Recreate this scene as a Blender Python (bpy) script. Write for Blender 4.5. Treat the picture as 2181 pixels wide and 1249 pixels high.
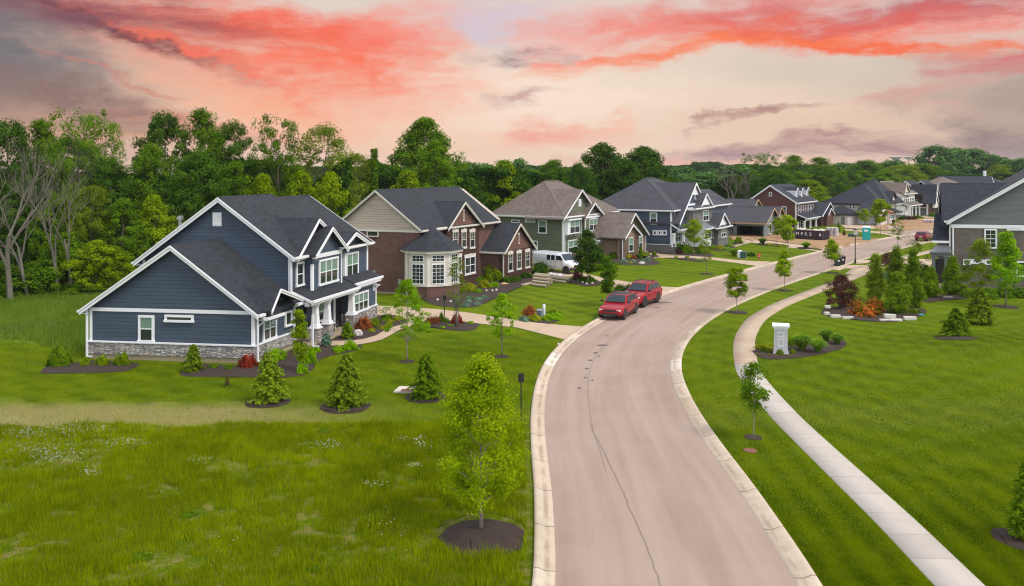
import bpy, bmesh, math, random
import numpy as np
from mathutils import Vector, Matrix, noise as mnoise
for o in list(bpy.data.objects): bpy.data.objects.remove(o)
scene = bpy.context.scene
COL = scene.collection
R = math.radians
# ---------------------------------------------------------------- camera
FPX, HZ, CAMH = 1750.0, 362.0, 11.0
cam_d = bpy.data.cameras.new("camera"); cam = bpy.data.objects.new("camera", cam_d); COL.objects.link(cam)
cam.location = (0, 0, CAMH); cam.rotation_euler = (R(90), 0, 0)
cam_d.sensor_width = 36; cam_d.lens = FPX/2181*36; cam_d.shift_y = -(624.5-HZ)/2181
cam_d.clip_start = .1; cam_d.clip_end = 6000
scene.camera = cam
# ---------------------------------------------------------------- view
scene.view_settings.view_transform = 'Standard'; scene.view_settings.look = 'None'
scene.view_settings.exposure = 0; scene.view_settings.gamma = 1
scene.cycles.filter_width = 1.15; scene.cycles.denoising_input_passes = 'RGB_ALBEDO_NORMAL'; scene.cycles.max_bounces = 6; scene.cycles.transparent_max_bounces = 6
# ---------------------------------------------------------------- sun
SUN_EL, SUN_AZ = 52, 60      # azimuth from +Y towards +X... behind and right of the camera
sd = bpy.data.lights.new("sun", 'SUN'); sd.energy = 2.4; sd.angle = R(14); sd.color = (1, .93, .84)
sun = bpy.data.objects.new("sun", sd); COL.objects.link(sun)
SUN_AZ = 122
_sd = Vector((math.sin(R(SUN_AZ))*math.cos(R(SUN_EL)), math.cos(R(SUN_AZ))*math.cos(R(SUN_EL)), math.sin(R(SUN_EL))))
sun.rotation_euler = (-_sd).to_track_quat('-Z', 'Y').to_euler()

# ---------------------------------------------------------------- node helpers
def lin(c):
    return tuple(((x/255)/12.92 if x/255 <= .04045 else ((x/255+.055)/1.055)**2.4) for x in c)
class NT:
    def __init__(s, nt): s.nt = nt; s.n = nt.nodes; s.l = nt.links
    def node(s, t, **kw):
        n = s.n.new(t)
        for k, v in kw.items(): setattr(n, k, v)
        return n
    def set(s, sock, v):
        if hasattr(v, 'links') or isinstance(v, bpy.types.NodeSocket): s.l.new(v, sock)
        else:
            if isinstance(v, (tuple, list)) and len(v) == 3 and sock.type == 'RGBA': v = (*v, 1)
            sock.default_value = v
    def math(s, op, a, b=0.0, c=0.0, clamp=False):
        n = s.node('ShaderNodeMath', operation=op, use_clamp=clamp)
        s.set(n.inputs[0], a); s.set(n.inputs[1], b); s.set(n.inputs[2], c); return n.outputs[0]
    def vmath(s, op, a, b=(0, 0, 0), sc=1.0):
        n = s.node('ShaderNodeVectorMath', operation=op); s.set(n.inputs[0], a); s.set(n.inputs[1], b); s.set(n.inputs[3], sc)
        return n.outputs['Value'] if op in ('LENGTH', 'DOT_PRODUCT') else n.outputs[0]
    def mix(s, f, a, b, mode='MIX'):
        n = s.node('ShaderNodeMix', data_type='RGBA', blend_type=mode); s.set(n.inputs[0], f); s.set(n.inputs[6], a); s.set(n.inputs[7], b)
        return n.outputs[2]
    def smooth(s, v, a, b, lo=0.0, hi=1.0):
        n = s.node('ShaderNodeMapRange', interpolation_type='SMOOTHSTEP'); s.set(n.inputs[0], v)
        n.inputs[1].default_value = a; n.inputs[2].default_value = b; n.inputs[3].default_value = lo; n.inputs[4].default_value = hi
        return n.outputs[0]
    def lmap(s, v, a, b, lo=0.0, hi=1.0):
        n = s.node('ShaderNodeMapRange'); s.set(n.inputs[0], v)
        n.inputs[1].default_value = a; n.inputs[2].default_value = b; n.inputs[3].default_value = lo; n.inputs[4].default_value = hi
        return n.outputs[0]
    def noise(s, vec, scale, detail=3, rough=.55, out='Fac', dist=0.0):
        n = s.node('ShaderNodeTexNoise'); s.set(n.inputs['Vector'], vec); n.inputs['Scale'].default_value = scale
        n.inputs['Detail'].default_value = detail; n.inputs['Roughness'].default_value = rough; n.inputs['Distortion'].default_value = dist
        return n.outputs[out]
    def sep(s, v):
        n = s.node('ShaderNodeSeparateXYZ'); s.set(n.inputs[0], v); return n.outputs
    def comb(s, x, y, z=0.0):
        n = s.node('ShaderNodeCombineXYZ'); s.set(n.inputs[0], x); s.set(n.inputs[1], y); s.set(n.inputs[2], z); return n.outputs[0]
# ---------------------------------------------------------------- world: sunset cloud sky
world = bpy.data.worlds.new("World"); scene.world = world; world.use_nodes = True
w = NT(world.node_tree); w.n.clear()
tc = w.node('ShaderNodeTexCoord').outputs['Generated']
dx, dy, dz = w.sep(tc)
az = w.math('ARCTAN2', dx, dy); el = w.math('ARCSINE', dz)
def skypos(px, py):
    a = math.atan((px-1090.5)/FPX); return a, math.atan((HZ-py)/FPX*math.cos(a))
pos = w.comb(az, el)
n1 = w.noise(w.vmath('MULTIPLY', pos, (5, 11, 1)), 1, 5, .6, 'Color')
warp = w.vmath('MULTIPLY', w.vmath('SUBTRACT', n1, (.5, .5, .5)), (.26, .075, 0))
n2 = w.noise(w.vmath('MULTIPLY', pos, (22, 60, 1)), 1, 6, .62, 'Color')
warp2 = w.vmath('MULTIPLY', w.vmath('SUBTRACT', n2, (.5, .5, .5)), (.10, .03, 0))
wpos = w.vmath('ADD', w.vmath('ADD', pos, warp), warp2)
streak = w.noise(w.vmath('MULTIPLY', w.vmath('ADD', pos, w.vmath('SCALE', warp, (0, 0, 0), 2.0)), (6, 48, 1)), 1, 9, .68)
puff = w.noise(w.vmath('ADD', w.vmath('MULTIPLY', pos, (12, 40, 1)), w.vmath('SCALE', warp, (0, 0, 0), 12.0)), 1, 9, .66)
skyc = w.mix(w.smooth(el, -.01, .2), lin((248, 210, 178)), lin((226, 210, 200)))
BL = [  # px, py, rx, ry, rot(deg, + = rising to the right), colour, strength, noise(0 none,1 streak,2 puff)
 (1150, 215, 520, 120, 0, (253, 230, 210), .85, 0),
 (-110, 120, 470, 260, 0, (112, 104, 108), .9, 0), (2310, 240, 400, 150, 0, (140, 122, 120), .8, 0),
 (1750, 150, 420, 60, 0, (206, 194, 176), .6, 0), (1700, 270, 500, 60, 0, (225, 196, 172), .6, 0),
 (160, 280, 460, 90, -5, (208, 150, 120), .8, 1), (100, 205, 460, 34, -12, (124, 96, 92), .8, 1),
 (620, 235, 440, 70, -12, (252, 184, 148), .85, 1), (600, 120, 430, 110, -10, (250, 140, 108), .85, 2),
 (700, 125, 280, 105, -8, (253, 118, 88), .9, 2), (540, 45, 420, 55, -4, (246, 104, 78), .92, 2),
 (880, 60, 190, 60, 5, (252, 140, 124), .7, 2), (230, 20, 330, 45, -8, (120, 74, 88), .8, 2),
 (290, 62, 260, 28, -22, (112, 46, 62), .95, 1), (470, 130, 240, 16, -24, (255, 120, 92), .8, 1),
 (40, 80, 200, 60, 0, (92, 98, 108), .7, 2), (165, 148, 80, 9, -30, (214, 122, 104), .55, 2), (300, 190, 90, 8, -10, (205, 120, 100), .7, 1),
 (1050, 50, 110, 55, -20, (205, 200, 216), .85, 2), (1110, 120, 120, 24, 0, (142, 112, 126), .85, 2), (1060, 30, 200, 40, 4, (222, 196, 204), .6, 2), (1240, 130, 100, 14, 8, (252, 150, 134), .8, 2),
 (1240, 60, 160, 60, 10, (250, 170, 160), .7, 2), (1560, 20, 420, 40, 4, (226, 116, 112), .85, 2),
 (1800, 60, 560, 44, -2, (246, 104, 88), .9, 2), (1990, 18, 440, 34, 0, (176, 86, 104), .85, 2),
 (1420, 100, 330, 26, 11, (252, 124, 78), .9, 2), (1960, 100, 360, 18, -9, (250, 112, 70), .95, 2), (1700, 76, 240, 18, 0, (252, 122, 68), .95, 2), (1740, 45, 420, 26, 0, (238, 108, 88), .8, 2), (1330, 60, 160, 40, 10, (248, 150, 132), .7, 2), (60, 20, 260, 50, -6, (128, 92, 100), .8, 2),
 (2160, 140, 110, 26, -6, (214, 96, 104), .85, 2), (1920, 200, 150, 16, 3, (222, 150, 140), .7, 1), (2080, 160, 110, 16, 0, (212, 132, 128), .7, 1),
 (1160, 285, 170, 34, 0, (246, 150, 128), .85, 2), (1110, 212, 110, 16, 4, (196, 150, 146), .75, 1), (1280, 265, 90, 18, 15, (250, 176, 152), .7, 2),
 (1590, 244, 130, 11, 14, (176, 128, 120), .85, 1), (1540, 325, 190, 26, 3, (160, 112, 122), .9, 2), (1860, 318, 380, 28, 2, (162, 110, 116), .8, 1),
 (2090, 275, 180, 36, -20, (134, 106, 112), .75, 1), (1750, 290, 90, 14, 4, (176, 128, 128), .8, 1), (1450, 352, 420, 12, 0, (244, 160, 142), .6, 0), (500, 275, 240, 24, -10, (236, 138, 112), .6, 1)]
for (px, py, rx, ry, rot, c, st, nz) in BL:
    a0, e0 = skypos(px, py)
    m = w.node('ShaderNodeMapping', vector_type='TEXTURE'); w.set(m.inputs[0], wpos)
    m.inputs[1].default_value = (a0, e0, 0); m.inputs[2].default_value = (0, 0, R(rot)); m.inputs[3].default_value = (rx/FPX, ry/FPX, 1)
    f = w.smooth(w.vmath('LENGTH', m.outputs[0]), .05, 1.3, 1, 0)
    if nz: f = w.math('MULTIPLY', f, w.smooth(streak if nz == 1 else puff, .26, .66, .30, 1.15), clamp=True)
    skyc = w.mix(w.math('MULTIPLY', f, st, clamp=True), skyc, lin(c))
skyn = w.node('ShaderNodeTexSky', sky_type='NISHITA', sun_disc=False, sun_elevation=R(SUN_EL), sun_rotation=R(SUN_AZ))
nis = w.mix(1.0, skyn.outputs[0], (.06, .06, .06), 'MULTIPLY')
veil = w.mix(w.noise(w.vmath('MULTIPLY', tc, (3, 3, 5)), 1, 4), (.74, .76, .80), (1.14, 1.14, 1.16))
upper = w.mix(1.0, veil, nis, 'ADD')
back = w.smooth(w.math('ABSOLUTE', az), .75, 1.6)      # the sunset fills the sky ahead; the sky behind and overhead is bright pale overcast
upf = w.math('MAXIMUM', w.smooth(el, .24, .6), back)
skyc = w.mix(upf, skyc, upper)
bg = w.node('ShaderNodeBackground'); w.set(bg.inputs[0], skyc); bg.inputs[1].default_value = 1.0
w.l.new(bg.outputs[0], w.node('ShaderNodeOutputWorld').inputs[0])

# ---------------------------------------------------------------- object helpers
def hfun(x, y):
    def g(cx, cy, rx, ry, a=0.0):
        ca, sa = math.cos(a), math.sin(a)
        u = ((x-cx)*ca+(y-cy)*sa)/rx; v = (-(x-cx)*sa+(y-cy)*ca)/ry
        return np.exp(-(u*u+v*v))
    return .95*g(30, 47, 9.5, 5.5, .28)+.25*g(24, 38, 6, 5)+.35*g(-30, 66, 14, 8)
def G(px, py, dz=0.0):
    """ground point seen at a place of the photograph (flat ground, then lifted to the terrain)"""
    y = CAMH*FPX/(py-HZ); x = (px-1090.5)/FPX*y
    return Vector((x, y, dz))
def GH(px, py, dz=0.0):
    z = 0.0
    for _ in range(4):
        y = (CAMH-z)*FPX/(py-HZ); x = (px-1090.5)/FPX*y; z = float(hfun(x, y))
    return Vector((x, y, z+dz))
def tag(o, label=None, cat=None, group=None, kind=None):
    if label: o['label'] = label
    if cat: o['category'] = cat
    if group: o['group'] = group
    if kind: o['kind'] = kind
    return o
def thing(name, label, cat, loc=(0, 0, 0), rz=0.0, group=None):
    o = bpy.data.objects.new(name, None); COL.objects.link(o); o.location = loc; o.rotation_euler = (0, 0, rz)
    o.empty_display_size = .3
    return tag(o, label, cat, group)
def relabel(o, label, group=None):
    o['label'] = label
    if group: o['group'] = group
    return o
def children(o): return [c for c in bpy.data.objects if c.parent == o]
CH = {}
def setparent(o, p):
    o.parent = p; CH.setdefault(p.name, []).append(o)
def dup(root, loc, rz=0.0, sc=1.0, label=None, group=None, cat=None):
    r = root.copy(); COL.objects.link(r); r.location = loc; r.rotation_euler = (0, 0, rz)
    r.scale = (sc, sc, sc) if not isinstance(sc, (tuple, list)) else sc
    if label: r['label'] = label
    if group: r['group'] = group
    if cat: r['category'] = cat
    for ch in CH.get(root.name, []):
        c = ch.copy(); COL.objects.link(c); setparent(c, r)
        for g in CH.get(ch.name, []):
            d = g.copy(); COL.objects.link(d); setparent(d, c)
    return r
class MB:
    """collects faces for ONE mesh object"""
    def __init__(s, P=None): s.v = []; s.f = []; s.P = P; s.marks = []
    def add(s, vs, fs, P=None):
        P = P or s.P; n = len(s.v); s.marks.append((n, len(s.f)))
        s.v += [tuple(P(*q)) if P else tuple(q) for q in vs]
        s.f += [tuple(i+n for i in f) for f in fs]; return s
    def box(s, a0, a1, b0, b1, c0, c1, P=None):
        vs = [(a, b, c) for c in (c0, c1) for b in (b0, b1) for a in (a0, a1)]
        return s.add(vs, [(0, 2, 3, 1), (4, 5, 7, 6), (0, 1, 5, 4), (2, 6, 7, 3), (0, 4, 6, 2), (1, 3, 7, 5)], P)
    def slab(s, pts, th, P=None):
        """a polygon given in 3D with its thickness straight down"""
        n = len(pts)
        vs = list(pts)+[(p[0], p[1], p[2]-th) for p in pts]
        fs = [tuple(range(n)), tuple(range(2*n-1, n-1, -1))]+[(i, (i+1) % n, n+(i+1) % n, n+i)[::-1] for i in range(n)]
        return s.add(vs, fs, P)
    def prism(s, prof, a0, a1, axis='u', P=None):
        """profile of (b, z) pairs carried along u (axis='u') or along v"""
        n = len(prof); mk = (lambda a, b, z: (a, b, z)) if axis == 'u' else (lambda a, b, z: (b, a, z))
        vs = [mk(a0, b, z) for b, z in prof]+[mk(a1, b, z) for b, z in prof]
        fs = [tuple(range(n)), tuple(range(2*n-1, n-1, -1))]+[(i, n+i, n+(i+1) % n, (i+1) % n) for i in range(n)]
        return s.add(vs, fs, P)
    def tube(s, pts, rad, n=8, cap=True):
        pts = [Vector(p) for p in pts]
        if not isinstance(rad, (list, tuple)): rad = [rad]*len(pts)
        rad = [float(x) for x in rad]; pts = [Vector((float(p[0]), float(p[1]), float(p[2]))) for p in pts]
        base = len(s.v); up = Vector((0, 0, 1)); prev = None
        for i, p in enumerate(pts):
            t = (pts[min(i+1, len(pts)-1)]-pts[max(i-1, 0)]).normalized()
            a = t.cross(up if abs(t.z) < .95 else Vector((1, 0, 0))).normalized()
            if prev is not None and a.dot(prev) < 0: a = -a
            prev = a; b = t.cross(a).normalized()
            for k in range(n):
                th = 2*math.pi*k/n; s.v.append(tuple(p+rad[i]*(math.cos(th)*a+math.sin(th)*b)))
        for i in range(len(pts)-1):
            for k in range(n):
                s.f.append((base+i*n+k, base+i*n+(k+1) % n, base+(i+1)*n+(k+1) % n, base+(i+1)*n+k))
        if cap:
            s.f.append(tuple(base+k for k in range(n))[::-1]); s.f.append(tuple(base+(len(pts)-1)*n+k for k in range(n)))
        return s
    def lathe(s, prof, c=(0, 0, 0), n=16):
        base = len(s.v)
        for r, z in prof:
            for k in range(n):
                th = 2*math.pi*k/n; s.v.append((c[0]+r*math.cos(th), c[1]+r*math.sin(th), c[2]+z))
        for i in range(len(prof)-1):
            for k in range(n):
                s.f.append((base+i*n+k, base+i*n+(k+1) % n, base+(i+1)*n+(k+1) % n, base+(i+1)*n+k))
        s.f.append(tuple(base+k for k in range(n))[::-1]); s.f.append(tuple(base+(len(prof)-1)*n+k for k in range(n)))
        return s
    def blob(s, c, r, seed=0, amp=.15, sub=2, flat=0.0):
        bm = bmesh.new(); bmesh.ops.create_icosphere(bm, subdivisions=sub, radius=1)
        off = Vector((seed*7.3, seed*3.1, seed)); n = len(s.v)
        for v in bm.verts:
            q = v.co.copy(); k = 1+amp*mnoise.noise(q*1.7+off)*2
            z = q.z*k*r[2]
            if flat and z < -r[2]*flat: z = -r[2]*flat
            s.v.append((c[0]+q.x*k*r[0], c[1]+q.y*k*r[1], c[2]+z))
        s.f += [tuple(v.index+n for v in f.verts) for f in bm.faces]; bm.free(); return s
    def build(s, name, mat, parent=None, smooth=False, fix=True, bevel=0.0):
        me = bpy.data.meshes.new(name)
        o0 = Vector((0, 0, 0))
        if parent is not None:
            q = parent
            while q.parent is not None: q = q.parent
            o0 = Vector(q.location)
        me.from_pydata([(v[0]-o0.x, v[1]-o0.y, v[2]-o0.z) for v in s.v], [], s.f)
        if fix:
            bm = bmesh.new(); bm.from_mesh(me)
            bmesh.ops.recalc_face_normals(bm, faces=bm.faces)
            bm.to_mesh(me); bm.free()
        if smooth: me.polygons.foreach_set('use_smooth', [True]*len(me.polygons))
        me.materials.append(mat); me.update()
        o = bpy.data.objects.new(name, me); COL.objects.link(o)
        if parent is not None: setparent(o, parent)
        if bevel:
            b = o.modifiers.new('bevel', 'BEVEL'); b.width = bevel; b.segments = 2; b.limit_method = 'ANGLE'
        return o
def npmesh(name, V, F, mat, parent=None, attr=None, k=4):
    """V (n,3), F (m,k) numpy arrays"""
    me = bpy.data.meshes.new(name); V = np.asarray(V, np.float32); F = np.asarray(F, np.int32)
    me.vertices.add(len(V)); me.vertices.foreach_set('co', V.ravel())
    me.loops.add(F.size); me.loops.foreach_set('vertex_index', F.ravel())
    me.polygons.add(len(F)); me.polygons.foreach_set('loop_start', np.arange(0, F.size, k, dtype=np.int32))
    me.polygons.foreach_set('loop_total', np.full(len(F), k, np.int32))
    if attr is not None:
        a = me.attributes.new('tint', 'FLOAT', 'POINT'); a.data.foreach_set('value', np.asarray(attr, np.float32))
    me.update(calc_edges=True); me.materials.append(mat)
    o = bpy.data.objects.new(name, me); COL.objects.link(o)
    if parent is not None: setparent(o, parent)
    return o

# ---------------------------------------------------------------- materials
def newmat(name):
    m = bpy.data.materials.new(name); m.use_nodes = True; t = NT(m.node_tree); t.n.clear()
    out = t.node('ShaderNodeOutputMaterial'); b = t.node('ShaderNodeBsdfPrincipled'); t.l.new(b.outputs[0], out.inputs[0])
    return m, t, b, out
def wallcoord(t):
    """horizontal run along any upright wall, and height"""
    ge = t.node('ShaderNodeNewGeometry'); P = ge.outputs['Position']; N = ge.outputs['True Normal']
    nx, ny, nz = t.sep(N); T = t.comb(t.math('MULTIPLY', ny, -1), nx, 0)
    h = t.vmath('DOT_PRODUCT', P, t.vmath('NORMALIZE', T)); z = t.sep(P)[2]
    return P, h, z
def bump(t, b, h, strength=.4, dist=.02):
    n = t.node('ShaderNodeBump'); n.inputs['Strength'].default_value = strength; n.inputs['Distance'].default_value = dist
    t.set(n.inputs['Height'], h); t.l.new(n.outputs[0], b.inputs['Normal']); return n
def plain(name, c, rough=.6, var=.12, scale=3.0, metal=0.0, spec=.5, coat=0.0, bumpy=0.0):
    m, t, b, o = newmat(name); P = t.node('ShaderNodeNewGeometry').outputs['Position']
    n = t.noise(P, scale, 4, .6)
    t.set(b.inputs['Base Color'], t.mix(n, tuple(x*(1-var) for x in c), tuple(min(1, x*(1+var)) for x in c)))
    b.inputs['Roughness'].default_value = rough; b.inputs['Metallic'].default_value = metal
    b.inputs['Specular IOR Level'].default_value = spec; b.inputs['Coat Weight'].default_value = coat
    b.inputs['Coat Roughness'].default_value = .08
    if bumpy: bump(t, b, t.noise(P, scale*6, 4), bumpy, .02)
    return m
def siding(name, c, lap=.22):
    m, t, b, o = newmat(name); P, h, z = wallcoord(t)
    fr = t.math('FRACT', t.math('DIVIDE', z, lap)); row = t.math('FLOOR', t.math('DIVIDE', z, lap))
    wn = t.node('ShaderNodeTexWhiteNoise', noise_dimensions='2D')
    t.set(wn.inputs['Vector'], t.comb(row, t.math('FLOOR', t.math('DIVIDE', t.math('ADD', h, t.math('MULTIPLY', row, 1.37)), 3.6))))
    col = t.mix(wn.outputs[0], tuple(x*.9 for x in c), tuple(x*1.1 for x in c))
    col = t.mix(t.math('MULTIPLY', t.noise(t.vmath('MULTIPLY', P, (2, 2, 9)), 1.3, 5, .6), .3), col, tuple(x*.7 for x in c))
    gap = t.smooth(fr, .0, .14, 1, 0)  # shadow line under each lap, painted into the siding colour
    col = t.mix(t.math('MULTIPLY', gap, .75), col, tuple(x*.3 for x in c))
    t.set(b.inputs['Base Color'], col); b.inputs['Roughness'].default_value = .62
    bump(t, b, t.math('SUBTRACT', 1.0, fr), .7, .03); return m
def brick(name, c1, c2, mortar, bw=.24, bh=.082, mix2=None):
    m, t, b, o = newmat(name); P, h, z = wallcoord(t)
    br = t.node('ShaderNodeTexBrick'); t.set(br.inputs['Vector'], t.comb(h, z, 0)); br.inputs['Scale'].default_value = 1
    br.inputs['Brick Width'].default_value = bw; br.inputs['Row Height'].default_value = bh; br.inputs['Mortar Size'].default_value = .009
    br.inputs['Color1'].default_value = (*c1, 1); br.inputs['Color2'].default_value = (*c2, 1); br.inputs['Mortar'].default_value = (*mortar, 1)
    n = t.noise(P, 1.1, 5, .65)
    col = t.mix(t.smooth(n, .35, .7, 0, .45), br.outputs[0], mix2 or tuple(x*.55 for x in c1))
    t.set(b.inputs['Base Color'], col); b.inputs['Roughness'].default_value = .85
    bump(t, b, br.outputs['Fac'], -.3, .012); return m
def ledgestone(name, cols):
    m, t, b, o = newmat(name); P, h, z = wallcoord(t)
    v = t.comb(t.math('MULTIPLY', h, 3.2), t.math('MULTIPLY', z, 12.5), 0)
    vo = t.node('ShaderNodeTexVoronoi', voronoi_dimensions='2D'); t.set(vo.inputs['Vector'], v); vo.inputs['Scale'].default_value = 1; vo.inputs['Randomness'].default_value = .85
    ve = t.node('ShaderNodeTexVoronoi', voronoi_dimensions='2D', feature='DISTANCE_TO_EDGE'); t.set(ve.inputs['Vector'], v); ve.inputs['Scale'].default_value = 1; ve.inputs['Randomness'].default_value = .85
    r = t.node('ShaderNodeValToRGB'); e = r.color_ramp.elements; r.color_ramp.interpolation = 'CONSTANT'
    for i, c in enumerate(cols):
        q = e[i] if i < 2 else e.new(i/len(cols)); q.position = i/len(cols); q.color = (*c, 1)
    t.set(r.inputs[0], t.sep(vo.outputs['Color'])[0])
    col = t.mix(t.smooth(ve.outputs['Distance'], .02, .13, .8, 0), r.outputs[0], (.07, .065, .06))
    col = t.mix(t.math('MULTIPLY', t.noise(P, 9, 4), .3), col, (.25, .24, .23))
    t.set(b.inputs['Base Color'], col); b.inputs['Roughness'].default_value = .9
    bump(t, b, t.smooth(ve.outputs['Distance'], 0, .2), .8, .04); return m
def shingle(name, c, var=.35):
    m, t, b, o = newmat(name); P, h, z = wallcoord(t)
    row = t.math('FLOOR', t.math('DIVIDE', z, .085)); fr = t.math('FRACT', t.math('DIVIDE', z, .085))
    wn = t.node('ShaderNodeTexWhiteNoise', noise_dimensions='2D')
    t.set(wn.inputs['Vector'], t.comb(row, t.math('FLOOR', t.math('MULTIPLY', t.math('ADD', h, t.math('MULTIPLY', row, .37)), 3.4))))
    col = t.mix(wn.outputs[0], tuple(x*(1-var) for x in c), tuple(x*(1+var) for x in c))
    col = t.mix(t.smooth(t.noise(P, .55, 5, .6), .35, .7, 0, .35), col, tuple(x*1.5 for x in c))
    col = t.mix(t.smooth(fr, .0, .18, .45, 0), col, tuple(x*.45 for x in c))
    t.set(b.inputs['Base Color'], col); b.inputs['Roughness'].default_value = .9
    bump(t, b, t.math('SUBTRACT', 1.0, fr), .5, .02); return m
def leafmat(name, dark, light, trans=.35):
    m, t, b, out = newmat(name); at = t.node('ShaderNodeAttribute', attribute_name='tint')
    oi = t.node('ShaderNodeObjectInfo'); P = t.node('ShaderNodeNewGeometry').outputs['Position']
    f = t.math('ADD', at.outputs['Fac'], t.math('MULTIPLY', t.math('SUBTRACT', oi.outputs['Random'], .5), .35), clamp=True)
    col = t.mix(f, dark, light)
    t.set(b.inputs['Base Color'], col); b.inputs['Roughness'].default_value = .7; b.inputs['Specular IOR Level'].default_value = .03
    tr = t.node('ShaderNodeBsdfTranslucent'); t.set(tr.inputs[0], t.mix(1.0, col, (1.25, 1.35, .3), 'MULTIPLY'))
    ms = t.node('ShaderNodeMixShader'); ms.inputs[0].default_value = trans
    t.l.new(b.outputs[0], ms.inputs[1]); t.l.new(tr.outputs[0], ms.inputs[2]); t.l.new(ms.outputs[0], out.inputs[0]); return m
def glassmat(name, c, rough=.06, spec=.8):
    m, t, b, o = newmat(name); P = t.node('ShaderNodeNewGeometry').outputs['Position']
    t.set(b.inputs['Base Color'], t.mix(t.noise(P, 2.0, 3), tuple(x*.6 for x in c), tuple(x*1.6 for x in c)))
    b.inputs['Roughness'].default_value = rough; b.inputs['Specular IOR Level'].default_value = spec; return m
M = {}
M['white'] = plain('white_paint', (.82, .82, .85), .5, .05)
M['offwhite'] = plain('cream_trim', (.66, .62, .55), .55, .05)
M['navy'] = siding('navy_lap_siding', (.044, .066, .102))
M['navy_dark'] = siding('blue_lap_siding', (.056, .080, .120))
M['green'] = siding('olive_lap_siding', (.135, .148, .098))
M['beige'] = siding('beige_lap_siding', (.50, .41, .335))
M['grey_siding'] = siding('grey_lap_siding', (.125, .14, .14))
M['white_siding'] = siding('white_lap_siding', (.72, .68, .64))
M['redbrick'] = brick('brown_red_brick', (.175, .066, .050), (.105, .042, .034), (.19, .15, .125))
M['deepbrick'] = brick('deep_red_brick', (.14, .040, .034), (.10, .03, .028), (.16, .10, .09))
M['tanbrick'] = brick('tan_brick', (.34, .215, .135), (.20, .12, .08), (.36, .30, .24))
M['greybrick'] = brick('grey_brown_brick', (.13, .095, .080), (.075, .056, .050), (.30, .27, .24))
M['palebrick'] = brick('pale_brick', (.66, .58, .52), (.54, .47, .42), (.62, .57, .53), mix2=(.5, .43, .38))
M['stone'] = ledgestone('stacked_grey_stone', [(.44, .40, .37), (.29, .26, .25), (.60, .54, .48), (.34, .32, .33), (.50, .43, .37), (.20, .19, .20), (.62, .59, .56)])
M['greystone'] = ledgestone('dark_grey_stone', [(.22, .21, .21), (.14, .13, .14), (.32, .30, .29), (.25, .22, .20)])
M['roof_black'] = shingle('charcoal_shingle', (.021, .024, .031))
M['roof_grey'] = shingle('slate_grey_shingle', (.050, .050, .060), .25)
M['roof_brown'] = shingle('taupe_brown_shingle', (.140, .110, .092), .25)
M['roof_blue'] = shingle('blue_black_shingle', (.022, .024, .036), .3)
M['metal_roof'] = plain('brown_metal_roof', (.10, .075, .07), .35, .1, metal=.3)
M['metal_grey'] = plain('grey_metal_roof', (.17, .18, .19), .35, .1, metal=.3)
M['copper'] = plain('copper_roof', (.55, .22, .12), .35, .1, metal=.5)
M['concrete'] = plain('tan_foundation', (.36, .29, .19), .9, .15, bumpy=.3)
M['glass'] = glassmat('window_glass', (.022, .032, .030))
M['blind'] = plain('pale_green_blind', (.16, .26, .19), .7, .25, 4)
M['dark'] = plain('dark_interior', (.015, .014, .014), .8)
M['door'] = plain('dark_door_paint', (.02, .018, .02), .4)
M['wood'] = plain('raw_lumber', (.48, .32, .17), .8, .2)
M['sheath'] = plain('grey_wall_wrap', (.17, .20, .20), .6, .25, 1.5)
M['black'] = plain('black_metal', (.012, .012, .013), .4, .1)
M['galv'] = plain('galvanised_metal', (.42, .42, .42), .4, .15, metal=.6)
M['bluewrap'] = plain('blue_wall_wrap', (.03, .08, .13), .6, .3, 1.0)
# ================================================================ SETTING
rng = np.random.default_rng(7)
# centre line of the street (x, y) from the near end to the cross street
CLINE = [(3.9, 2), (4.0, 10), (4.12, 18), (4.42, 23), (4.56, 28), (4.56, 32), (4.62, 36), (4.85, 40), (5.28, 44), (6.02, 48), (7.11, 52), (8.55, 56), (10.3, 60), (12.35, 64), (14.65, 68),
 (17.18, 72), (19.88, 76), (22.71, 80), (25.64, 84), (28.64, 88), (31.68, 92), (34.75, 96), (37.85, 100), (40.97, 104), (44.14, 108), (47.37, 112), (50.68, 116), (54.1, 120), (57.66, 124),
 (61.35, 128), (65.19, 132), (69.14, 136), (73.16, 140), (81.2, 148), (89.6, 156), (98, 164), (122, 187), (150, 212)]
def catmull(pts, n=4, closed=False):
    P = [np.array(p, float) for p in pts]; out = []
    N = len(P); rngi = range(N) if closed else range(N-1)
    for i in rngi:
        p0, p1, p2, p3 = (P[(i-1) % N] if closed or i > 0 else P[0]), P[i], P[(i+1) % N], (P[(i+2) % N] if closed or i+2 < N else P[-1])
        for k in range(n):
            t = k/n; out.append(.5*((2*p1)+(-p0+p2)*t+(2*p0-5*p1+4*p2-p3)*t*t+(-p0+3*p1-3*p2+p3)*t**3))
    if not closed: out.append(P[-1])
    return np.array(out)
cl = catmull(CLINE, 4)
def normals2(c):
    t = np.gradient(c, axis=0); t /= np.linalg.norm(t, axis=1)[:, None]; return np.stack([t[:, 1], -t[:, 0]], 1)
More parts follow.
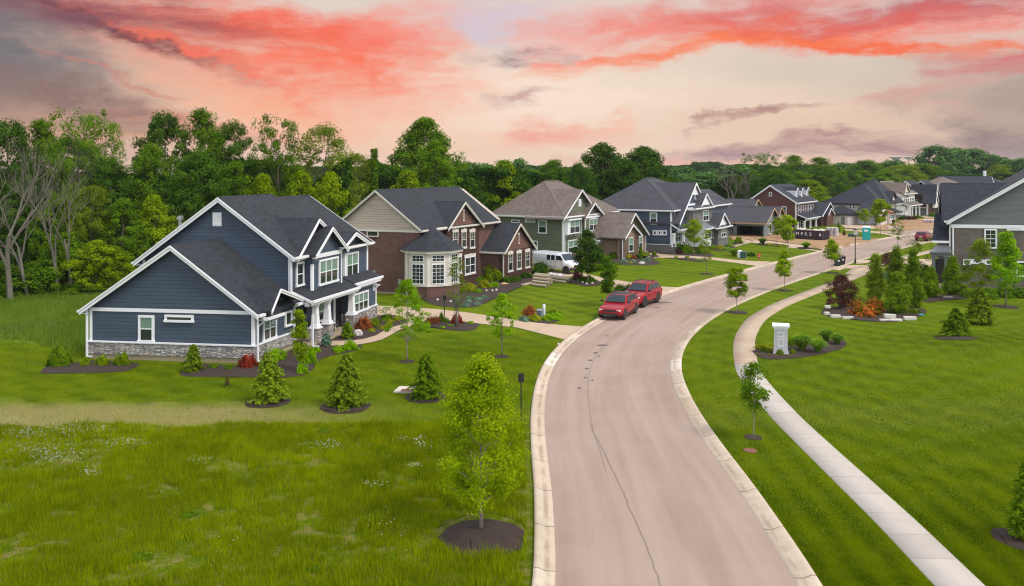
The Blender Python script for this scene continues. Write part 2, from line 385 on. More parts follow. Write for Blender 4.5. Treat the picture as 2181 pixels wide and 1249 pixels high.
def ribbon(name, c, prof, mat, parent=None, z0=0.0):
    """carry a cross-section [(offset to the right, z)] along a ground line; uv = (metres along, offset)"""
    c = np.asarray(c, float); nn = normals2(c); s = np.concatenate([[0], np.cumsum(np.linalg.norm(np.diff(c, axis=0), axis=1))])
    m = len(prof); V = []; UV = []
    for i in range(len(c)):
        for o, z in prof:
            p = c[i]+nn[i]*o; V.append((p[0], p[1], z+z0+float(hfun(p[0], p[1])))); UV.append((s[i], o))
    F = [(i*m+k, i*m+k+1, (i+1)*m+k+1, (i+1)*m+k) for i in range(len(c)-1) for k in range(m-1)]
    me = bpy.data.meshes.new(name); me.from_pydata(V, [], F); uv = me.uv_layers.new(name='UVMap')
    for l in me.loops: uv.data[l.index].uv = UV[l.vertex_index]
    me.materials.append(mat); me.polygons.foreach_set('use_smooth', [True]*len(me.polygons)); me.update()
    o = bpy.data.objects.new(name, me); COL.objects.link(o)
    if parent: setparent(o, parent)
    else: o['kind'] = 'structure'
    return o
def two_edge(name, A, B, mat, z):
    """surface between two ground polylines"""
    def rs(L, n=70):
        L = np.array(L, float); L = catmull(L, 4); s = np.concatenate([[0], np.cumsum(np.linalg.norm(np.diff(L, axis=0), axis=1))]); t = np.linspace(0, s[-1], n)
        return np.stack([np.interp(t, s, L[:, 0]), np.interp(t, s, L[:, 1])], 1), t
    a, s = rs(A); b, _ = rs(B); V = []; UV = []
    for i in range(len(a)):
        for k in range(3):
            p = a[i]*(1-k/2)+b[i]*k/2; V.append((p[0], p[1], z+float(hfun(p[0], p[1])))); UV.append((s[i], k/2))
    F = [(i*3+k, i*3+k+1, i*3+k+4, i*3+k+3) for i in range(len(a)-1) for k in range(2)]
    me = bpy.data.meshes.new(name); me.from_pydata(V, [], F); uv = me.uv_layers.new(name='UVMap')
    for l in me.loops: uv.data[l.index].uv = UV[l.vertex_index]
    me.materials.append(mat); me.update(); o = bpy.data.objects.new(name, me); COL.objects.link(o); o['kind'] = 'structure'; return o
SHEETS = []
def sheet(name, pts, mat, z=.01, smooth=True, rough_edge=0.0, dome=0.0, seed=0):
    """flat-lying patch from ground points, edge smoothed"""
    c = [(p[0], p[1]) for p in pts]; SHEETS.append(np.array(c)) if name in ('mulch_bed', 'driveway', 'path') else None
    if smooth: c = [tuple(q) for q in catmull(c, 5, True)]
    r = random.Random(seed)
    if rough_edge: c = [(x+r.uniform(-1, 1)*rough_edge, y+r.uniform(-1, 1)*rough_edge) for x, y in c]
    bm = bmesh.new(); vs = [bm.verts.new((x, y, 0)) for x, y in c]; f = bm.faces.new(vs); 
    bmesh.ops.triangulate(bm, faces=[f], quad_method='BEAUTY', ngon_method='EAR_CLIP')
    for _ in range(2):
        long = [e for e in bm.edges if e.calc_length() > 1.2]
        if long: bmesh.ops.subdivide_edges(bm, edges=long, cuts=1); bmesh.ops.triangulate(bm, faces=[g for g in bm.faces if len(g.verts) > 3])
    for v in bm.verts:
        v.co.z = float(hfun(v.co.x, v.co.y))+z+(0 if v.is_boundary else dome*(1+.5*mnoise.noise(v.co*1.5)))
    bmesh.ops.recalc_face_normals(bm, faces=bm.faces)
    if sum(f.normal.z for f in bm.faces) < 0: bmesh.ops.reverse_faces(bm, faces=bm.faces)
    me = bpy.data.meshes.new(name); bm.to_mesh(me); bm.free(); me.materials.append(mat)
    o = bpy.data.objects.new(name, me); COL.objects.link(o); o['kind'] = 'structure'; return o

# ---- ground material: lawns, the tan mown strip and the rough field are real colour zones of one sheet
def groundmat():
    m, t, b, o = newmat('lawn_and_field'); P = t.node('ShaderNodeNewGeometry').outputs['Position']; x, y, z = t.sep(P)
    nbig = t.noise(P, .11, 4, .6); nmid = t.noise(P, .9, 5, .65); nfin = t.noise(P, 14, 4, .7); nf2 = t.noise(P, 45, 3, .7)
    lawn = t.mix(t.smooth(nbig, .3, .7), (.096, .146, .001), (.155, .204, .001))
    # mowing stripes: blades laid over in alternate passes
    d = t.math('ADD', t.math('MULTIPLY', x, .94), t.math('MULTIPLY', y, .62))
    st = t.math('SINE', t.math('ADD', t.math('MULTIPLY', d, 2.9), t.math('MULTIPLY', t.noise(P, .05, 3), 22)))
    lawn = t.mix(t.math('MULTIPLY', t.smooth(st, -.6, .8), t.smooth(t.noise(P, .09, 3), .35, .65, .15, .62)), lawn, (.043, .088, .003))
    d2 = t.math('SUBTRACT', t.math('MULTIPLY', x, .5), t.math('MULTIPLY', y, .9))
    lawn = t.mix(t.math('MULTIPLY', t.smooth(t.math('SINE', t.math('ADD', t.math('MULTIPLY', d2, 3.3), t.math('MULTIPLY', nbig, 6))), -.2, .9), .36), lawn, (.15, .22, .02))
    lawn = t.mix(t.math('MULTIPLY', t.smooth(nmid, .45, .75), .45), lawn, (.150, .185, .008))
    lawn = t.mix(t.smooth(nfin, .38, .75, 0, .6), lawn, (.030, .072, .002))
    lawn = t.mix(t.smooth(nf2, .55, .8, 0, .5), lawn, (.14, .20, .03))
    # tan, freshly mown strip between field and lawn
    wob = t.math('MULTIPLY', t.math('SUBTRACT', t.noise(P, .35, 5, .7), .5), 3.4)
    yy = t.math('ADD', y, wob)
    tanm = t.math('MULTIPLY', t.smooth(yy, 34.2, 35.6), t.smooth(yy, 37.2, 39.6, 1, 0))
    tanm = t.math('MULTIPLY', tanm, t.smooth(t.math('ADD', x, wob), -3.5, -14, 0.12, 1))
    tanc = t.mix(nfin, (.19, .17, .055), (.34, .27, .12))
    col = t.mix(t.math('MULTIPLY', tanm, .8), lawn, tanc)
    # rough field
    fe = t.math('ADD', yy, t.smooth(x, -14, -2, 0.0, -1.2))
    fm = t.math('MULTIPLY', t.smooth(fe, 34.3, 35.2, 1, 0), t.smooth(x, .4, 1.2, 1, 0))
    fcol = t.mix(t.smooth(t.noise(P, .5, 6, .7), .3, .7), (.070, .122, .001), (.130, .170, .001))
    fcol = t.mix(t.smooth(t.noise(P, 1.7, 6, .72), .46, .62, 0, .6), fcol, (.30, .22, .095))
    fcol = t.mix(t.smooth(nfin, .42, .7, 0, .75), fcol, (.024, .048, .006))
    col = t.mix(fm, col, fcol)
    # bright weedy meadow beyond the lawn at the left, by the wood
    mm = t.math('MULTIPLY', t.smooth(t.math('ADD', t.math('ADD', y, t.math('MULTIPLY', x, .42)), wob), 38.5, 40, 0, 1), t.smooth(x, -25, -27, 0, 1))
    col = t.mix(mm, col, t.mix(nmid, (.11, .18, .014), (.17, .24, .035)))
    # far ground beyond the houses
    col = t.mix(t.smooth(y, 190, 260), col, (.05, .08, .02))
    t.set(b.inputs['Base Color'], col); b.inputs['Roughness'].default_value = .9; b.inputs['Specular IOR Level'].default_value = .04
    bump(t, b, t.math('ADD', t.math('ADD', nfin, t.math('MULTIPLY', nf2, .6)), t.math('MULTIPLY', nmid, 2.0)), .55, .06); return m
M['ground'] = groundmat()
xs = np.concatenate([[-2500, -1500, -600, -300, -180, -120, -90], np.arange(-72, 74, 1.0), [85, 110, 150, 220, 320, 600, 1500, 2500]])
ys = np.concatenate([[-600, -100, -20, 0, 6], np.arange(11, 84, 1.0), [86, 90, 96, 104, 115, 130, 150, 180, 230, 320, 500, 900, 1600, 2500]])
X, Y = np.meshgrid(xs, ys); Zg = hfun(X, Y)
nx, ny = len(xs), len(ys); idx = np.arange(nx*ny).reshape(ny, nx)
F = np.stack([idx[:-1, :-1], idx[:-1, 1:], idx[1:, 1:], idx[1:, :-1]], -1).reshape(-1, 4)
gr = npmesh('ground', np.stack([X, Y, Zg], -1).reshape(-1, 3), F, M['ground']); gr['kind'] = 'structure'
gr.data.polygons.foreach_set('use_smooth', [True]*len(gr.data.polygons))

# ---- street
def asphalt():
    m, t, b, o = newmat('pinkish_asphalt'); uv = t.node('ShaderNodeUVMap').outputs[0]; P = t.node('ShaderNodeNewGeometry').outputs['Position']
    u, v, _ = t.sep(uv)
    lanes = t.noise(t.comb(t.math('MULTIPLY', u, .06), t.math('MULTIPLY', v, 1.3)), 1, 5, .6)
    col = t.mix(t.smooth(lanes, .3, .7), (.300, .212, .166), (.385, .285, .232))
    col = t.mix(t.smooth(t.noise(P, .25, 5, .6), .35, .7, 0, .45), col, (.42, .33, .27))
    col = t.mix(t.smooth(t.noise(P, 60, 2, .8), .45, .75, 0, .5), col, (.14, .11, .09))
    col = t.mix(t.smooth(t.noise(P, 38, 2, .8), .60, .8, 0, .5), col, (.46, .38, .33))
    # a wandering sealed crack left of the middle and a few drips of tar
    wv = t.math('MULTIPLY', t.math('SUBTRACT', t.noise(t.comb(u, 0), .35, 4, .75), .5), .34)
    line = t.smooth(t.math('ABSOLUTE', t.math('ADD', t.math('ADD', v, 1.15), wv)), .008, .034, 1, 0)
    line = t.math('MULTIPLY', line, t.math('MULTIPLY', t.smooth(u, 26, 29), t.smooth(u, 68, 76, 1, 0)))
    line = t.math('MULTIPLY', line, t.smooth(t.noise(P, 7, 3), .35, .5, .35, 1))
    near = t.math('MULTIPLY', t.smooth(t.math('ABSOLUTE', t.math('ADD', t.math('ADD', v, t.lmap(u, 15, 34, .15, 1.25)), wv)), .012, .045, 1, 0), t.smooth(u, 33, 34, 1, 0))
    spots = t.math('MULTIPLY', t.smooth(t.noise(t.comb(t.math('MULTIPLY', u, .8), t.math('MULTIPLY', v, 3)), 1.3, 2), .70, .74), t.math('MULTIPLY', t.smooth(u, 32, 40), t.smooth(u, 56, 62, 1, 0)))
    col = t.mix(t.math('MULTIPLY', t.math('MAXIMUM', t.math('MAXIMUM', line, near), t.math('MULTIPLY', spots, 1.0)), .5), col, (.10, .08, .07))
    t.set(b.inputs['Base Color'], col); b.inputs['Roughness'].default_value = .85; b.inputs['Specular IOR Level'].default_value = .25
    bump(t, b, t.noise(P, 70, 2), .3, .006); return m
def kerbmat():
    m, t, b, o = newmat('pale_concrete_kerb'); uv = t.node('ShaderNodeUVMap').outputs[0]; P = t.node('ShaderNodeNewGeometry').outputs['Position']; u, v, _ = t.sep(uv)
    cell = t.math('FLOOR', t.math('DIVIDE', u, 2.9)); wn = t.node('ShaderNodeTexWhiteNoise', noise_dimensions='1D'); t.set(wn.inputs['W'], cell)
    col = t.mix(wn.outputs[0], (.47, .37, .275), (.58, .48, .375))
    col = t.mix(t.smooth(wn.outputs[0], .93, .94, 0, .8), col, (.72, .64, .56))
    col = t.mix(t.smooth(t.noise(P, 2.2, 5, .65), .4, .7, 0, .5), col, (.40, .30, .21))
    av = t.math('ABSOLUTE', t.math('ABSOLUTE', v))
    stain = t.math('MULTIPLY', t.smooth(t.math('ABSOLUTE', t.math('SUBTRACT', av, 3.43)), .02, .13, 1, 0), t.smooth(t.noise(t.comb(t.math('MULTIPLY', u, .5), v), 1.5, 4), .35, .6))
    col = t.mix(t.math('MULTIPLY', stain, .6), col, (.26, .17, .10))
    fr = t.math('ABSOLUTE', t.math('SUBTRACT', t.math('FRACT', t.math('DIVIDE', u, 2.9)), .5))
    col = t.mix(t.smooth(fr, .488, .494, 0, .75), col, (.12, .09, .07))
    t.set(b.inputs['Base Color'], col); b.inputs['Roughness'].default_value = .85; bump(t, b, t.noise(P, 40, 3), .2, .01); return m
def walkmat(name, c1, c2, joint=1.55):
    m, t, b, o = newmat(name); uv = t.node('ShaderNodeUVMap').outputs[0]; P = t.node('ShaderNodeNewGeometry').outputs['Position']; u, v, _ = t.sep(uv)
    cell = t.math('FLOOR', t.math('DIVIDE', u, joint)); wn = t.node('ShaderNodeTexWhiteNoise', noise_dimensions='1D'); t.set(wn.inputs['W'], cell)
    col = t.mix(wn.outputs[0], c1, c2); col = t.mix(t.smooth(t.noise(P, 1.6, 5, .7), .4, .75, 0, .3), col, tuple(x*.7 for x in c1))
    col = t.mix(t.smooth(t.noise(P, 55, 2, .8), .5, .8, 0, .35), col, tuple(x*.6 for x in c1))
    fr = t.math('ABSOLUTE', t.math('SUBTRACT', t.math('FRACT', t.math('DIVIDE', u, joint)), .5))
    col = t.mix(t.smooth(fr, .484, .492, 0, .45), col, tuple(x*.45 for x in c1))
    t.set(b.inputs['Base Color'], col); b.inputs['Roughness'].default_value = .88; bump(t, b, t.noise(P, 50, 3), .2, .008); return m
def drivemat():
    m, t, b, o = newmat('tan_driveway_concrete'); P = t.node('ShaderNodeNewGeometry').outputs['Position']
    x, y, _ = t.sep(P)
    col = t.mix(t.noise(P, .5, 5, .6), (.43, .31, .21), (.54, .41, .29)); col = t.mix(t.smooth(t.noise(P, 50, 2, .8), .5, .8, 0, .45), col, (.25, .18, .12))
    a = t.math('ADD', t.math('MULTIPLY', x, .93), t.math('MULTIPLY', y, -.36)); c = t.math('ADD', t.math('MULTIPLY', x, .36), t.math('MULTIPLY', y, .93))
    for q in (a, c):
        fr = t.math('ABSOLUTE', t.math('SUBTRACT', t.math('FRACT', t.math('DIVIDE', q, 3.1)), .5)); col = t.mix(t.smooth(fr, .486, .493, 0, .5), col, (.16, .12, .09))
    t.set(b.inputs['Base Color'], col); b.inputs['Roughness'].default_value = .85; return m
M['asphalt'] = asphalt(); M['kerb'] = kerbmat(); M['walk_tan'] = walkmat('tan_sidewalk', (.42, .31, .22), (.48, .37, .27)); M['walk_white'] = walkmat('new_white_sidewalk', (.43, .385, .34), (.50, .45, .40)); M['drive'] = drivemat()
M['mulch'] = plain('dark_mulch', (.042, .025, .019), .95, .7, 9, bumpy=1.0)
M['dirt'] = plain('bare_dirt', (.34, .20, .10), .95, .35, .8, bumpy=1.0)
ribbon('road', cl, [(-3.2, .012), (-1.6, .03), (0, .04), (1.6, .03), (3.2, .012)], M['asphalt'])
ribbon('kerb', cl, [(-3.82, -.06), (-3.8, .105), (-3.68, .11), (-3.56, .06), (-3.45, .02), (-3.2, .018), (-3.19, -.05)], M['kerb'])
ribbon('kerb', cl, [(3.19, -.05), (3.2, .018), (3.45, .02), (3.56, .06), (3.68, .11), (3.8, .105), (3.82, -.06)], M['kerb'])
SL = [(11.1, 17), (11.21, 21.7), (11.36, 25.48), (11.42, 29.77), (11.5, 35.48), (11.65, 38.58), (11.84, 41.31), (12.2, 44.46), (12.77, 47.11), (13.83, 51.25), (15.16, 55.32), (17.35, 60.53), (19.61, 64.49), (21.56, 67.54), (25.93, 73.47), (30.09, 78.89), (34.68, 84.95), (38.76, 90.6), (41, 93.5)]
scl = catmull(SL, 4); nn = normals2(scl); scl = scl+nn*.62
hw = [(-.66, -.03), (-.65, .03), (.65, .03), (.66, -.03)]
k = int(np.argmin(np.abs(scl[:, 1]-46.4)))
ribbon('sidewalk', scl[:k+1], hw, M['walk_white']); ribbon('sidewalk', scl[k:], hw, M['walk_tan'])
ribbon('sidewalk', [(35.6, 86.2), (37.2, 89.0), (38.6, 91.4), (42, 95), (46.5, 100), (52, 106), (60, 114.5), (70, 124.5), (82, 136)], hw, M['walk_tan'], z0=.004)
def poly(L): return [tuple(GH(*p))[:2] for p in L]
sheet('path', poly([(1776, 575), (1800, 565.5), (1861, 566), (1856, 578), (1835, 573.5), (1800, 572.5), (1788, 577)]), M['drive'], 0.0305, smooth=False)
sheet('path', poly([(1812, 560), (1834, 555), (1912, 554), (1915, 560), (1850, 561), (1826, 563)]), M['drive'], 0.0350, smooth=False)
sheet('path', poly([(1912, 554), (1990, 552), (2015, 570), (1990, 580), (1915, 560)]), M['drive'], 0.0395, smooth=False)
# driveways and garden paths on the left side of the street
def driveway(L, z=.022): return sheet('driveway', poly(L), M['drive'], z, smooth=False)
driveway([(776, 651), (842, 653), (928, 659), (1000, 667), (1072, 678), (1159, 690), (1243, 697), (1225, 710), (1206, 725), (1101, 698.5), (1020, 690), (975, 684), (935, 682), (912, 679), (890, 692), (868, 689), (845, 672), (800, 672), (770, 672)])
sheet('path', poly([(690, 728), (720, 727.5), (751, 727), (776, 723), (801, 716), (819, 705), (842, 696.5), (868, 689), (890, 692), (868, 699), (847, 706), (830, 716.5), (813, 725), (790, 731), (767, 735), (735, 737), (700, 738), (685, 735)]), M['drive'], 0.0440, smooth=False)
driveway([(1130, 575), (1180, 577), (1238, 582), (1278, 591), (1313, 597), (1366, 606), (1400, 611), (1455, 613), (1432, 620), (1409, 630), (1385, 632), (1340, 622), (1300, 610), (1275, 604), (1240, 597), (1200, 592), (1172, 590), (1130, 586)])
sheet('path', poly([(1074, 613), (1100, 609), (1136, 600), (1150, 594), (1172, 590), (1172, 594), (1140, 604), (1104, 613), (1078, 617)]), M['drive'], 0.0485, smooth=False)
driveway([(1384, 539.5), (1430, 542.5), (1480, 546), (1519, 549), (1560, 553.5), (1605, 557), (1645, 558), (1612, 567.5), (1570, 561), (1511, 553.5), (1460, 550), (1418, 549.5), (1400, 550), (1384, 548)])
sheet('path', poly([(1300, 555), (1330, 559.5), (1362, 559.5), (1385, 554), (1400, 549.5), (1404, 546), (1384, 546), (1372, 553), (1355, 557), (1330, 556.5), (1304, 552)]), M['drive'], 0.0530, smooth=False)
driveway([(1585, 507), (1640, 514), (1700, 521.5), (1765, 531.5), (1751, 536.5), (1705, 531), (1650, 524), (1605, 518), (1575, 514)])
sheet('path', poly([(1548, 528), (1562, 524), (1576, 519), (1590, 514), (1604, 517), (1582, 522), (1566, 528), (1550, 530)]), M['drive'], 0.0575, smooth=False)
driveway([(1788, 477), (1830, 477), (1880, 480), (1876, 487), (1840, 489), (1800, 486)])
driveway([(1963, 459.5), (1985, 459.5), (1995, 463), (1975, 465), (1962, 462)])
sheet('path', poly([(1856, 493.5), (1900, 492), (1950, 490.5), (1985, 489), (1990, 494), (1950, 498), (1922, 502), (1915, 499), (1880, 496)]), M['asphalt'], .02, smooth=False)
sheet('path', poly([(1800, 489), (1850, 492), (1895, 499), (1922, 504), (1916, 507), (1880, 499.5), (1845, 495.5), (1800, 492)]), M['drive'], 0.0620, smooth=False)
# bare earth of the building plots
dirtc = [[(1555, 497), (1600, 496), (1665, 497), (1700, 497), (1760, 494), (1788, 497), (1800, 500), (1830, 506), (1858, 510), (1867, 512), (1830, 519), (1795, 527), (1768, 532), (1700, 521), (1640, 513), (1598, 507), (1566, 512), (1552, 506)],
         [(1862, 478), (1880, 474), (1930, 468.5), (1990, 466), (2030, 468), (2000, 480), (1985, 489), (1950, 490), (1900, 491), (1868, 489)]]
for i, d in enumerate(dirtc):
    o = sheet('bare_ground', poly(d), M['dirt'], .03, rough_edge=.25, dome=.10, seed=i)
# mulch beds
BEDS = [  # photograph outlines, traced on the ground
 [(86, 794), (97, 783), (122, 778), (151, 774), (174, 771), (200, 768), (240, 770), (275, 772), (297, 777), (285, 785), (256, 793), (165, 796), (97, 797)],
 [(383, 796), (392, 787), (430, 776), (480, 778), (545, 779), (590, 762), (622, 745), (645, 735), (668, 733), (700, 737), (735, 737), (768, 736), (769, 743), (756, 748), (735, 753), (712, 757), (692, 763), (681, 768), (671.7, 775), (669, 784), (660, 793), (640, 801), (600, 806), (540, 805), (450, 804), (393, 802)],
 [(700, 724), (730, 708), (760, 690), (800, 675), (845, 674), (866, 682), (868, 689), (852, 691.5), (842, 696.5), (819, 704.5), (801, 715.5), (776, 722), (752, 726.5), (720, 727)],
 [(890, 693.5), (900, 687), (914, 684), (935, 683.5), (957, 684.5), (990, 687.5), (1020, 691.5), (1017, 698), (1006, 704), (980, 705.5), (943, 702), (911, 697.5)],
 [(878, 626), (905, 634), (912, 644), (923, 650), (956, 655), (1007, 655), (1024, 650), (1026, 643), (1023, 635), (1035, 626), (1060, 621), (1084, 616), (1110, 609), (1135, 600), (1136, 588), (1110, 588), (1075, 594), (1030, 600), (985, 612), (940, 622), (905, 624)],
 [(1107, 682), (1120, 675), (1135, 670.5), (1162, 665.5), (1190, 668), (1201, 676), (1192, 683), (1172, 690), (1135, 687.5)],
 [(1190, 596), (1215, 592), (1240, 592), (1268, 596), (1281, 604), (1270, 609), (1245, 610.5), (1221, 604)],
 [(1306, 620), (1318, 616), (1340, 617), (1353, 622), (1350, 629), (1326, 628)],
 [(1240, 556), (1274, 561), (1328, 564.5), (1379, 566), (1406, 562), (1400, 558), (1392, 556.5), (1372, 557.5), (1352, 560.5), (1325, 560.5), (1298, 556.5), (1300, 553), (1340, 556), (1366, 552.5), (1378, 548), (1330, 548), (1298, 550), (1260, 551)],
 [(1380, 545), (1392, 544), (1405, 545.5), (1400, 550), (1382, 553)],
 [(1417, 551), (1440, 550), (1470, 550.5), (1492, 552.5), (1506, 556), (1492, 558.5), (1467, 556), (1435, 552.5)],
 [(1384, 536), (1436, 538), (1475, 537), (1510, 541), (1520, 545), (1500, 547.5), (1450, 543.5), (1400, 540.5)],
 [(1512, 529), (1545, 524), (1575, 521), (1560, 531), (1552, 534.5), (1520, 534)],
 [(1550, 519), (1582, 517), (1588, 519.5), (1570, 521.5), (1552, 523)],
 [(1612, 520.5), (1640, 519), (1678, 523), (1676, 527), (1645, 525), (1620, 523)],
 [(1696, 528), (1715, 526.5), (1748, 531), (1754, 535), (1730, 532), (1704, 531)],
 [(1750, 668), (1753, 661), (1762, 656), (1800, 654), (1870, 652), (1935, 655), (1968, 659), (1973, 666), (1962, 674), (1935, 682), (1900, 687), (1850, 685), (1800, 679), (1765, 675)],
 [(1602, 753), (1603, 747), (1630, 741), (1665, 738), (1680, 733), (1728, 733), (1765, 726), (1795, 726), (1803, 732), (1795, 742), (1770, 750), (1740, 757), (1700, 763), (1660, 766), (1628, 765)],
 [(1965, 640), (1985, 633), (2030, 628), (2090, 628), (2181, 628), (2181, 636), (2120, 634), (2060, 637), (2010, 641), (1975, 645)],
]
for i, bd in enumerate(BEDS): sheet('mulch_bed', poly(bd), M['mulch'], .022, dome=.05, seed=i, rough_edge=.03)
def mulch_ring(px, py, r, seed=0):
    c = GH(px, py); n = 22; q = random.Random(seed)
    sheet('mulch_bed', [(c.x+r*q.uniform(.93, 1.05)*math.cos(6.2832*k/n), c.y+r*q.uniform(.93, 1.05)*math.sin(6.2832*k/n)) for k in range(n)], M['mulch'], .02, dome=.07, seed=seed)

M['tar'] = plain('dark_tar_stain', (.15, .11, .095), .9, .3, 6)
for i, (a_, b_, wx, wy) in enumerate([(1283, 737, 11, 1.6), (1268, 753, 5, 1.6), (1257, 769, 5, 1.2), (1250, 787, 4, 1.4), (1247, 806, 4, 1.2), (1262, 812, 3, 1.6), (1234, 828, 4, 1.5), (1275, 760, 3, 1), (1292, 717, 4, .8), (1412, 646, 16, .9), (1400, 657, 8, .7)]):
    sheet('tar_patch', poly([(a_+wx*math.cos(t)*(1+.25*math.sin(3*t+i)), b_+wy*math.sin(t)) for t in [6.2832*k/12 for k in range(12)]]), M['tar'], .048)
# ---- grass as real blades
def blades(name, n, samp, hgt, wid, mat, label, cat='grass', lean=.35, seed=1, stripe=None):
    r = np.random.default_rng(seed); x, y = samp(r, n); n = len(x); st = stripe(x, y) if stripe else 0
    hv = r.uniform(*hgt, n)*(.6+.8*r.random(n)); wv = r.uniform(*wid, n); a = r.random(n)*6.2832
    le = lean*hv*r.random(n); b = r.random(n)*6.2832; z = hfun(x, y)
    px, py = np.cos(a)*wv/2, np.sin(a)*wv/2
    V = np.stack([np.stack([x-px, y-py, z], 1), np.stack([x+px, y+py, z], 1), np.stack([x+np.cos(b)*le, y+np.sin(b)*le, z+hv], 1)], 1).reshape(-1, 3)
    F = np.arange(n*3).reshape(-1, 3); tint = np.repeat(np.clip(.45*r.random(n)+.75*vnoise(x+60, y, .55, seed)*vnoise(x+60, y, 2.9, seed+1)+.18*vnoise(x+60, y, .13, seed)+st, 0, 1), 3)
    o = npmesh(name, V, F, mat, attr=tint, k=3); return tag(o, label, cat, kind='stuff')
def vnoise(x, y, s, seed=0):
    """cheap smooth noise for clumping"""
    r = np.random.default_rng(seed); g = r.random((64, 64)); u = (x*s) % 63; v = (y*s) % 63
    i, j = u.astype(int), v.astype(int); fu, fv = u-i, v-j; fu = fu*fu*(3-2*fu); fv = fv*fv*(3-2*fv)
    return (g[i, j]*(1-fu)+g[i+1, j]*fu)*(1-fv)+(g[i, j+1]*(1-fu)+g[i+1, j+1]*fu)*fv
def kerbL(y): return np.interp(y, [c[1] for c in cl], [c[0] for c in cl])-3.85
def offbeds(x, y):
    out = np.ones(len(x), bool)
    for c in SHEETS:
        if c[:, 1].min() > 66 or c[:, 1].max() < 20: continue
        inb = (x > c[:, 0].min()) & (x < c[:, 0].max()) & (y > c[:, 1].min()) & (y < c[:, 1].max()); ii = np.nonzero(inb)[0]
        if not len(ii): continue
        px, py = x[ii], y[ii]; ins = np.zeros(len(ii), bool); j = len(c)-1
        for i in range(len(c)):
            (x0, y0), (x1, y1) = c[i], c[j]; j = i
            ins ^= ((y0 > py) != (y1 > py)) & (px < (x1-x0)*(py-y0)/(y1-y0+1e-12)+x0)
        out[ii[ins]] = False
    return out
def samp_field(r, n):
    y = 17+18.6*r.random(n)**.85; x = -27+30*r.random(n)
    k = (x > -.70*y+1.0) & (x < kerbL(y)-.2) & (y < 34.9+.8*vnoise(x, y, .5, 3)+1.0*np.clip((x+14)/12, 0, 1)) & (.6*vnoise(x, y, .8, 1)+.9*vnoise(x, y, 3.7, 2) > .20+.45*r.random(n))
    bare = vnoise(x+40, y, .75, 21)*vnoise(x+40, y, 1.9, 22); k &= ~((bare > .43) & (r.random(n) < .9))
    k &= ((x+.94)**2+(y-24.9)**2 > 1.35**2)
    return x[k], y[k]
M['blade'] = leafmat('field_grass_blades', (.056, .098, .001), (.31, .36, .001), .3)
M['blade2'] = leafmat('lawn_grass_blades', (.068, .118, .001), (.230, .280, .001), .25)
M['flower_white'] = plain('white_clover_flower', (.62, .62, .52), .8)
def samp_lawn(r, n):
    y = 17*1.0/(1-.72*r.random(n)); x = 1+40*r.random(n)*y/60
    kr = np.interp(y, [c[1] for c in cl], [c[0] for c in cl])+3.85; x = kr+(y*.66-kr+1)*r.random(n)
    s0 = np.interp(y, scl[:, 1], scl[:, 0]); k = (np.abs(x-s0) > .70+.012*y*0) & (y < 62)
    k &= (y < 56+8*r.random(n)) & offbeds(x, y)
    return x[k], y[k]
def samp_weed(r, n):
    x, y = samp_field(r, n); k = vnoise(x+40, y, 1.6, 31)*vnoise(x+40, y, .5, 32) > .34; return x[k], y[k]
def samp_lawn_l(r, n):
    y = 33.5+24*r.random(n)**1.2; x = -34+40*r.random(n)
    k = (x < kerbL(y)-.1) & (x > -.66*y) & offbeds(x, y) & ~((y > 34.2) & (y < 38.4+1.5*vnoise(x+60, y, .5, 41)) & (x < -4-6*r.random(n)) & (r.random(n) < .85)) & ~((y > 45.9-.13*(x+14)) & (x < -13.2) & (x > -25)) & (y < 50+7*r.random(n)) & ~((x < -9.5) & (x > -14) & (y > 48))
    return x[k], y[k]
# white clover in the field and meadow, in loose patches
cp = [(60, 930, 60, 18), (140, 925, 60, 16), (200, 922, 40, 14), (30, 905, 40, 8), (90, 965, 80, 14), (420, 990, 34, 8), (120, 985, 60, 14), (190, 1015, 30, 10), (700, 955, 40, 10), (880, 945, 50, 7), (905, 958, 30, 6), (880, 1000, 26, 6), (800, 1042, 26, 8), (270, 950, 60, 12), (820, 1120, 60, 60), (500, 1180, 60, 50),
      (60, 700, 80, 10), (20, 712, 50, 10), (100, 695, 50, 6), (130, 648, 30, 6)]
cx, cy = [], []
for (a, b_, ra, rb) in cp:
    m_ = int(ra*rb*.15 if rb < 40 else 14); q = rng.normal(0, .5, (m_, 2)); w_ = np.abs(rng.normal(0, 1, m_))
    for i in range(m_):
        p = GH(a+q[i, 0]*ra, max(b_+q[i, 1]*rb, 600)); cx.append(p.x); cy.append(p.y)
cx, cy = np.array(cx), np.array(cy); z = hfun(cx, cy)+.10+.16*rng.random(len(cx)); s = .010+.010*rng.random(len(cx))
V = np.stack([np.stack([cx-s, cy, z], 1), np.stack([cx, cy-s, z+s*.4], 1), np.stack([cx+s, cy, z], 1), np.stack([cx, cy+s, z+s], 1)], 1).reshape(-1, 3)
o = npmesh('clover_flowers', V, np.arange(len(V)).reshape(-1, 4), M['flower_white']); tag(o, 'patches of small white clover flowers in the rough grass', 'flowers', kind='stuff')
def samp_meadow(r, n):
    y = 47+24*r.random(n); x = -55+31*r.random(n); k = (y+.42*x > 38.2+2*vnoise(x, y, .3, 8)) & (x < -25.5) & (x > -.68*y); return x[k], y[k]
M['blade3'] = leafmat('meadow_grass_blades', (.08, .15, .010), (.22, .30, .04), .3)
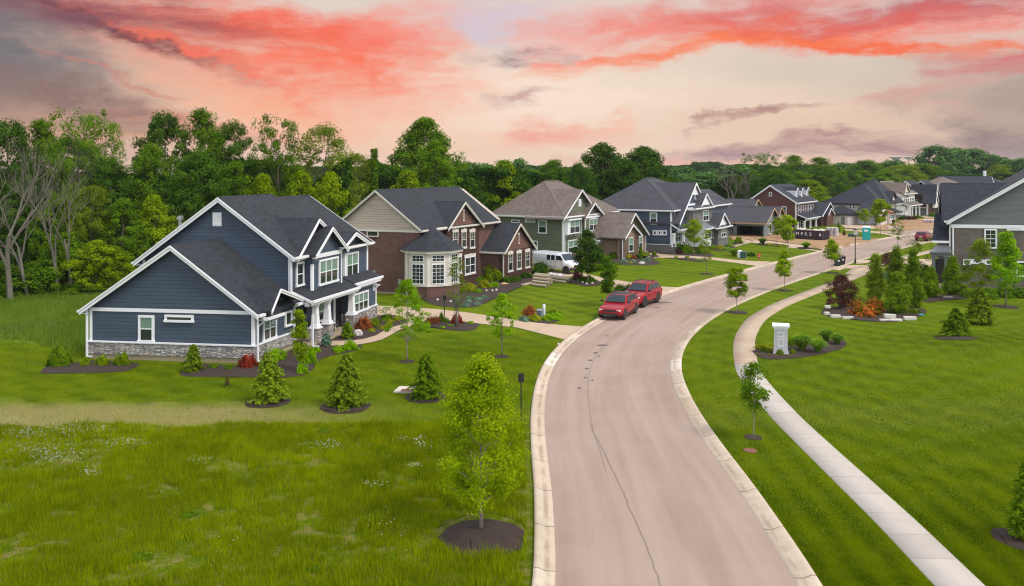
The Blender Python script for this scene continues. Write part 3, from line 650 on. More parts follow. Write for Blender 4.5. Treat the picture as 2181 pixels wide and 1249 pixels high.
# ================================================================ HOUSES
class House:
    def __init__(s, name, label, px, py, thU, thV, zoom=None, cat='house', base=None):
        p = Vector((*base, 0)) if base else G(px, py)
        s.O = p; s.root = thing(name, label, cat, p)
        s.U = (math.sin(R(thU)), math.cos(R(thU))); s.V = (-math.cos(R(thV)), math.sin(R(thV)))
        s.zoom = zoom; s.bins = {}
    def P(s, u, v, z): return (s.O.x+u*s.U[0]+v*s.V[0], s.O.y+u*s.U[1]+v*s.V[1], z)
    def q(s, x, y):
        if not s.zoom: return x, y
        a, b, k = s.zoom; return a+x/k, b+y/k
    def f(s, x, y, c):          # place on the upright plane v=c (facing the street) -> u, z
        x, y = s.q(x, y); t = (x-1090.5)/FPX; ox = s.O.x+c*s.V[0]; oy = s.O.y+c*s.V[1]
        u = (t*oy-ox)/(s.U[0]-t*s.U[1]); Yd = oy+u*s.U[1]; return u, CAMH-(y-HZ)*Yd/FPX
    def s_(s, x, y, c):         # place on the upright plane u=c (side wall) -> v, z
        x, y = s.q(x, y); t = (x-1090.5)/FPX; ox = s.O.x+c*s.U[0]; oy = s.O.y+c*s.U[1]
        v = (t*oy-ox)/(s.V[0]-t*s.V[1]); Yd = oy+v*s.V[1]; return v, CAMH-(y-HZ)*Yd/FPX
    def mb(s, name, mat):
        k = (name, mat)
        if k not in s.bins: s.bins[k] = MB(s.P)
        return s.bins[k]
    def finish(s):
        for (name, mat), m in s.bins.items():
            if not m.v: continue
            if name in ('corner_board', 'gutter', 'soffit', 'sill_band', 'cornice', 'frieze', 'fascia', 'porch_gutter', 'wall_studs'):
                mk = m.marks+[(len(m.v), len(m.f))]
                for (v0, f0), (v1, f1) in zip(mk[:-1], mk[1:]):
                    q = MB(); q.v = m.v[v0:v1]; q.f = [tuple(i-v0 for i in f) for f in m.f[f0:f1]]; q.build(name.replace('wall_studs', 'wall_stud'), M[mat], s.root)
            else: m.build(name, M[mat], s.root)
        s.bins = {}
    def part(s, name, mat, m, parent=None, **k): return m.build(name, M[mat], parent or s.root, **k)
    # ---- volumes
    def box(s, mat, u0, u1, v0, v1, z0, z1, name='wall'): s.mb(name, mat).box(u0, u1, v0, v1, z0, z1)
    def gwall(s, mat, axis, a0, a1, b0, b1, z0, ze0, ze1, br, zr, name='wall'):
        s.mb(name, mat).prism([(b0, z0), (b1, z0), (b1, ze1), (br, zr), (b0, ze0)], a0, a1, axis)
    def gable(s, mat, axis, a0, a1, b0, b1, ze0, ze1, br, zr, oa0=.35, oa1=.35, ob0=.4, ob1=.4, th=.14, trim='white', rake0=True, rake1=False, fas0=True, fas1=True, name='roof', rw=.26, gut=True):
        """ridge along `axis` at b=br; (b0, ze0), (b1, ze1) where the slopes meet the wall planes"""
        A0, A1 = a0-oa0, a1+oa1; s0 = (zr-ze0)/(br-b0); s1 = (zr-ze1)/(b1-br)
        B0, Z0 = b0-ob0, ze0-s0*ob0; B1, Z1 = b1+ob1, ze1-s1*ob1
        mk = (lambda a, b, z: (a, b, z)) if axis == 'u' else (lambda a, b, z: (b, a, z))
        rm = s.mb(name, mat); rm.prism([(B0, Z0), (br, zr), (B1, Z1), (B1, Z1-th), (br, zr-th), (B0, Z0-th)], A0, A1, axis)
        rm.prism([(br-.16, zr-.16*s0+.0), (br, zr+.05), (br+.16, zr-.16*s1)], A0+.002, A1-.002, axis)
        tm = s.mb('gable_trim', trim)
        for on, A, d in ((rake0, A0, -1), (rake1, A1, 1)):
            if not on: continue
            for (Ba, Za, Bb, Zb) in ((B0, Z0, br, zr), (br, zr, B1, Z1)):
                tm.prism([(Ba, Za-.035), (Bb, Zb-.035), (Bb, Zb-.035-rw), (Ba, Za-.035-rw)], min(A, A+d*.05), max(A, A+d*.05), axis)
                tm.prism([(Ba, Za-.01), (Bb, Zb-.01), (Bb, Zb-.11), (Ba, Za-.11)], min(A+d*.051, A+d*.10), max(A+d*.051, A+d*.10), axis)
        # underside boards close to the wall edges
        g = s.mb('gutter', trim)
        for on, B, Z, d in ((fas0, B0, Z0, -1), (fas1, B1, Z1, 1)):
            if not on: continue
            bb = (B-.0, B+d*.03) if d > 0 else (B+d*.03, B)
            s._bx(tm, axis, A0+.01, A1-.01, min(B+d*.003, B+d*.04), max(B+d*.003, B+d*.04), Z-.24, Z-.03)
            if gut: s._bx(g, axis, A0-.02, A1+.02, min(B+d*.045, B+d*.17), max(B+d*.045, B+d*.17), Z-.17, Z-.03)
        # soffit
        sf = s.mb('soffit', trim)
        for on, B, Z, b in ((fas0, B0, Z0, b0), (fas1, B1, Z1, b1)):
            if on: s._bx(sf, axis, A0+.02, A1-.02, min(B, b), max(B, b), Z-.235, Z-.20)
    def _bx(s, m, axis, a0, a1, b0, b1, z0, z1):
        if axis == 'u': m.box(a0, a1, b0, b1, z0, z1)
        else: m.box(b0, b1, a0, a1, z0, z1)
    def hip(s, mat, u0, u1, v0, v1, ze, ra, rb, zr, o=.4, trim='white', name='roof', th=.14):
        """hip roof: ridge from ra=(u,v) to rb=(u,v)"""
        U0, U1, V0, V1 = u0-o, u1+o, v0-o, v1+o
        A, B = (*ra, zr), (*rb, zr); c = [(U0, V0, ze), (U1, V0, ze), (U1, V1, ze), (U0, V1, ze)]
        along_u = abs(rb[0]-ra[0]) >= abs(rb[1]-ra[1])
        m = s.mb(name, mat)
        if along_u: faces = [[c[0], c[1], B, A], [c[1], c[2], B], [c[2], c[3], A, B], [c[3], c[0], A]]
        else: faces = [[c[0], c[1], A], [c[1], c[2], B, A], [c[2], c[3], B], [c[3], c[0], A, B]]
        for f in faces: m.slab(f, th)
        # hip and ridge caps
        for a, b in ([(c[0], A), (c[1], B if along_u else A), (c[2], B), (c[3], A if along_u else B), (A, B)]):
            a, b = Vector(a), Vector(b)
            if (b-a).length < .3: continue
            d = (b-a).normalized(); n = Vector((-d.y, d.x, 0)).normalized() if abs(d.x)+abs(d.y) > 1e-6 else Vector((1, 0, 0))
            w_ = n*.13; up = Vector((0, 0, .045)); dn = Vector((0, 0, -.05))
            m.add([tuple(a-w_+dn), tuple(a+up), tuple(a+w_+dn), tuple(b-w_+dn), tuple(b+up), tuple(b+w_+dn)], [(0, 3, 4, 1), (1, 4, 5, 2), (0, 2, 5, 3), (0, 1, 2), (3, 5, 4)])
        t = s.mb('fascia', trim); g = s.mb('gutter', trim)
        zt = ze-.03
        t.box(U0, U1, V0-.04, V0-.003, zt-.2, zt); t.box(U0, U1, V1+.003, V1+.04, zt-.2, zt)
        t.box(U0-.04, U0-.003, V0-.04, V1+.04, zt-.2, zt); t.box(U1+.003, U1+.04, V0-.04, V1+.04, zt-.2, zt)
        g.box(U0-.16, U0-.043, V0-.16, V1+.16, zt-.15, zt+.004); g.box(U0-.04, U1+.16, V0-.16, V0-.043, zt-.15, zt+.004)
        s.mb('soffit', trim).box(U0, U1, V0, V1, zt-.235, zt-.202)
    def shed(s, mat, u0, u1, v0, v1, z0, z1, name='porch_roof', trim='white', th=.12, fas=.2, left=True):
        """slope from z0 at v0 (outer, low) to z1 at v1 (wall)"""
        s.mb(name, mat).slab([(u0, v0, z0), (u1, v0, z0), (u1, v1, z1), (u0, v1, z1)], th)
        t = s.mb('porch_trim', trim); t.box(u0, u1, v0-.05, v0-.004, z0-fas-.03, z0-.03)
        s.mb('porch_gutter', trim).box(u0-.02, u1+.02, v0-.17, v0-.053, z0-.17, z0-.02)
        if left: t.prism([(v0, z0-.02), (v1, z1-.02), (v1, z1-.2), (v0, z0-.2)], u0-.05, u0-.004, 'u')
    # ---- openings
    def win(s, face, c, x0, x1, yt, yb, cols=1, rows=2, trim=.10, mat='glass', fm='white', blind=False, grid=0, px=True, zs=None, name='window', head=0.0, sill=True, lintel=None, topgrid=False):
        """x0,x1,yt,yb: outer edges of the trim as read off the photograph; yt, yb at mid width"""
        fn = s.f if face == 'F' else s.s_
        if px:
            a = fn(x0, yt, c)[0]; b = fn(x1, yt, c)[0]; xm = (x0+x1)/2; zt = fn(xm, yt, c)[1]; zb = fn(xm, yb, c)[1]; a, b = min(a, b), max(a, b)
        else: a, b, zb, zt = x0, x1, yb, yt
        D = (lambda q, d, z: s.P(q, c-d, z)) if face == 'F' else (lambda q, d, z: s.P(c-d, q, z))
        g = MB(D); g.box(a+trim*.5, b-trim*.5, .012, .03, zb+trim*.5, zt-trim*.5); w_ = g.build(name, M[mat], s.root)
        fr = MB(D); tb = .075
        fr.box(a, a+trim, .0, tb, zb+trim, zt-trim); fr.box(b-trim, b, .0, tb, zb+trim, zt-trim)
        fr.box(a-.002, b+.002, .0, tb+.012, zt-trim, zt+head); fr.box(a-.03 if sill else a, b+.03 if sill else b, .0, tb+(.05 if sill else .01), zb, zb+trim)
        ia, ib, ja, jb = a+trim, b-trim, zb+trim, zt-trim; cw = (ib-ia)/cols
        for k in range(1, cols): fr.box(ia+k*cw-.035, ia+k*cw+.035, .02, .06, ja, jb)
        rh = (jb-ja)/rows
        for k in range(1, rows): fr.box(ia, ib, .021, .055, ja+k*rh-.028, ja+k*rh+.028)
        if grid:
            for k in range(1, cols*grid):
                if k % grid: fr.box(ia+k*cw/grid-.014, ia+k*cw/grid+.014, .022, .045, ja+(rh*(rows-1) if topgrid else 0), jb)
            nr = int(round((jb-ja)/.42))
            for k in range(1, nr):
                if topgrid and ja+k*(jb-ja)/nr < ja+rh*(rows-1): continue
                fr.box(ia, ib, .0225, .0445, ja+k*(jb-ja)/nr-.014, ja+k*(jb-ja)/nr+.014)
        fo = fr.build('frame', M[fm], w_)
        if blind:
            bm_ = MB(D)
            for k in range(cols): bm_.box(ia+k*cw+.04, ia+(k+1)*cw-.04, .031, .034, ja+(jb-ja)*.52, jb-.02)
            bm_.build('blind', M['blind'], w_)
        if lintel:
            l = MB(D); l.box(a-.10, b+.10, .0, .06, zt+.003, zt+.26); l.box((a+b)/2-.10, (a+b)/2+.10, .061, .09, zt-.03, zt+.34)
            l.build('lintel', M[lintel], w_)
            l = MB(D); l.box(a-.08, b+.08, .0, .10, zb-.14, zb-.003); l.build('sill', M[lintel], w_)
        return w_
    def down(s, u, v, z0, z1, mat='white', kick=None):
        m = MB(s.P); m.box(u-.045, u+.045, v-.045, v+.045, z0+.12, z1); m.box(u-.045, u+.045, v-.30, v-.046, z0+.10, z0+.18); s.part('downspout', mat, m)
    def corner(s, u, v, z0, z1, mat='white', w_=.12):
        s.mb('corner_board', mat).box(u-.03, u+w_, v-.03, v+w_, z0, z1)
    def tapered(s, u, v, z0, z1, w0, w1, name, mat):
        m = MB(s.P)
        def ring(w, z): return [(u-w, v-w, z), (u+w, v-w, z), (u+w, v+w, z), (u-w, v+w, z)]
        m.add(ring(w0, z0)+ring(w1, z1), [(0, 3, 2, 1), (4, 5, 6, 7), (0, 1, 5, 4), (1, 2, 6, 5), (2, 3, 7, 6), (3, 0, 4, 7)])
        m.box(u-w0-.05, u+w0+.05, v-w0-.05, v+w0+.05, z0+.001, z0+.13); m.box(u-w1-.06, u+w1+.06, v-w1-.06, v+w1+.06, z1-.14, z1-.001)
        return s.part(name, mat, m)
    def pier(s, u, v, z1, w, mat='stone', cap='white', z0=0):
        m = MB(s.P); m.box(u-w, u+w, v-w, v+w, z0, z1); p = s.part('stone_pier', mat, m)
        m = MB(s.P); m.box(u-w-.05, u+w+.05, v-w-.05, v+w+.05, z1+.001, z1+.08); m.build('cap', M[cap], p)
    def bracket(s, u, v, z, mat='white', L=.45, name='bracket'):
        m = MB(s.P); m.box(u-.05, u+.05, v-.08, v, z-L, z); m.box(u-.051, u+.051, v-L, v, z-.09, z+.001)
        m.add([(u-.04, v-L+.03, z-.08), (u-.04, v-.06, z-L+.04), (u-.04, v-.06, z-L+.14), (u-.04, v-L+.13, z-.08), (u+.04, v-L+.03, z-.08), (u+.04, v-.06, z-L+.04), (u+.04, v-.06, z-L+.14), (u+.04, v-L+.13, z-.08)],
              [(0, 1, 2, 3), (7, 6, 5, 4), (0, 4, 5, 1), (1, 5, 6, 2), (2, 6, 7, 3), (3, 7, 4, 0)]); s.part(name, mat, m)
    def vent(s, face, c, x0, x1, yt, yb, mat='white'):
        fn = s.f if face == 'F' else s.s_; a = fn(x0, yt, c)[0]; b = fn(x1, yt, c)[0]; a, b = min(a, b), max(a, b); zt = fn((x0+x1)/2, yt, c)[1]; zb = fn((x0+x1)/2, yb, c)[1]
        D = (lambda q, d, z: s.P(q, c-d, z)) if face == 'F' else (lambda q, d, z: s.P(c-d, q, z))
        m = MB(D); m.box(a, b, 0, .04, zb, zt); n = max(3, int((zt-zb)/.09))
        for k in range(n):
            z = zb+.06+(zt-zb-.12)*k/n; m.box(a+.07, b-.07, .041, .07, z, z+(zt-zb)/n*.45)
        s.part('gable_vent', mat, m)

# ---------------------------------------------------------------- dark blue house (nearest)
h = House('suburban_house', 'nearest house at left, dark blue lap siding with white trim and a stacked stone base', 541, 775, 15.5, 7.5)
Z1 = (160, 380, 2.838); Z2 = (500, 400, 3.286)
h.zoom = Z1
gd = h.s_(93, 1090, 0)[0]                     # depth of the garage wing
_, zap = h.s_(578, 405, -.3); gm = h.s_(578, 405, -.3)[0]; bv = h.s_(1075, 775, -.3)
zE = 3.05; gR = zap
mu0 = 4.3
h.box('concrete', -.02, mu0, -.02, gd+.02, 0, .30, 'foundation')
h.box('stone', -.09, mu0, -.09, gd+.05, .301, .98, 'stone_base')
h.mb('sill_band', 'white').box(-.14, mu0, -.14, gd+.1, .981, 1.06)
h.gwall('navy', 'u', 0, mu0, 0, gd, 1.0, zE, zE, gm, gR-.15)
h.mb('sill_band', 'white').box(-.045, -.001, -.03, gd+.03, 2.78, 2.98)
h.gable('roof_black', 'u', 0, mu0+.3, 0, gd, zE+.12, zE+.12, gm, gR, oa0=.32, oa1=.1, ob0=.42, ob1=.42, rw=.27, fas0=False)
h.corner(0, 0, 1.06, 2.9); h.mb('corner_board', 'white').box(-.04, -.002, gd-.12, gd+.02, 1.06, 2.78); h.mb('corner_board', 'white').box(-.04, -.002, 0, .14, 1.06, 2.78)
h.down(-.12, gd+.12, 0, 2.9); h.down(.05, -.2, 0, 2.9)
h.win('S', 0, 385, 480, 828, 992, 1, 2, .13, blind=True); h.win('S', 0, 545, 718, 826, 870, 1, 1, .13)
# garage front: arched window pair under a small gabled awning
h.zoom = Z2
h.win('F', 0, 195, 288, 900, 1065, 2, 2, .11, blind=True); h.win('F', 0, 348, 396, 862, 970, 1, 1, .12)
a, _ = h.f(175, 900, -.2); b, _ = h.f(395, 830, -.2)
_, za = h.f(285, 705, -.6); zf = h.f(170, 880, -.6)[1]; am = h.f(283, 705, -.6)[0]
ez_ = zE+.12-(gR-zE-.12)/gm*.42
for (q0, q1) in ((-.34, a-.02), (b+.06, mu0+.4)):
    h.mb('fascia', 'white').box(q0, q1, -.46, -.425, ez_-.24, ez_-.03); h.mb('gutter', 'white').box(q0, q1, -.59, -.465, ez_-.17, ez_-.03)
h.gable('roof_black', 'v', -.75, 2.6, a+.25, b-.2, zf+.35, zf+.35, am, za, oa0=.15, oa1=0, ob0=.25, ob1=.25, rake0=True, rw=.20, fas0=False, fas1=False)
h.gwall('navy', 'v', .0-.012, .3, a+.3, b-.3, 2.6, zf+.2, zf+.2, am, za-.25)
w0, w1 = h.f(180, 900, -.3)[0], h.f(300, 900, -.3)[0]
h.shed('roof_black', w0, w1, -.62, -.0, 2.62, 3.0, 'awning_roof', left=True); h.bracket(w0+.12, -.02, 2.48, L=.55); h.bracket(w1-.12, -.02, 2.48, L=.55)
# main block
mv = .2; mu1 = 14.85; h.zoom = Z1
gR2 = h.s_(865, 115, mu0-.3); me = h.s_(360, 500, mu0-.3); mdep = me[0]-.35; slope = (gR2[1]-me[1])/(me[0]-gR2[0]); ze_b = gR2[1]-slope*(mdep-gR2[0])
ze_f = 5.95; RZ = gR2[1]; RV = gR2[0]
h.gwall('navy', 'u', mu0, mu0+5.7, mv, mdep, .3, ze_f-.1, ze_b-.1, RV, RZ-.16); h.gwall('navy', 'u', mu0+5.7, mu1, mv, mdep, .3, ze_f-.14, ze_b-.14, RV, RZ-.42)
h.box('concrete', mu0-.02, mu1, mv, mdep+.02, 0, .30, 'foundation'); h.box('stone', mu0+.5, mu1+.06, mv+1.5, mdep+.06, .301, .98, 'stone_base')
h.gable('roof_black', 'u', mu0, mu0+5.8, mv, mdep, ze_f, ze_b, RV, RZ, oa0=.32, oa1=0, rw=.28)
h.gable('roof_black', 'u', mu0+5.8, mu1, mv, mdep, ze_f, ze_b, RV, RZ-.22, oa0=0, oa1=.35, rake0=False, rake1=True)
h.vent('S', mu0, 833, 886, 207, 290)
h.mb('corner_board', 'white').box(mu0-.035, mu0+.14, mv-.03, mv+.14, 3.3, 5.75); h.mb('corner_board', 'white').box(mu0-.04, mu0-.002, mdep-.14, mdep+.02, 3.3, ze_b-.2)
h.down(mu0-.1, mv-.1, 3.2, 5.7)
m = MB(); vc_, zc = h.s_(635, 228, mu0+1.2); p = h.P(mu0+1.2, vc_, 0)
m.tube([(p[0], p[1], zc-1.5), (p[0], p[1], zc-.25)], .12, 10); m.tube([(p[0], p[1], zc-.25), (p[0], p[1], zc)], .19, 10); h.part('chimney_pipe', 'galv', m)
h.zoom = Z2
uB0, uB1 = h.f(545, 500, -.35)[0], h.f(748, 500, -.35)[0]; uS1 = h.f(497, 500, mv)[0]; uC0 = h.f(770, 500, mv-.12)[0]; uC1 = mu1
# upper floor bump with gable
zt = 5.85
h.box('navy_dark', uB0, uB1, -.35, mv+.3, 3.1, zt+.1)
h.corner(uB0, -.35, 3.1, zt); h.mb('corner_board', 'white').box(uB1-.12, uB1+.03, -.38, -.2, 3.1, zt); h.down(uB0-.08, -.30, 3.0, zt-.3); h.down(uB1+.12, mv-.2, 3.0, zt-.3)
h.box('navy_dark', uC0, uC1, mv-.12, mv+.2, 3.1, zt+.1); h.corner(uC0, mv-.12, 3.1, zt); h.mb('corner_board', 'white').box(uC1-.1, uC1+.03, mv-.15, mv, 1.0, zt)
h.down(uC1+.08, mv-.1, 3.0, zt-.2)
# gable 1 (wide, behind), gable 2 (over bump), gable 3 (right)
def fgable(x, y, c, f0, f1, zb_, back, matw, rw=.22, o=.3):
    """front gable: apex at photo point (x,y) on plane v=c; foot photo points f0,f1"""
    ua, za = h.f(x, y, c); u0, z0 = h.f(*f0, c); u1, z1 = h.f(*f1, c); z0 = z1 = min(z0, z1) if zb_ is None else zb_
    u0 = max(u0, mu0+.04)
    ob = .32; s0 = (za-z0)/(ua-u0); s1 = (za-z1)/(u1-ua)
    h.gwall(matw, 'v', c+.45, c+.8, u0+ob, u1-ob, min(z0, z1)-.6, z0+s0*ob-.12, z1+s1*ob-.12, ua, za-.25, name='gable_wall')
    h.gable('roof_black', 'v', c+.45, back, u0+ob, u1-ob, z0+s0*ob, z1+s1*ob, ua, za, oa0=.45-.05, oa1=0, ob0=ob, ob1=ob, rw=rw, gut=False, fas0=False, fas1=False)
    h.mb('frieze', 'white').box(u0+ob, u1-ob, c+.40, c+.449, min(z0, z1)-.28, min(z0, z1)-.02)
    return ua, za, u0, u1
g1 = fgable(595, 217, mv-.5, (430, 478), (790, 420), 5.55, RV-.5, 'navy_dark')
g2 = fgable(688, 275, -.35-.5, (572, 468), (800, 420), 5.6, RV-1.0, 'navy_dark')
g3 = fgable(852, 312, mv-.12-.5, (772, 462), (943, 415), 5.75, RV-2.0, 'navy_dark')
for u in (g2[2]+.45, g2[3]-.45): h.bracket(u, -.36, 5.75, L=.4)
for u in (g3[2]+.4, g3[3]-.4): h.bracket(u, mv-.13, 5.85, L=.4)
h.bracket(g1[2]+.45, mv-.01, 5.7, L=.4)
h.win('F', mv, 426, 480, 520, 690, 1, 2, .12); h.win('F', -.35, 586, 720, 493, 672, 3, 2, .13, blind=True); h.win('F', mv-.12, 776, 862, 452, 626, 2, 2, .13, blind=True)
# porch
pz0, pz1 = 2.95, 3.55; pv = -1.15
u_a = h.f(575, 800, pv)[0]; u_b = h.f(865, 712, pv)[0]
h.shed('roof_black', mu0+.02, u_b, pv, mv-.02, pz0, pz1, left=True, fas=.3); h.shed('roof_black', u_b+.01, mu1+.35, pv+.3, mv-.13, pz0+.2, pz1+.02, left=False, fas=.3)
h.mb('porch_beam', 'white').box(mu0+.1, u_b, pv+.25, pv+.5, pz0-.42, pz0-.15); h.mb('porch_ceiling', 'white').box(mu0+.05, mu1, pv+.15, mv-.02, pz0-.14, pz0-.10)
h.gwall('navy_dark', 'u', mu0+.04, mu0+.12, pv+.1, mv, pz0-.1, pz0-.02, pz1-.15, mv-.05, pz1-.16)
ru0 = h.f(820, 900, -.6)[0]; ru1 = mu1
h.box('navy_dark', ru0, ru1, -.6, mv, .98, pz0-.1); h.box('stone', ru0-.06, ru1+.06, -.67, mv, 0, .98, 'stone_base'); h.mb('sill_band', 'white').box(ru0-.08, ru1+.1, -.72, -.4, .981, 1.06)
h.corner(ru0, -.6, 1.06, pz0-.15); h.mb('corner_board', 'white').box(ru1-.1, ru1+.03, -.63, -.5, 1.06, pz0-.1); h.mb('frieze', 'white').box(ru0, ru1, -.65, -.601, pz0-.35, pz0-.1)
h.win('F', -.6, 828, 932, 730, 868, 3, 2, .12, blind=True); h.bracket(ru1-.5, -.61, pz0-.35, L=.5)
for (x, y) in ((565, 1085), (648, 1040), (818, 975)):
    u, _ = h.f(x, y, pv+.38); h.pier(u, pv+.38, 1.0, .28); h.tapered(u, pv+.38, 1.08, pz0-.42, .20, .13, 'porch_column', 'white')
h.box('drive', mu0, ru0, pv, mv+1.4, 0, .14, 'porch_floor') if False else h.mb('porch_floor', 'concrete').box(mu0+.02, ru0-.07, pv-.0, mv-.03, .0, .16)
h.box('stone', mu0+.02, mu0+2.0, mv-.10, mv-.001, .3, .98, 'stone_base')
h.win('F', mv, 575, 625, 800, 935, 1, 2, .1, blind=True)
# front door
u0 = h.f(697, 850, mv)[0]; m = MB(h.P); m.box(u0, u0+1.0, mv-.05, mv-.01, .17, 2.35); d = h.part('front_door', 'door', m); m = MB(h.P); m.box(u0-.14, u0-.001, mv-.08, mv-.002, .17, 2.5); m.box(u0+1.001, u0+1.14, mv-.08, mv-.002, .17, 2.5); m.box(u0-.0, u0+1.0, mv-.08, mv-.002, 2.351, 2.5); m.build('frame', M['white'], d)
u0 = mu0+.25; m = MB(h.P); m.box(u0, u0+.85, mv-.05, mv-.005, .17, 2.35); h.part('side_door', 'door', m)
m = MB(h.P); m.box(mu0+1.55, mu0+1.72, mv-.2, mv-.02, 1.9, 2.25); h.part('wall_lantern', 'black', m)
m = MB(h.P); m.box(mu0-1.3, mu0-1.15, -.16, -.005, 1.95, 2.25); 
h.down(mu0-.1, -.1, 0, 2.9)
u, _ = h.f(540, 990, pv); m = MB(h.P); m.box(u-.05, u+.05, pv-.1, pv, .1, pz0-.9); m.box(u-.04, u+.06, pv-.45, pv-.1, .08, .16); h.part('downspout', 'white', m)
h.finish(); H1 = h

# ---------------------------------------------------------------- brick house with hexagonal bay
h = House('suburban_house', 'brown brick house with a beige sided gable and a hexagonal cream bay', 893, 631, 27, 21, (700, 380, 3.902)); Z3 = h.zoom
ap = h.s_(387, 97, -.3); el_ = h.s_(80, 362, -.3); er = h.s_(775, 430, -.3)
D2 = el_[0]-.35; zeb = el_[1]+.25; zef = er[1]+.3; L2 = h.f(1255, 500, 0)[0]
UR = h.f(1250, 400, 0)[0]; zb0 = h.s_(400, 435, 0)[1]
h.mb('wall', 'redbrick').prism([(0, 0), (D2, 0), (D2, zb0), (0, zb0)], 0, UR+4.5, 'u')
s0 = (ap[1]-zef)/ap[0]; s1 = (ap[1]-zeb)/(D2-ap[0])
h.mb('gable_siding', 'beige').prism([(.02, zb0+.001), (D2-.02, zb0+.001), (D2, zeb-.15), (ap[0], ap[1]-.2), (.0, zef-.15)], .02, UR+4.48, 'u')
h.mb('sill_band', 'offwhite').box(-.05, .0-.001, .0, D2, zb0-.08, zb0+.12)
Lr = h.f(1430, 365, 0)
rr = h.f(1068, 85, ap[0])[0]
h.gable('roof_black', 'u', 0, rr, 0, D2, zef, zeb, ap[0], ap[1], oa0=.3, oa1=.3, trim='offwhite', rw=.2, rake1=True, fas1=False)
h.win('S', 0, 320, 415, 436, 486, 1, 1, .08, fm='offwhite')
h.mb('foundation', 'concrete').box(-.03, UR, .0, D2, 0, .2)
# bay
bc = h.f(868, 500, 0)[0]; zbe = h.f(850, 608, -1.9)[1]; zba = h.f(840, 395, 0)[1]
R_ = (h.f(1065, 600, -.2)[0]-h.f(600, 585, -.2)[0])/2*.93
bc = (h.f(1065, 600, -.2)[0]+h.f(600, 585, -.2)[0])/2
R_ = 2.5; bvc = -.55; bc = h.f(856, 600, bvc)[0]; zbe = h.f(845, 608, bvc-1.2)[1]; zba = h.f(842, 395, bvc)[1]
def octp(r): return [(bc+r/math.cos(R(22.5))*math.cos(R(22.5+45*k)), bvc+r/math.cos(R(22.5))*math.sin(R(22.5+45*k))) for k in range(8)]
r1 = 2.22
def octwall(m, r, z0, z1):
    p = octp(r); n = len(p); m.add([(u, v, z0) for u, v in p]+[(u, v, z1) for u, v in p], [tuple(range(n)), tuple(range(2*n-1, n-1, -1))]+[(i, (i+1) % n, n+(i+1) % n, n+i) for i in range(n)])
octwall(h.mb('bay_base', 'redbrick'), r1-.02, 0, 1.0); octwall(h.mb('bay_sill', 'offwhite'), r1+.05, 1.001, 1.12); octwall(h.mb('bay_wall', 'offwhite'), r1-.05, 1.121, zbe-.12); octwall(h.mb('bay_fascia', 'offwhite'), R_-.03, zbe-.22, zbe)
p = octp(R_+.08); m = h.mb('bay_roof', 'roof_black'); m.add([(u, v, zbe+.002) for u, v in p]+[(bc, bvc, zba)], [(i, (i+1) % 8, 8) for i in range(8)]+[tuple(range(7, -1, -1))])
bp = octp(r1-.05)
def baywin(i, w_):
    (ua, va), (ub, vb) = bp[i], bp[(i+1) % 8]; P0 = Vector(h.P(ua, va, 0)); P1 = Vector(h.P(ub, vb, 0)); d = (P1-P0); Ln = d.length; d.normalize(); nrm = Vector((d.y, -d.x, 0)); cc = Vector(h.P(bc, bvc, 0))
    if nrm.dot(P0-cc) < 0: nrm = -nrm
    D = lambda q, dd, z: tuple(P0+d*q+nrm*dd+Vector((0, 0, z)))
    for (z0, z1, gr) in ((1.2, zbe-1.12, (3, 5)), (zbe-.95, zbe-.35, (3, 2))):
        c0, c1 = Ln/2-w_/2, Ln/2+w_/2; g = MB(D); g.box(c0+.03, c1-.03, .01, .03, z0+.03, z1-.03); wo = g.build('window', M['glass'], h.root)
        fr = MB(D); fr.box(c0, c0+.07, 0, .06, z0, z1); fr.box(c1-.07, c1, 0, .06, z0, z1); fr.box(c0+.07, c1-.07, 0, .06, z0, z0+.07); fr.box(c0+.07, c1-.07, 0, .06, z1-.07, z1)
        for k in range(1, gr[0]): q = c0+.07+(w_-.14)*k/gr[0]; fr.box(q-.014, q+.014, .02, .045, z0+.07, z1-.07)
        for k in range(1, gr[1]): q = z0+.07+(z1-z0-.14)*k/gr[1]; fr.box(c0+.07, c1-.07, .021, .044, q-.014, q+.014)
        fr.build('frame', M['white'], wo)
for k in (3, 4, 5): baywin(k, 1.15)
h.down(bc-r1-.1, bvc+1.0, 0, zbe-.2, 'offwhite')
# front gable
def fg(h, x, y, c, f0, f1, back, matw, roof, trim='white', rw=.2, o=.35, zb=None, low=2.5, wallin=.3, soff=True, rake=True, gut=False):
    ua, za = h.f(x, y, c-o); u0, z0 = h.f(*f0, c-o); u1, z1 = h.f(*f1, c-o)
    if zb is not None: z0 = z1 = zb
    s0 = (za-z0)/max(.1, ua-u0); s1 = (za-z1)/max(.1, u1-ua)
    if matw: h.gwall(matw, 'v', c, c+.5, u0+wallin, u1-wallin, low, z0+s0*wallin-.14, z1+s1*wallin-.14, ua, za-.24)
    h.gable(roof, 'v', c, back, u0+wallin, u1-wallin, z0+s0*wallin, z1+s1*wallin, ua, za, oa0=o, oa1=0, ob0=wallin, ob1=wallin, trim=trim, rw=rw, gut=gut, rake0=rake, fas0=gut, fas1=gut)
    return u0, u1, ua, za, z0, z1
g = fg(h, 1135, 195, -.35, (993, 422), (1290, 395), ap[0], 'redbrick', 'roof_black', 'offwhite', low=0)
h.box('redbrick', g[0]+.3, g[1]-.3, -.35, .1, 0, g[4])
for (a_, b_) in ((1030, 1072), (1103, 1141), (1173, 1211)): h.win('F', -.35, a_, b_, 444, 574, 1, 2, .06, grid=2, lintel='offwhite', fm='offwhite', sill=False, topgrid=True)
for (a_, b_) in ((1040, 1100), (1130, 1215)): h.win('F', -.35, a_, b_, 652, 790, 2, 2, .07, lintel='offwhite', fm='white', sill=False, blind=False)
u, z = h.f(1122, 265, -.35); m = MB(h.P)
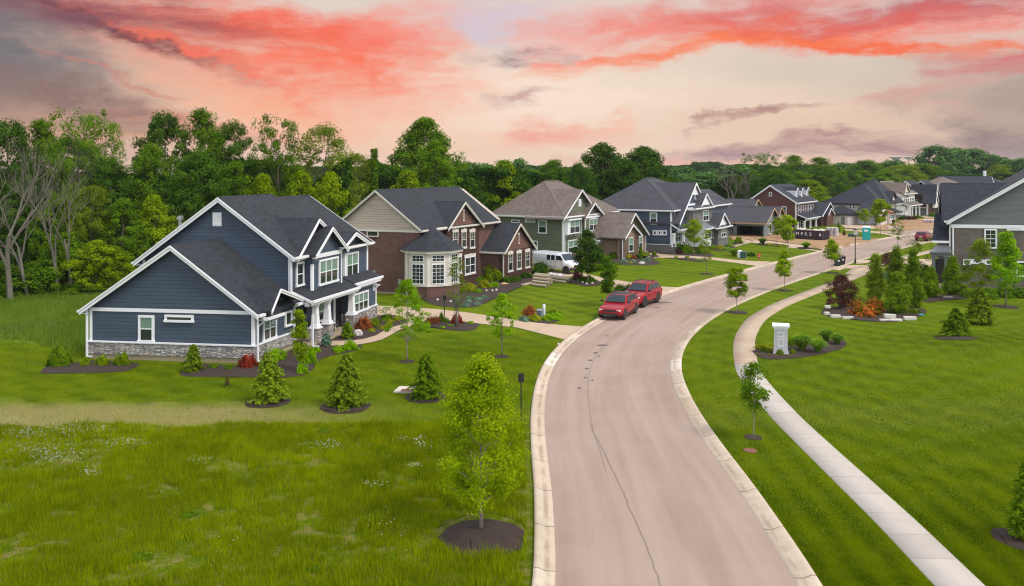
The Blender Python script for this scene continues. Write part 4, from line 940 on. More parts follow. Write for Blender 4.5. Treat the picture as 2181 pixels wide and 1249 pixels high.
m.box(u-.05, u+.05, -.39, -.351, z-.95, z-.0); m.box(u-.13, u+.13, -.40, -.3512, z-.08, z+.08); m.box(u-.13, u+.13, -.40, -.3512, z-1.05, z-.93); h.part('gable_ornament', 'offwhite', m)
h.mb('gutter', 'offwhite').box(h.f(895, 430, -.4)[0], h.f(1020, 430, -.4)[0], -.5, -.36, zef-.45, zef-.28)
# wing (side garage) with its own gable
wv = -2.3
g = fg(h, 1595, 375, wv, (1466, 614), (1728, 580), ap[0]-1, 'redbrick', 'roof_black', 'offwhite', low=0, wallin=.35, gut=True)
h.box('redbrick', g[0]+.35, g[1]-.35, wv, .2, 0, g[4]); h.mb('foundation', 'concrete').box(g[0]+.33, g[1]-.33, wv-.02, 0, 0, .18)
for (a_, b_) in ((1490, 1527), (1562, 1598), (1633, 1668)): h.win('F', wv, a_, b_, 628 if a_ < 1550 else (619 if a_ < 1600 else 608), 768 if a_ < 1550 else (750 if a_ < 1600 else 737), 1, 2, .06, grid=2, lintel='offwhite', fm='offwhite', sill=False, topgrid=True)
u, z = h.f(1580, 462, wv); m = MB(h.P); m.box(u-.05, u+.05, wv-.04, wv-.001, z-.95, z); m.box(u-.13, u+.13, wv-.05, wv-.0012, z-.08, z+.08); m.box(u-.13, u+.13, wv-.05, wv-.0012, z-1.05, z-.93); h.part('gable_ornament', 'offwhite', m)
h.down(g[0]+.25, wv-.05, 0, g[4]-.3, 'offwhite')
m = MB(h.P); v, z = h.s_(380, 790, 0); m.box(-.12, -.005, v-.2, v+.2, z-.25, z+.25); h.part('meter_box', 'galv', m)
m = MB(h.P); v, z = h.s_(597, 860, 0); m.box(-.16, -.005, v-.15, v+.15, z-.25, z+.25); m.box(-.10, -.02, v-.03, v+.03, 0, z-.251); h.part('meter_box', 'galv', m)
h.finish(); H2 = h

# ---------------------------------------------------------------- olive house
h = House('suburban_house', 'olive green sided house with a brown hip roof and a tan brick garage wing', 1199, 559, 29.5, 31.5, (1030, 360, 4.805))
D = h.s_(130, 490, 0)[0]+.5; ze = h.s_(810, 500, -.4)[1]; L = h.f(1390, 440, -.3)[0]
D = max(D, 9)
h.box('green', 0, L, 0, D, 0, ze); 
ra = h.f(620, 125, D/2); rb = h.f(765, 125, D/2)
h.hip('roof_brown', 0, L, 0, D, ze+.12, (ra[0], D/2), (max(rb[0], ra[0]+1.4), D/2), ra[1])
h.corner(0, 0, .9, ze-.1, w_=.14); h.down(.25, -.12, 0, ze-.2)
h.win('S', 0, 560, 648, 525, 662, 1, 2, .12, blind=True); h.win('S', 0, 287, 370, 520, 552, 1, 1, .1); h.win('S', 0, 428, 528, 518, 548, 1, 1, .12); h.win('S', 0, 500, 556, 735, 862, 1, 1, .12)
h.box('tanbrick', -.05, h.f(995, 800, 0)[0], -.06, .3, 0, .95, 'brick_base'); h.mb('sill_band', 'white').box(-.08, h.f(995, 800, 0)[0], -.1, .2, .951, 1.03)
g = fg(h, 1010, 212, -.02, (820, 515), (1100, 345), D/2, 'green', 'roof_brown', low=ze-.3, o=.5, zb=None)
h.vent('F', -.02, 970, 998, 310, 386)
# boxed window
u0, u1 = h.f(860, 560, -.5)[0], h.f(985, 560, -.5)[0]; zt = h.f(920, 510, -.5)[1]; zb = h.f(920, 668, -.5)[1]
h.box('white', u0, u1, -.5, 0, zb, zt, 'box_bay'); h.shed('metal_roof', u0-.08, u1+.08, -.6, .0, zt+.01, zt+.85, 'bay_roof')
h.win('F', -.5, 880, 982, 520, 660, 2, 2, .1, blind=True)
for k in (.15, .5, .85): h.bracket(u0+(u1-u0)*k, -.02, zb, L=.35)
h.win('F', 0, 862, 966, 725, 872, 2, 2, .12, blind=True)
# bump 2 with small gable, then porch
u0, u1 = h.f(1040, 560, -.5)[0], h.f(1200, 560, -.5)[0]; zt = h.f(1120, 492, -.5)[1]; zb = h.f(1120, 640, -.5)[1]
h.box('green', u0, u1, -.5, .1, zb-.5, zt+.3); h.mb('corner_board', 'white').box(u0-.03, u0+.12, -.53, -.4, zb, zt); h.mb('corner_board', 'white').box(u1-.12, u1+.03, -.53, -.4, zb, zt); h.mb('frieze', 'white').box(u0, u1, -.54, -.501, zt-.1, zt+.15); h.mb('frieze', 'white').box(u0, u1, -.54, -.501, zb-.1, zb+.1)
fg(h, 1140, 345, -.5, (1045, 500), (1244, 488), D/2-1, 'metal_roof', 'roof_brown', low=zt, o=.4, zb=h.f(1045, 500, -.9)[1])
h.win('F', -.5, 1080, 1158, 508, 632, 2, 2, .09, blind=True)
h.mb('frieze', 'white').box(h.f(1000, 600, 0)[0]-.06, h.f(1000, 600, 0)[0]+.06, -.06, -.001, 0, ze)
pu0, pu1 = h.f(1000, 745, 0)[0], h.f(1290, 700, -1.9)[0]; zpe = h.f(1150, 733, -2.0)[1]; zpt = h.f(1040, 655, -.5)[1]
h.shed('metal_roof', pu0+.4, pu1+.3, -2.0, -.02, zpe, zpt-.1); h.mb('porch_beam', 'white').box(pu0+.5, pu1, -1.9, -1.6, zpe-.45, zpe-.15)
h.gwall('green', 'u', pu0+.5, pu0+.6, -1.7, 0, zpe-.2, zpe-.15, zpt-.35, -.1, zpt-.3)
for x in (1160, 1268):
    u, _ = h.f(x, 850, -1.7); h.pier(u, -1.7, .95, .27, 'tanbrick'); h.tapered(u, -1.7, 1.03, zpe-.45, .2, .14, 'porch_column', 'white')
h.win('F', 0, 1005, 1062, 750, 840, 1, 1, .1)
m = MB(h.P); u, _ = h.f(1130, 800, 0); m.box(u, u+1, -.04, -.002, .1, 2.3); h.part('front_door', 'door', m)
h.mb('porch_floor', 'concrete').box(pu0, pu1+.2, -2, 0, 0, .15)
# garage wing of tan brick
gv = -5.2
wu0, wzf = h.f(1435, 715, gv); ua, za = h.f(1550, 452, gv-.5)
g = fg(h, 1553, 452, gv+.6, (1432, 690), (1694, 668), D/2-1.5, 'green', 'roof_brown', low=2.4, o=.5, zb=h.f(1694, 668, gv+.1)[1])
h.box('tanbrick', g[0]+.5, g[1]-.35, gv+.6, 0, 0, g[4]+.1)
g2_ = fg(h, 1532, 567, gv, (1450, 710), (1625, 690), gv+3, 'tanbrick', 'roof_brown', low=0, o=.4, zb=h.f(1450, 710, gv-.4)[1])
h.box('tanbrick', g2_[0]+.3, g2_[1]-.3, gv, gv+.7, 0, g2_[4])
h.win('F', gv, 1482, 1528, 700, 850, 1, 2, .1, blind=True); h.win('F', gv+.6, 1565, 1622, 690, 828, 2, 2, .1, blind=True)
h.down(g2_[0]+.1, gv-.0, 0, g2_[4]-.2); h.down(g[1]-.25, gv+.5, 0, g[4]-.2)
u = g[1]; h.mb('side_porch', 'metal_roof').box(u-.3, u+1.3, gv+1.2, gv+4, 2.5, 2.75); h.mb('side_porch', 'metal_roof').box(u+1.05, u+1.2, gv+1.3, gv+1.45, 1.0, 2.5); h.pier(u+1.1, gv+1.4, 1.0, .3, 'tanbrick', z0=0)
h.finish(); H3 = h

# ---------------------------------------------------------------- slate blue house with steep gable
h = House('suburban_house', 'blue sided house with a steep swept white topped gable and grey stone tower', 1430, 539, 31, 29, (1270, 360, 5.677))
D = 11.5; ze = h.s_(800, 505, -.4)[1]; L = h.f(1590, 560, 0)[0]
h.box('navy_dark', 0, L, 0, D, .9, ze); h.box('greystone', -.08, L, -.08, D, 0, 1.0, 'stone_base'); h.mb('sill_band', 'white').box(-.12, L, -.12, D, 1.001, 1.08)
ra = h.f(600, 110, D/2); uA = max(ra[0], 4); rb = max(h.f(700, 113, D/2)[0], uA+1.2)
h.hip('roof_grey', 0, max(L, 15), 0, D, ze+.1, (uA, D/2), (rb, D/2), ra[1])
h.corner(0, 0, 1.08, ze-.1, w_=.16); h.down(.3, -.15, 0, 2.6)
h.win('S', 0, 648, 738, 528, 672, 1, 2, .13, blind=True); h.win('F', 0, 942, 982, 525, 612, 1, 1, .1)
w_ = h.s_(676, 735, 0)[0]
for (a_, b_) in ((685, 735), (742, 792), (799, 855)): h.win('S', 0, a_, b_, 742, 803, 1, 1, .16)
# steep gable
tv = -.9
ua, za = h.f(1212, 165, tv-.3); u0, z0 = h.f(1008, 662, tv-.3); u1, z1 = h.f(1275, 296, tv-.3)
sl = (za-z0)/(ua-u0); u1 = ua+(ua-u0)*.62; z1 = za-(u1-ua)*sl
h.mb('gable_wall', 'navy_dark').prism([(u0+.3, z0+sl*.3-.1), (ua, za-.2), (u1-.3, z1+sl*.3-.15), (u1-.3, 2.9), (u0+.3, 2.9)], tv, 0, 'v')
h.mb('roof', 'roof_grey').prism([(u0, z0), (ua, za), (u1, z1), (u1, z1-.16), (ua, za-.18), (u0, z0-.16)], tv-.3, D/2, 'v')
t_ = h.mb('gable_trim', 'white'); 
t_.prism([(u0, z0-.02), (ua, za-.02), (ua, za-.3), (u0+.03, z0-.3)], tv-.36, tv-.302, 'v'); t_.prism([(ua, za-.02), (u1, z1-.02), (u1, z1-.28), (ua, za-.3)], tv-.36, tv-.302, 'v')
zw = h.f(1220, 300, tv)[1]; t_.prism([(ua-(za-zw)/sl+.2, zw), (ua, za-.22), (ua+(za-zw)/sl-.2, zw)], tv-.06, tv-.002, 'v'); t_.box(ua-(za-zw)/sl+.2, ua+(za-zw)/sl-.2, tv-.12, tv-.001, zw-.12, zw)
z_ = h.f(1150, 430, tv)[1]; t_.box(ua-(za-z_)/sl+.25, ua+.4, tv-.3, tv-.001, z_-.12, z_+.12)
h.win('F', tv, 1188, 1220, 272, 368, 1, 1, .12, name='oval_window'); h.win('F', tv, 1102, 1160, 495, 630, 2, 2, .1)
# stone tower bay + dormer gable
tu0, tu1 = h.f(1172, 560, -2.0)[0], h.f(1394, 540, -2.0)[0]; tz1 = h.f(1280, 488, -2.0)[1]; tz0 = h.f(1280, 655, -2.0)[1]
h.box('greystone', tu0, tu1, -2.0, .2, 2.6, tz1, 'stone_tower'); h.mb('cornice', 'white').box(tu0-.3, tu1+.3, -2.3, -.0, tz1, tz1+.28)
g = fg(h, 1336, 298, -2.0, (1265, 468), (1414, 458), .5, 'white', 'roof_grey', low=tz1+.2, o=.15, zb=tz1+.35, wallin=.2)
h.shed('roof_grey', tu0-.3, tu1+.3, -2.35, -1.9, tz1+.29, tz1+.6, 'tower_roof', left=False)
h.win('F', -2.0, 1288, 1356, 500, 632, 2, 2, .1, blind=True)
# porch with hipped roof
zpe = h.f(1100, 712, -1.0)[1]; pu1 = h.f(1325, 690, -1.0)[0]
h.shed('roof_grey', -.35, pu1, -1.3, -.0, zpe, zpe+.8); h.mb('porch_beam', 'white').box(-.1, pu1-.1, -1.1, -.85, zpe-.45, zpe-.14)
for x in (938, 1050, 1190, 1285):
    u, _ = h.f(x, 880, -.95); h.pier(u, -.95, .95, .22, 'greystone'); h.tapered(u, -.95, 1.03, zpe-.45, .17, .13, 'porch_column', 'white')
h.mb('porch_floor', 'concrete').box(0, pu1, -1.2, 0, 0, .35); h.win('F', 0, 955, 1020, 750, 888, 2, 2, .1, blind=True)
m = MB(h.P); u, _ = h.f(1140, 800, 0); m.box(u, u+1, -.04, -.002, .35, 2.5); h.part('front_door', 'door', m)
zb_ = h.f(1350, 715, -2.9)[1]; u0, u1 = h.f(1305, 780, -2.9)[0], h.f(1390, 770, -2.9)[0]
h.box('white', u0, u1, -2.9, -.1, .5, zb_, 'box_bay'); h.shed('metal_grey', u0-.1, u1+.1, -3.1, -2.0, zb_+.01, zb_+.75, 'bay_roof'); h.win('F', -2.9, 1310, 1386, 718, 848, 2, 2, .1, blind=True)
# right wing
rv = -3.3; ru0, ru1 = h.f(1475, 800, rv)[0], h.f(1598, 780, rv)[0]; rz = h.f(1540, 690, rv)[1]
h.box('greystone', ru0, ru1, rv, 0, 0, rz, 'stone_wing'); h.box('navy_dark', tu1, ru1-.2, -1.2, 0, .3, h.f(1500, 520, -1.2)[1])
h.shed('roof_grey', u1-.2, ru1+.4, rv-.4, -.4, rz, rz+1.25, 'wing_roof', left=True)
fg(h, 1549, 533, rv, (1488, 695), (1618, 680), 0, 'white', 'roof_grey', low=rz, o=.3, zb=rz+.15, wallin=.25)
h.win('F', rv, 1508, 1563, 722, 830, 2, 2, .1, blind=True); zt = h.f(1500, 520, -1.2)[1]
h.shed('roof_grey', tu1-.2, ru1+.3, -1.6, .6, zt, zt+1.0, 'upper_roof', left=False)
h.win('F', -1.2, 1394, 1412, 540, 625, 1, 2, .08); h.win('F', -2.6, 1405, 1430, 730, 835, 1, 2, .08)
h.finish(); H4 = h

# ---------------------------------------------------------------- house under construction
h = House('house_under_construction', 'unfinished house with grey wall wrap, raw timber eaves and an open garage', 1628, 506, 33, 27, (1480, 360, 5.739))
gz = h.s_(700, 650, -.3)[1]; vd = h.s_(505, 700, 0)[0]; ap = h.f(965, 478, -.4); f1 = h.f(1052, 622, -.4); W = f1[0]-.35
h.box('sheath', 0, W, 0, .25, 0, gz); h.box('sheath', W-.25, W, .251, vd, 0, gz); o0, oz = h.s_(830, 702, 0); o1 = h.s_(510, 702, 0)[0]
h.box('sheath', 0, .25, .251, o0, 0, gz); h.box('sheath', 0, .25, o0, vd, oz, gz); h.box('sheath', 0, .25, o1, vd+.5, 0, oz-.001); h.mb('garage_interior', 'dark').box(.3, W-.3, vd-.3, vd-.1, 0, gz); h.mb('garage_interior', 'dark').box(.26, W-.26, .26, vd-.3, gz-.12, gz-.02)
h.mb('garage_floor', 'concrete').box(.26, W-.26, .26, vd-.3, 0, .05)
for k in range(9): h.mb('wall_studs', 'wood').box(W-.33, W-.26, .4+k*.6, .48+k*.6, 0, gz-.15)
gr_ = h.f(965, 478, -.4)
h.gwall('sheath', 'v', 0, .2, 0, W, gz-.01, gz, gz, gr_[0], gr_[1]-.2, name='gable_wall')
h.gable('roof_grey', 'v', 0, 12, 0, W, gz+.1, gz+.1, gr_[0], gr_[1], oa0=.5, oa1=0, trim='wood', rw=.22, gut=False)
h.win('F', 0, 903, 935, 664, 798, 1, 2, .09); h.win('F', 0, 978, 1003, 655, 770, 1, 2, .09)
a2 = h.f(1062, 463, -.6); h.box('sheath', W, W+3.4, -.3, 6, 0, gz+.1)
g = fg(h, 1062, 463, -.3, (1012, 560), (1115, 548), 8, 'sheath', 'roof_grey', trim='wood', low=0, o=.4, gut=False, zb=gz+.4)
h.win('F', -.3, 1040, 1060, 575, 725, 1, 2, .08)
# main block behind
mz = h.s_(300, 600, -6)[1] if False else 3.0
rz = 11-(402-HZ)*(h.O.y+14)/FPX; L0, L1 = -9.5, W+9
h.box('bluewrap', -9, 0, 6.6, 15, 0, 2.9); h.box('sheath', 0, W+5, 7, 16, 0, 3.0)
m = h.mb('roof', 'roof_grey'); 
e0 = (L0, 6.2, 3.0); e1 = (W+5, 6.2, 3.0); e2 = (W+5, 17, 3.0); e3 = (L0, 17, 3.0); A = (L0+1.5, 11.6, rz); B = (W-.5, 11.6, rz)
for f_ in ([e0, e1, B, A], [e1, e2, B], [e2, e3, A, B], [e3, e0, A]): m.slab(f_, .15)
g = fg(h, 775, 372, 6.0, (724, 470), (830, 462), 11.4, 'sheath', 'roof_grey', trim='wood', low=3.2, o=.3, gut=False)
m = MB(h.P); v_, _ = h.s_(455, 780, -1.2)
for k in (0, .42): m.box(-1.2, -1.12, v_+k, v_+k+.07, 0, 3.6)
for k in range(10): m.box(-1.19, -1.13, v_+.071, v_+.419, .3+k*.33, .36+k*.33)
h.finish(); H5 = h
ld = m.build('ladder', M['galv']); tag(ld, 'aluminium ladder leaning at the garage corner of the unfinished house', 'ladder')

# ---------------------------------------------------------------- red brick house with three dormers
h = House('suburban_house', 'red brick house with three small white dormers and a white porch', 1694.5, 488, 35, 27, (1480, 360, 5.739))
ap = h.s_(920, 195, -.3); b0 = h.s_(680, 362, -.3); f0 = h.s_(1238, 410, -.3); D = b0[0]-.3; L = h.f(1465, 430, 0)[0]; zf = f0[1]+.2; zbk = b0[1]+.2
h.gwall('deepbrick', 'u', 0, L, 0, D, 0, zf-.12, zbk-.12, ap[0], ap[1]-.2); h.gable('roof_blue', 'u', 0, L, 0, D, zf, zbk, ap[0], ap[1], oa0=.3, oa1=.3, rw=.3, rake1=True)
h.mb('cornice', 'white').box(-.05, L, -.12, -.001, zf-.65, zf-.25); h.corner(0, 0, 0, zf-.3, w_=.1); h.down(-.1, -.12, 0, zf-.3)
h.win('S', 0, 906, 942, 288, 336, 1, 1, .1)
for i, x in enumerate((1272, 1314, 1356, 1398, 1438)): h.win('F', 0, x-12, x+12, 452-i*5, 550-i*5, 1, 2, .09)
h.win('S', 0, 1068, 1120, 460, 560, 1, 2, .12)
for (x, y) in ((1247, 228), (1311, 228), (1376, 222)):
    du, dz_ = h.f(x, y, 1.0); _, zbot = h.f(x, 352, 1.0); wd = .62
    h.box('white', du-wd, du+wd, 1.0, 4.5, zbot, dz_-.55, 'dormer_wall'); h.gwall('white', 'v', 1.0, 1.05, du-wd, du+wd, dz_-.56, dz_-.55, dz_-.55, du, dz_-.1, name='dormer_wall')
    h.gable('roof_blue', 'v', 1.05, 4.5, du-wd, du+wd, dz_-.5, dz_-.5, du, dz_, oa0=.2, oa1=0, ob0=.12, ob1=.12, th=.08, rw=.1, gut=False); h.win('F', 1.0, du-.34, du+.34, dz_-.65, zbot+.15, 1, 2, .08, px=False)
zpe = h.f(1400, 595, -1.8)[1]; pu1 = h.f(1580, 580, -1.8)[0]
h.shed('roof_blue', -.1, pu1, -2.1, -.02, zpe, zpe+.85); h.mb('porch_beam', 'white').box(0, pu1, -1.9, -1.7, zpe-.5, zpe-.14)
for x in (1258, 1340, 1412, 1480, 1545): u, _ = h.f(x, 680, -1.75); h.tapered(u, -1.75, .1, zpe-.5, .14, .12, 'porch_column', 'white')
for x in (1300, 1450, 1510): h.win('F', 0, x-14, x+14, 625, 715, 1, 2, .08)
g = fg(h, 1657, 410, -2.2, (1560, 560), (1722, 585), 4, 'deepbrick', 'roof_blue', low=0, o=.35, zb=zpe+.1); h.box('deepbrick', g[0]+.3, g[1]-.3, -2.2, 3, 0, zpe)
g = fg(h, 1668, 480, -2.8, (1632, 585), (1712, 575), 0, 'deepbrick', 'roof_blue', low=0, o=.3, zb=zpe+.1); h.win('F', -2.2, 1632, 1668, 598, 700, 2, 2, .1)
h.finish(); H6 = h

# ---------------------------------------------------------------- pale brick house, hip roofs, garage doors
h = House('suburban_house', 'pale brick house with dark hip roofs and white garage doors', 1873, 479, 38, 26, (1740, 300, 4.803))
ze = h.s_(400, 648, -.4)[1]; D = h.s_(130, 640, 0)[0]; L = 11
h.box('palebrick', 0, L, 0, D, 0, ze); apx = h.s_(415, 455, 4.0); h.hip('roof_blue', 0, L, 0, D, ze+.1, (4.0, D*.42), (L-4, D*.42), apx[1], trim='black')
h.hip('roof_blue', 3, L+5, -.5, D+2, ze+.1, (9, D*.36), (11, D*.36), apx[1]+1.2, trim='black')
h.win('S', 0, 328, 356, 652, 698, 1, 2, .08, mat='glass'); h.win('S', 0, 362, 390, 652, 698, 1, 2, .08); h.win('S', 0, 485, 520, 652, 698, 1, 2, .1)
def garage_door(h, face, c, x0, x1, yt, yb, mat='white', glass=True, px=True):
    fn = h.f if face == 'F' else h.s_; a = fn(x0, yt, c)[0]; b = fn(x1, yt, c)[0]; a, b = min(a, b), max(a, b); zt = fn((x0+x1)/2, yt, c)[1]
    Dm = (lambda q, d, z: h.P(q, c-d, z)) if face == 'F' else (lambda q, d, z: h.P(c-d, q, z))
    m = MB(Dm); m.box(a, b, 0, .05, .02, zt); n = 4
    for k in range(n):
        for j in range(6):
            m.box(a+(b-a)*(j+.12)/6, a+(b-a)*(j+.88)/6, .051, .065, .02+zt*(k+.15)/n, .02+zt*(k+.85)/n) if k < 3 else None
    o = m.build('garage_door', M[mat], h.root)
    if glass:
        m = MB(Dm)
        for j in range(6): m.box(a+(b-a)*(j+.15)/6, a+(b-a)*(j+.85)/6, .051, .06, zt*.80, zt*.95)
        m.build('door_windows', M['glass'], o)
    return o
garage_door(h, 'S', 0, 412, 492, 770, 855); garage_door(h, 'S', 0, 510, 598, 770, 855)
# small side wing
wv0, wv1 = h.s_(365, 760, -3.5)[0], h.s_(170, 760, -3.5)[0]; wz = h.s_(300, 757, -3.5)[1]; wr = h.s_(215, 668, -3.0)[1]
h.box('palebrick', -3.5, 0, wv0, wv1+2, 0, wz); h.hip('roof_blue', -3.5, 1.5, wv0, wv1+2, wz+.1, (-1.5, (wv0+wv1)/2+1), (0, (wv0+wv1)/2+1), wr, trim='black')
m = MB(h.P); a, z = h.s_(285, 778, -3.5); b, _ = h.s_(248, 778, -3.5); m.box(-3.56, -3.505, a, b, .05, z); h.part('side_door', 'metal_grey', m)
garage_door(h, 'S', -3.5, 312, 345, 782, 858, glass=False)
# street side pieces
h.win('F', 0, 740, 752, 612, 665, 1, 2, .06, fm='black'); h.win('F', 0, 768, 778, 605, 660, 1, 2, .06, fm='black')
u, z = h.f(760, 705, -1.5); h.box('palebrick', u-1.2, u+3.5, -1.5, 0, 0, z-.6); h.shed('copper', u-1.5, u+1.2, -1.9, 0, z-.5, z+.2, 'bay_roof', trim='black', left=False); h.shed('roof_blue', u+1.3, u+4.5, -2.4, 0, z-.5, z+.4, 'porch_roof', trim='black'); h.win('F', -1.5, u-.8, u+.9, z-.9, .9, 2, 2, .1, px=False)
fg(h, 790, 520, -.5, (765, 610), (815, 585), 3, 'palebrick', 'roof_blue', trim='black', low=ze-1, o=.3, gut=False)
g = fg(h, 690, 640, -1.0, (655, 720), (735, 700), 3, 'palebrick', 'roof_blue', trim='black', low=0, o=.3, gut=False)
h.finish(); H7 = h
# ---------------------------------------------------------------- white house
h = House('suburban_house', 'white sided house with a brown roof and columned two storey front', 1918, 465, 39, 25, (1740, 300, 4.803))
ap = h.s_(655, 415, -.3); fr = h.s_(862, 545, -.3); zf = fr[1]; D = ap[0]*1.9; L = 9.5
h.gwall('white_siding', 'u', 0, L, 0, D, 0, zf, zf, ap[0], ap[1]-.2); h.gable('roof_brown', 'u', 0, L, 0, D, zf+.1, zf+.1, ap[0], ap[1], oa0=.3, rw=.2)
g = fg(h, 922, 430, -1.2, (898, 545), (962, 540), ap[0], 'white_siding', 'roof_brown', trim='offwhite', low=zf-1, o=.3, gut=False, zb=zf+.1)
a, b = h.f(872, 600, -1.2)[0], h.f(1000, 590, -1.2)[0]; h.box('white_siding', a, b, -1.2, 0, 3.0, zf+.1); h.shed('roof_brown', a-.3, b+.4, -1.6, -.8, zf+.1, zf+.7, 'upper_roof', left=False)
for x in (897, 915, 933): h.win('F', -1.2, x-7, x+7, 592, 642, 1, 2, .08)
for x in (957, 972, 987): h.win('F', -1.2, x-6, x+6, 585, 640, 1, 2, .08)
h.shed('roof_brown', a, b+.8, -2.6, -1.2, 3.0, 3.6); 
for k in range(4): h.tapered(a+.4+k*(b-a)/3.4, -2.4, .2, 2.8, .13, .11, 'porch_column', 'white')
h.box('white_siding', -1, a, -1.8, 0, .9, 2.9); h.box('stone', -1.05, a+.05, -1.85, 0, 0, .9, 'stone_base'); h.shed('roof_brown', -1.4, a+.1, -2.2, 0, 2.9, 4.2, 'wing_roof'); h.win('F', -1.8, 860, 880, 702, 752, 2, 2, .1)
h.finish()
# ---------------------------------------------------------------- brown brick house beyond
h = House('suburban_house', 'dark brown brick house with wide white eaves and a grey garage door', 1975.5, 458.5, 38, 22, (1740, 300, 4.803))
fr = h.s_(1160, 590, -.3); ap = h.s_(905, 410, -.3); D = ap[0]*1.8; zf = fr[1]+.1; L = 10
h.gwall('redbrick', 'u', 0, L, 0, D, 0, zf-.1, zf-.1, ap[0], ap[1]-.2); h.gable('roof_blue', 'u', 0, L, 0, D, zf, zf, ap[0], ap[1], oa0=.35, rw=.32)
garage_door(h, 'S', 0, 1030, 1112, 700, 762, 'metal_grey'); h.mb('band', 'white').box(-.06, -.001, 0, 5.5, h.s_(1060, 690, 0)[1], h.s_(1060, 682, 0)[1]); h.win('S', 0, 1000, 1028, 600, 642, 1, 2, .12)
h.corner(0, 0, 0, zf-.2, w_=.25); h.box('redbrick', L, L+9, -1, 6, 0, 4.5)
z = h.f(1200, 635, -2.0)[1]; h.shed('roof_blue', 1.2, 14, -2.2, 4, z, z+4.2, 'wing_roof'); h.tapered(3, -2, .1, z-.2, .15, .13, 'porch_column', 'white')
fg(h, 1232, 450, -2.4, (1222, 555), (1250, 540), 3, 'white_siding', 'roof_blue', low=3, o=.2, gut=False); fg(h, 1228, 555, -2.8, (1215, 645), (1248, 635), 0, 'white_siding', 'roof_blue', low=2, o=.2, gut=False)
h.finish()
h = House('suburban_house', 'grey roofed house with white gable peaks, half hidden by the near brick house', 2004, 455, 38, 20, (1740, 300, 4.803))
h.box('sheath', 0, 9, 0, 9, 0, 4.2); h.gable('roof_blue', 'u', 0, 9, 0, 9, 4.3, 4.3, 4.5, 8.2, rw=.2)
fg(h, 1292, 540, -.8, (1268, 630), (1312, 625), 4, 'white_siding', 'roof_blue', low=2, o=.3, gut=False)
for k in range(3): h.tapered(.5+k*2.2, -2.2, .1, 3.2, .22, .2, 'porch_column', 'wood')
h.mb('porch_beam', 'white').box(.2, 5.4, -2.5, -.9, 3.2, 3.6); h.finish()
# ---------------------------------------------------------------- far roofs
def farhouse(label, px, ytop, W, Dp, dist, roofm, wallm, th=35, hip=True, zr=None):
    x = (px-1090.5)/FPX*dist; zr = CAMH-(ytop-HZ)*dist/FPX
    h = House('suburban_house', label, 0, 0, th, th-8, base=(x, dist))
    ze = min(zr-3.2, 5.6); h.box(wallm, -W/2, W/2, -Dp/2, Dp/2, 0, ze)
    if hip: h.hip(roofm, -W/2, W/2, -Dp/2, Dp/2, ze, (-W*.12, 0), (W*.12, 0), zr)
    else:
        h.gwall(wallm, 'v', -Dp/2, Dp/2, -W/2, W/2, 0, ze, ze, 0, zr-.25); h.gable(roofm, 'v', -Dp/2, Dp/2, -W/2, W/2, ze+.1, ze+.1, 0, zr, rw=.35)
    for k in (-.3, 0, .3): h.win('S', -W/2, Dp*k-.6, Dp*k+.6, 5.0 if ze > 5 else 2.4, 3.6 if ze > 5 else 1.0, 1, 2, .12, px=False)
    for k in (-.3, 0, .3): h.win('F', -Dp/2, W*k-.6, W*k+.6, 2.4, 1.0, 1, 2, .12, px=False)
    h.finish(); return h
farhouse('far house with a broad taupe hip roof behind the dark gables', 2005, 377.5, 17, 14, 235, 'roof_brown', 'tanbrick')
farhouse('far brick house with a white edged gable right of the taupe roof', 2053, 376, 12, 14, 240, 'roof_blue', 'deepbrick', 20, False)
hh = farhouse('far house with a black hip roof and a small white roof pipe', 2100, 374, 18, 14, 245, 'roof_blue', 'redbrick')
m = MB(); p = hh.P(-4, 0, 0); m.tube([(p[0], p[1], 6), (p[0], p[1], 10.7)], .45, 8); m.build('chimney_pipe', M['white'], hh.root)
farhouse('far house with a long low dark roof at the right edge', 2150, 378.5, 20, 12, 250, 'roof_blue', 'greybrick')
farhouse('far house with a dark hip roof between the brown gable and the taupe roof', 1966, 384, 13, 12, 215, 'roof_blue', 'redbrick')

# ---------------------------------------------------------------- grey brick house at the right edge
h = House('suburban_house', 'grey brown brick house with a grey sided gable at the right edge', 2026, 612, 25.5, 14, (1740, 300, 4.803))
zb = h.s_(1500, 882, 0)[1]; sl = .62
v_e, z_e = h.s_(1358, 822, -.35); W = 17.5
h.mb('wall', 'greybrick').box(0, 11, -W, 0, 0, zb)
# v runs to the left, so the house stands on v<0; the street front is at v=0 .. left
apv = -W/2; zr = z_e+.3+(W/2)*sl
h.mb('gable_siding', 'grey_siding').prism([(-.03, zb+.001), (-W+.03, zb+.001), (-W, z_e+.1), (apv, zr-.2), (0, z_e+.1)], .02, 11, 'u')
h.mb('sill_band', 'white').box(-.06, -.001, -W, .02, zb-.1, zb+.22)
h.gable('roof_blue', 'u', 0, 11, -W, 0, z_e+.25, z_e+.25, apv, zr, oa0=.35, rw=.34)
h.mb('corner_board', 'white').box(-.08, -.001, -.22, -.1, .2, zb-.1)
h.down(-.12, .12, 0, z_e-.1)
h.win('S', 0, 1712, 1842, 903, 1103, 1, 2, .13, grid=2); h.win('S', 0, 1945, 2115, 875, 918, 1, 1, .12)
for (a_, b_) in ((1495, 1570), (1725, 1795)): h.win('S', 0, a_, b_, 1215, 1270, 1, 1, .1, grid=2)
v0, z0 = h.s_(1570, 1215, 0); v1, _ = h.s_(1725, 1215, 0); _, z1 = h.s_(1650, 1262, 0); h.mb('window_panel', 'white').box(-.05, -.001, v1, v0, z1, z0)
h.zoom = (1900, 360, 3.6726); h.win('S', 0, 970, 1120, 724, 845, 1, 1, .13)
h.zoom = (1740, 300, 4.803)
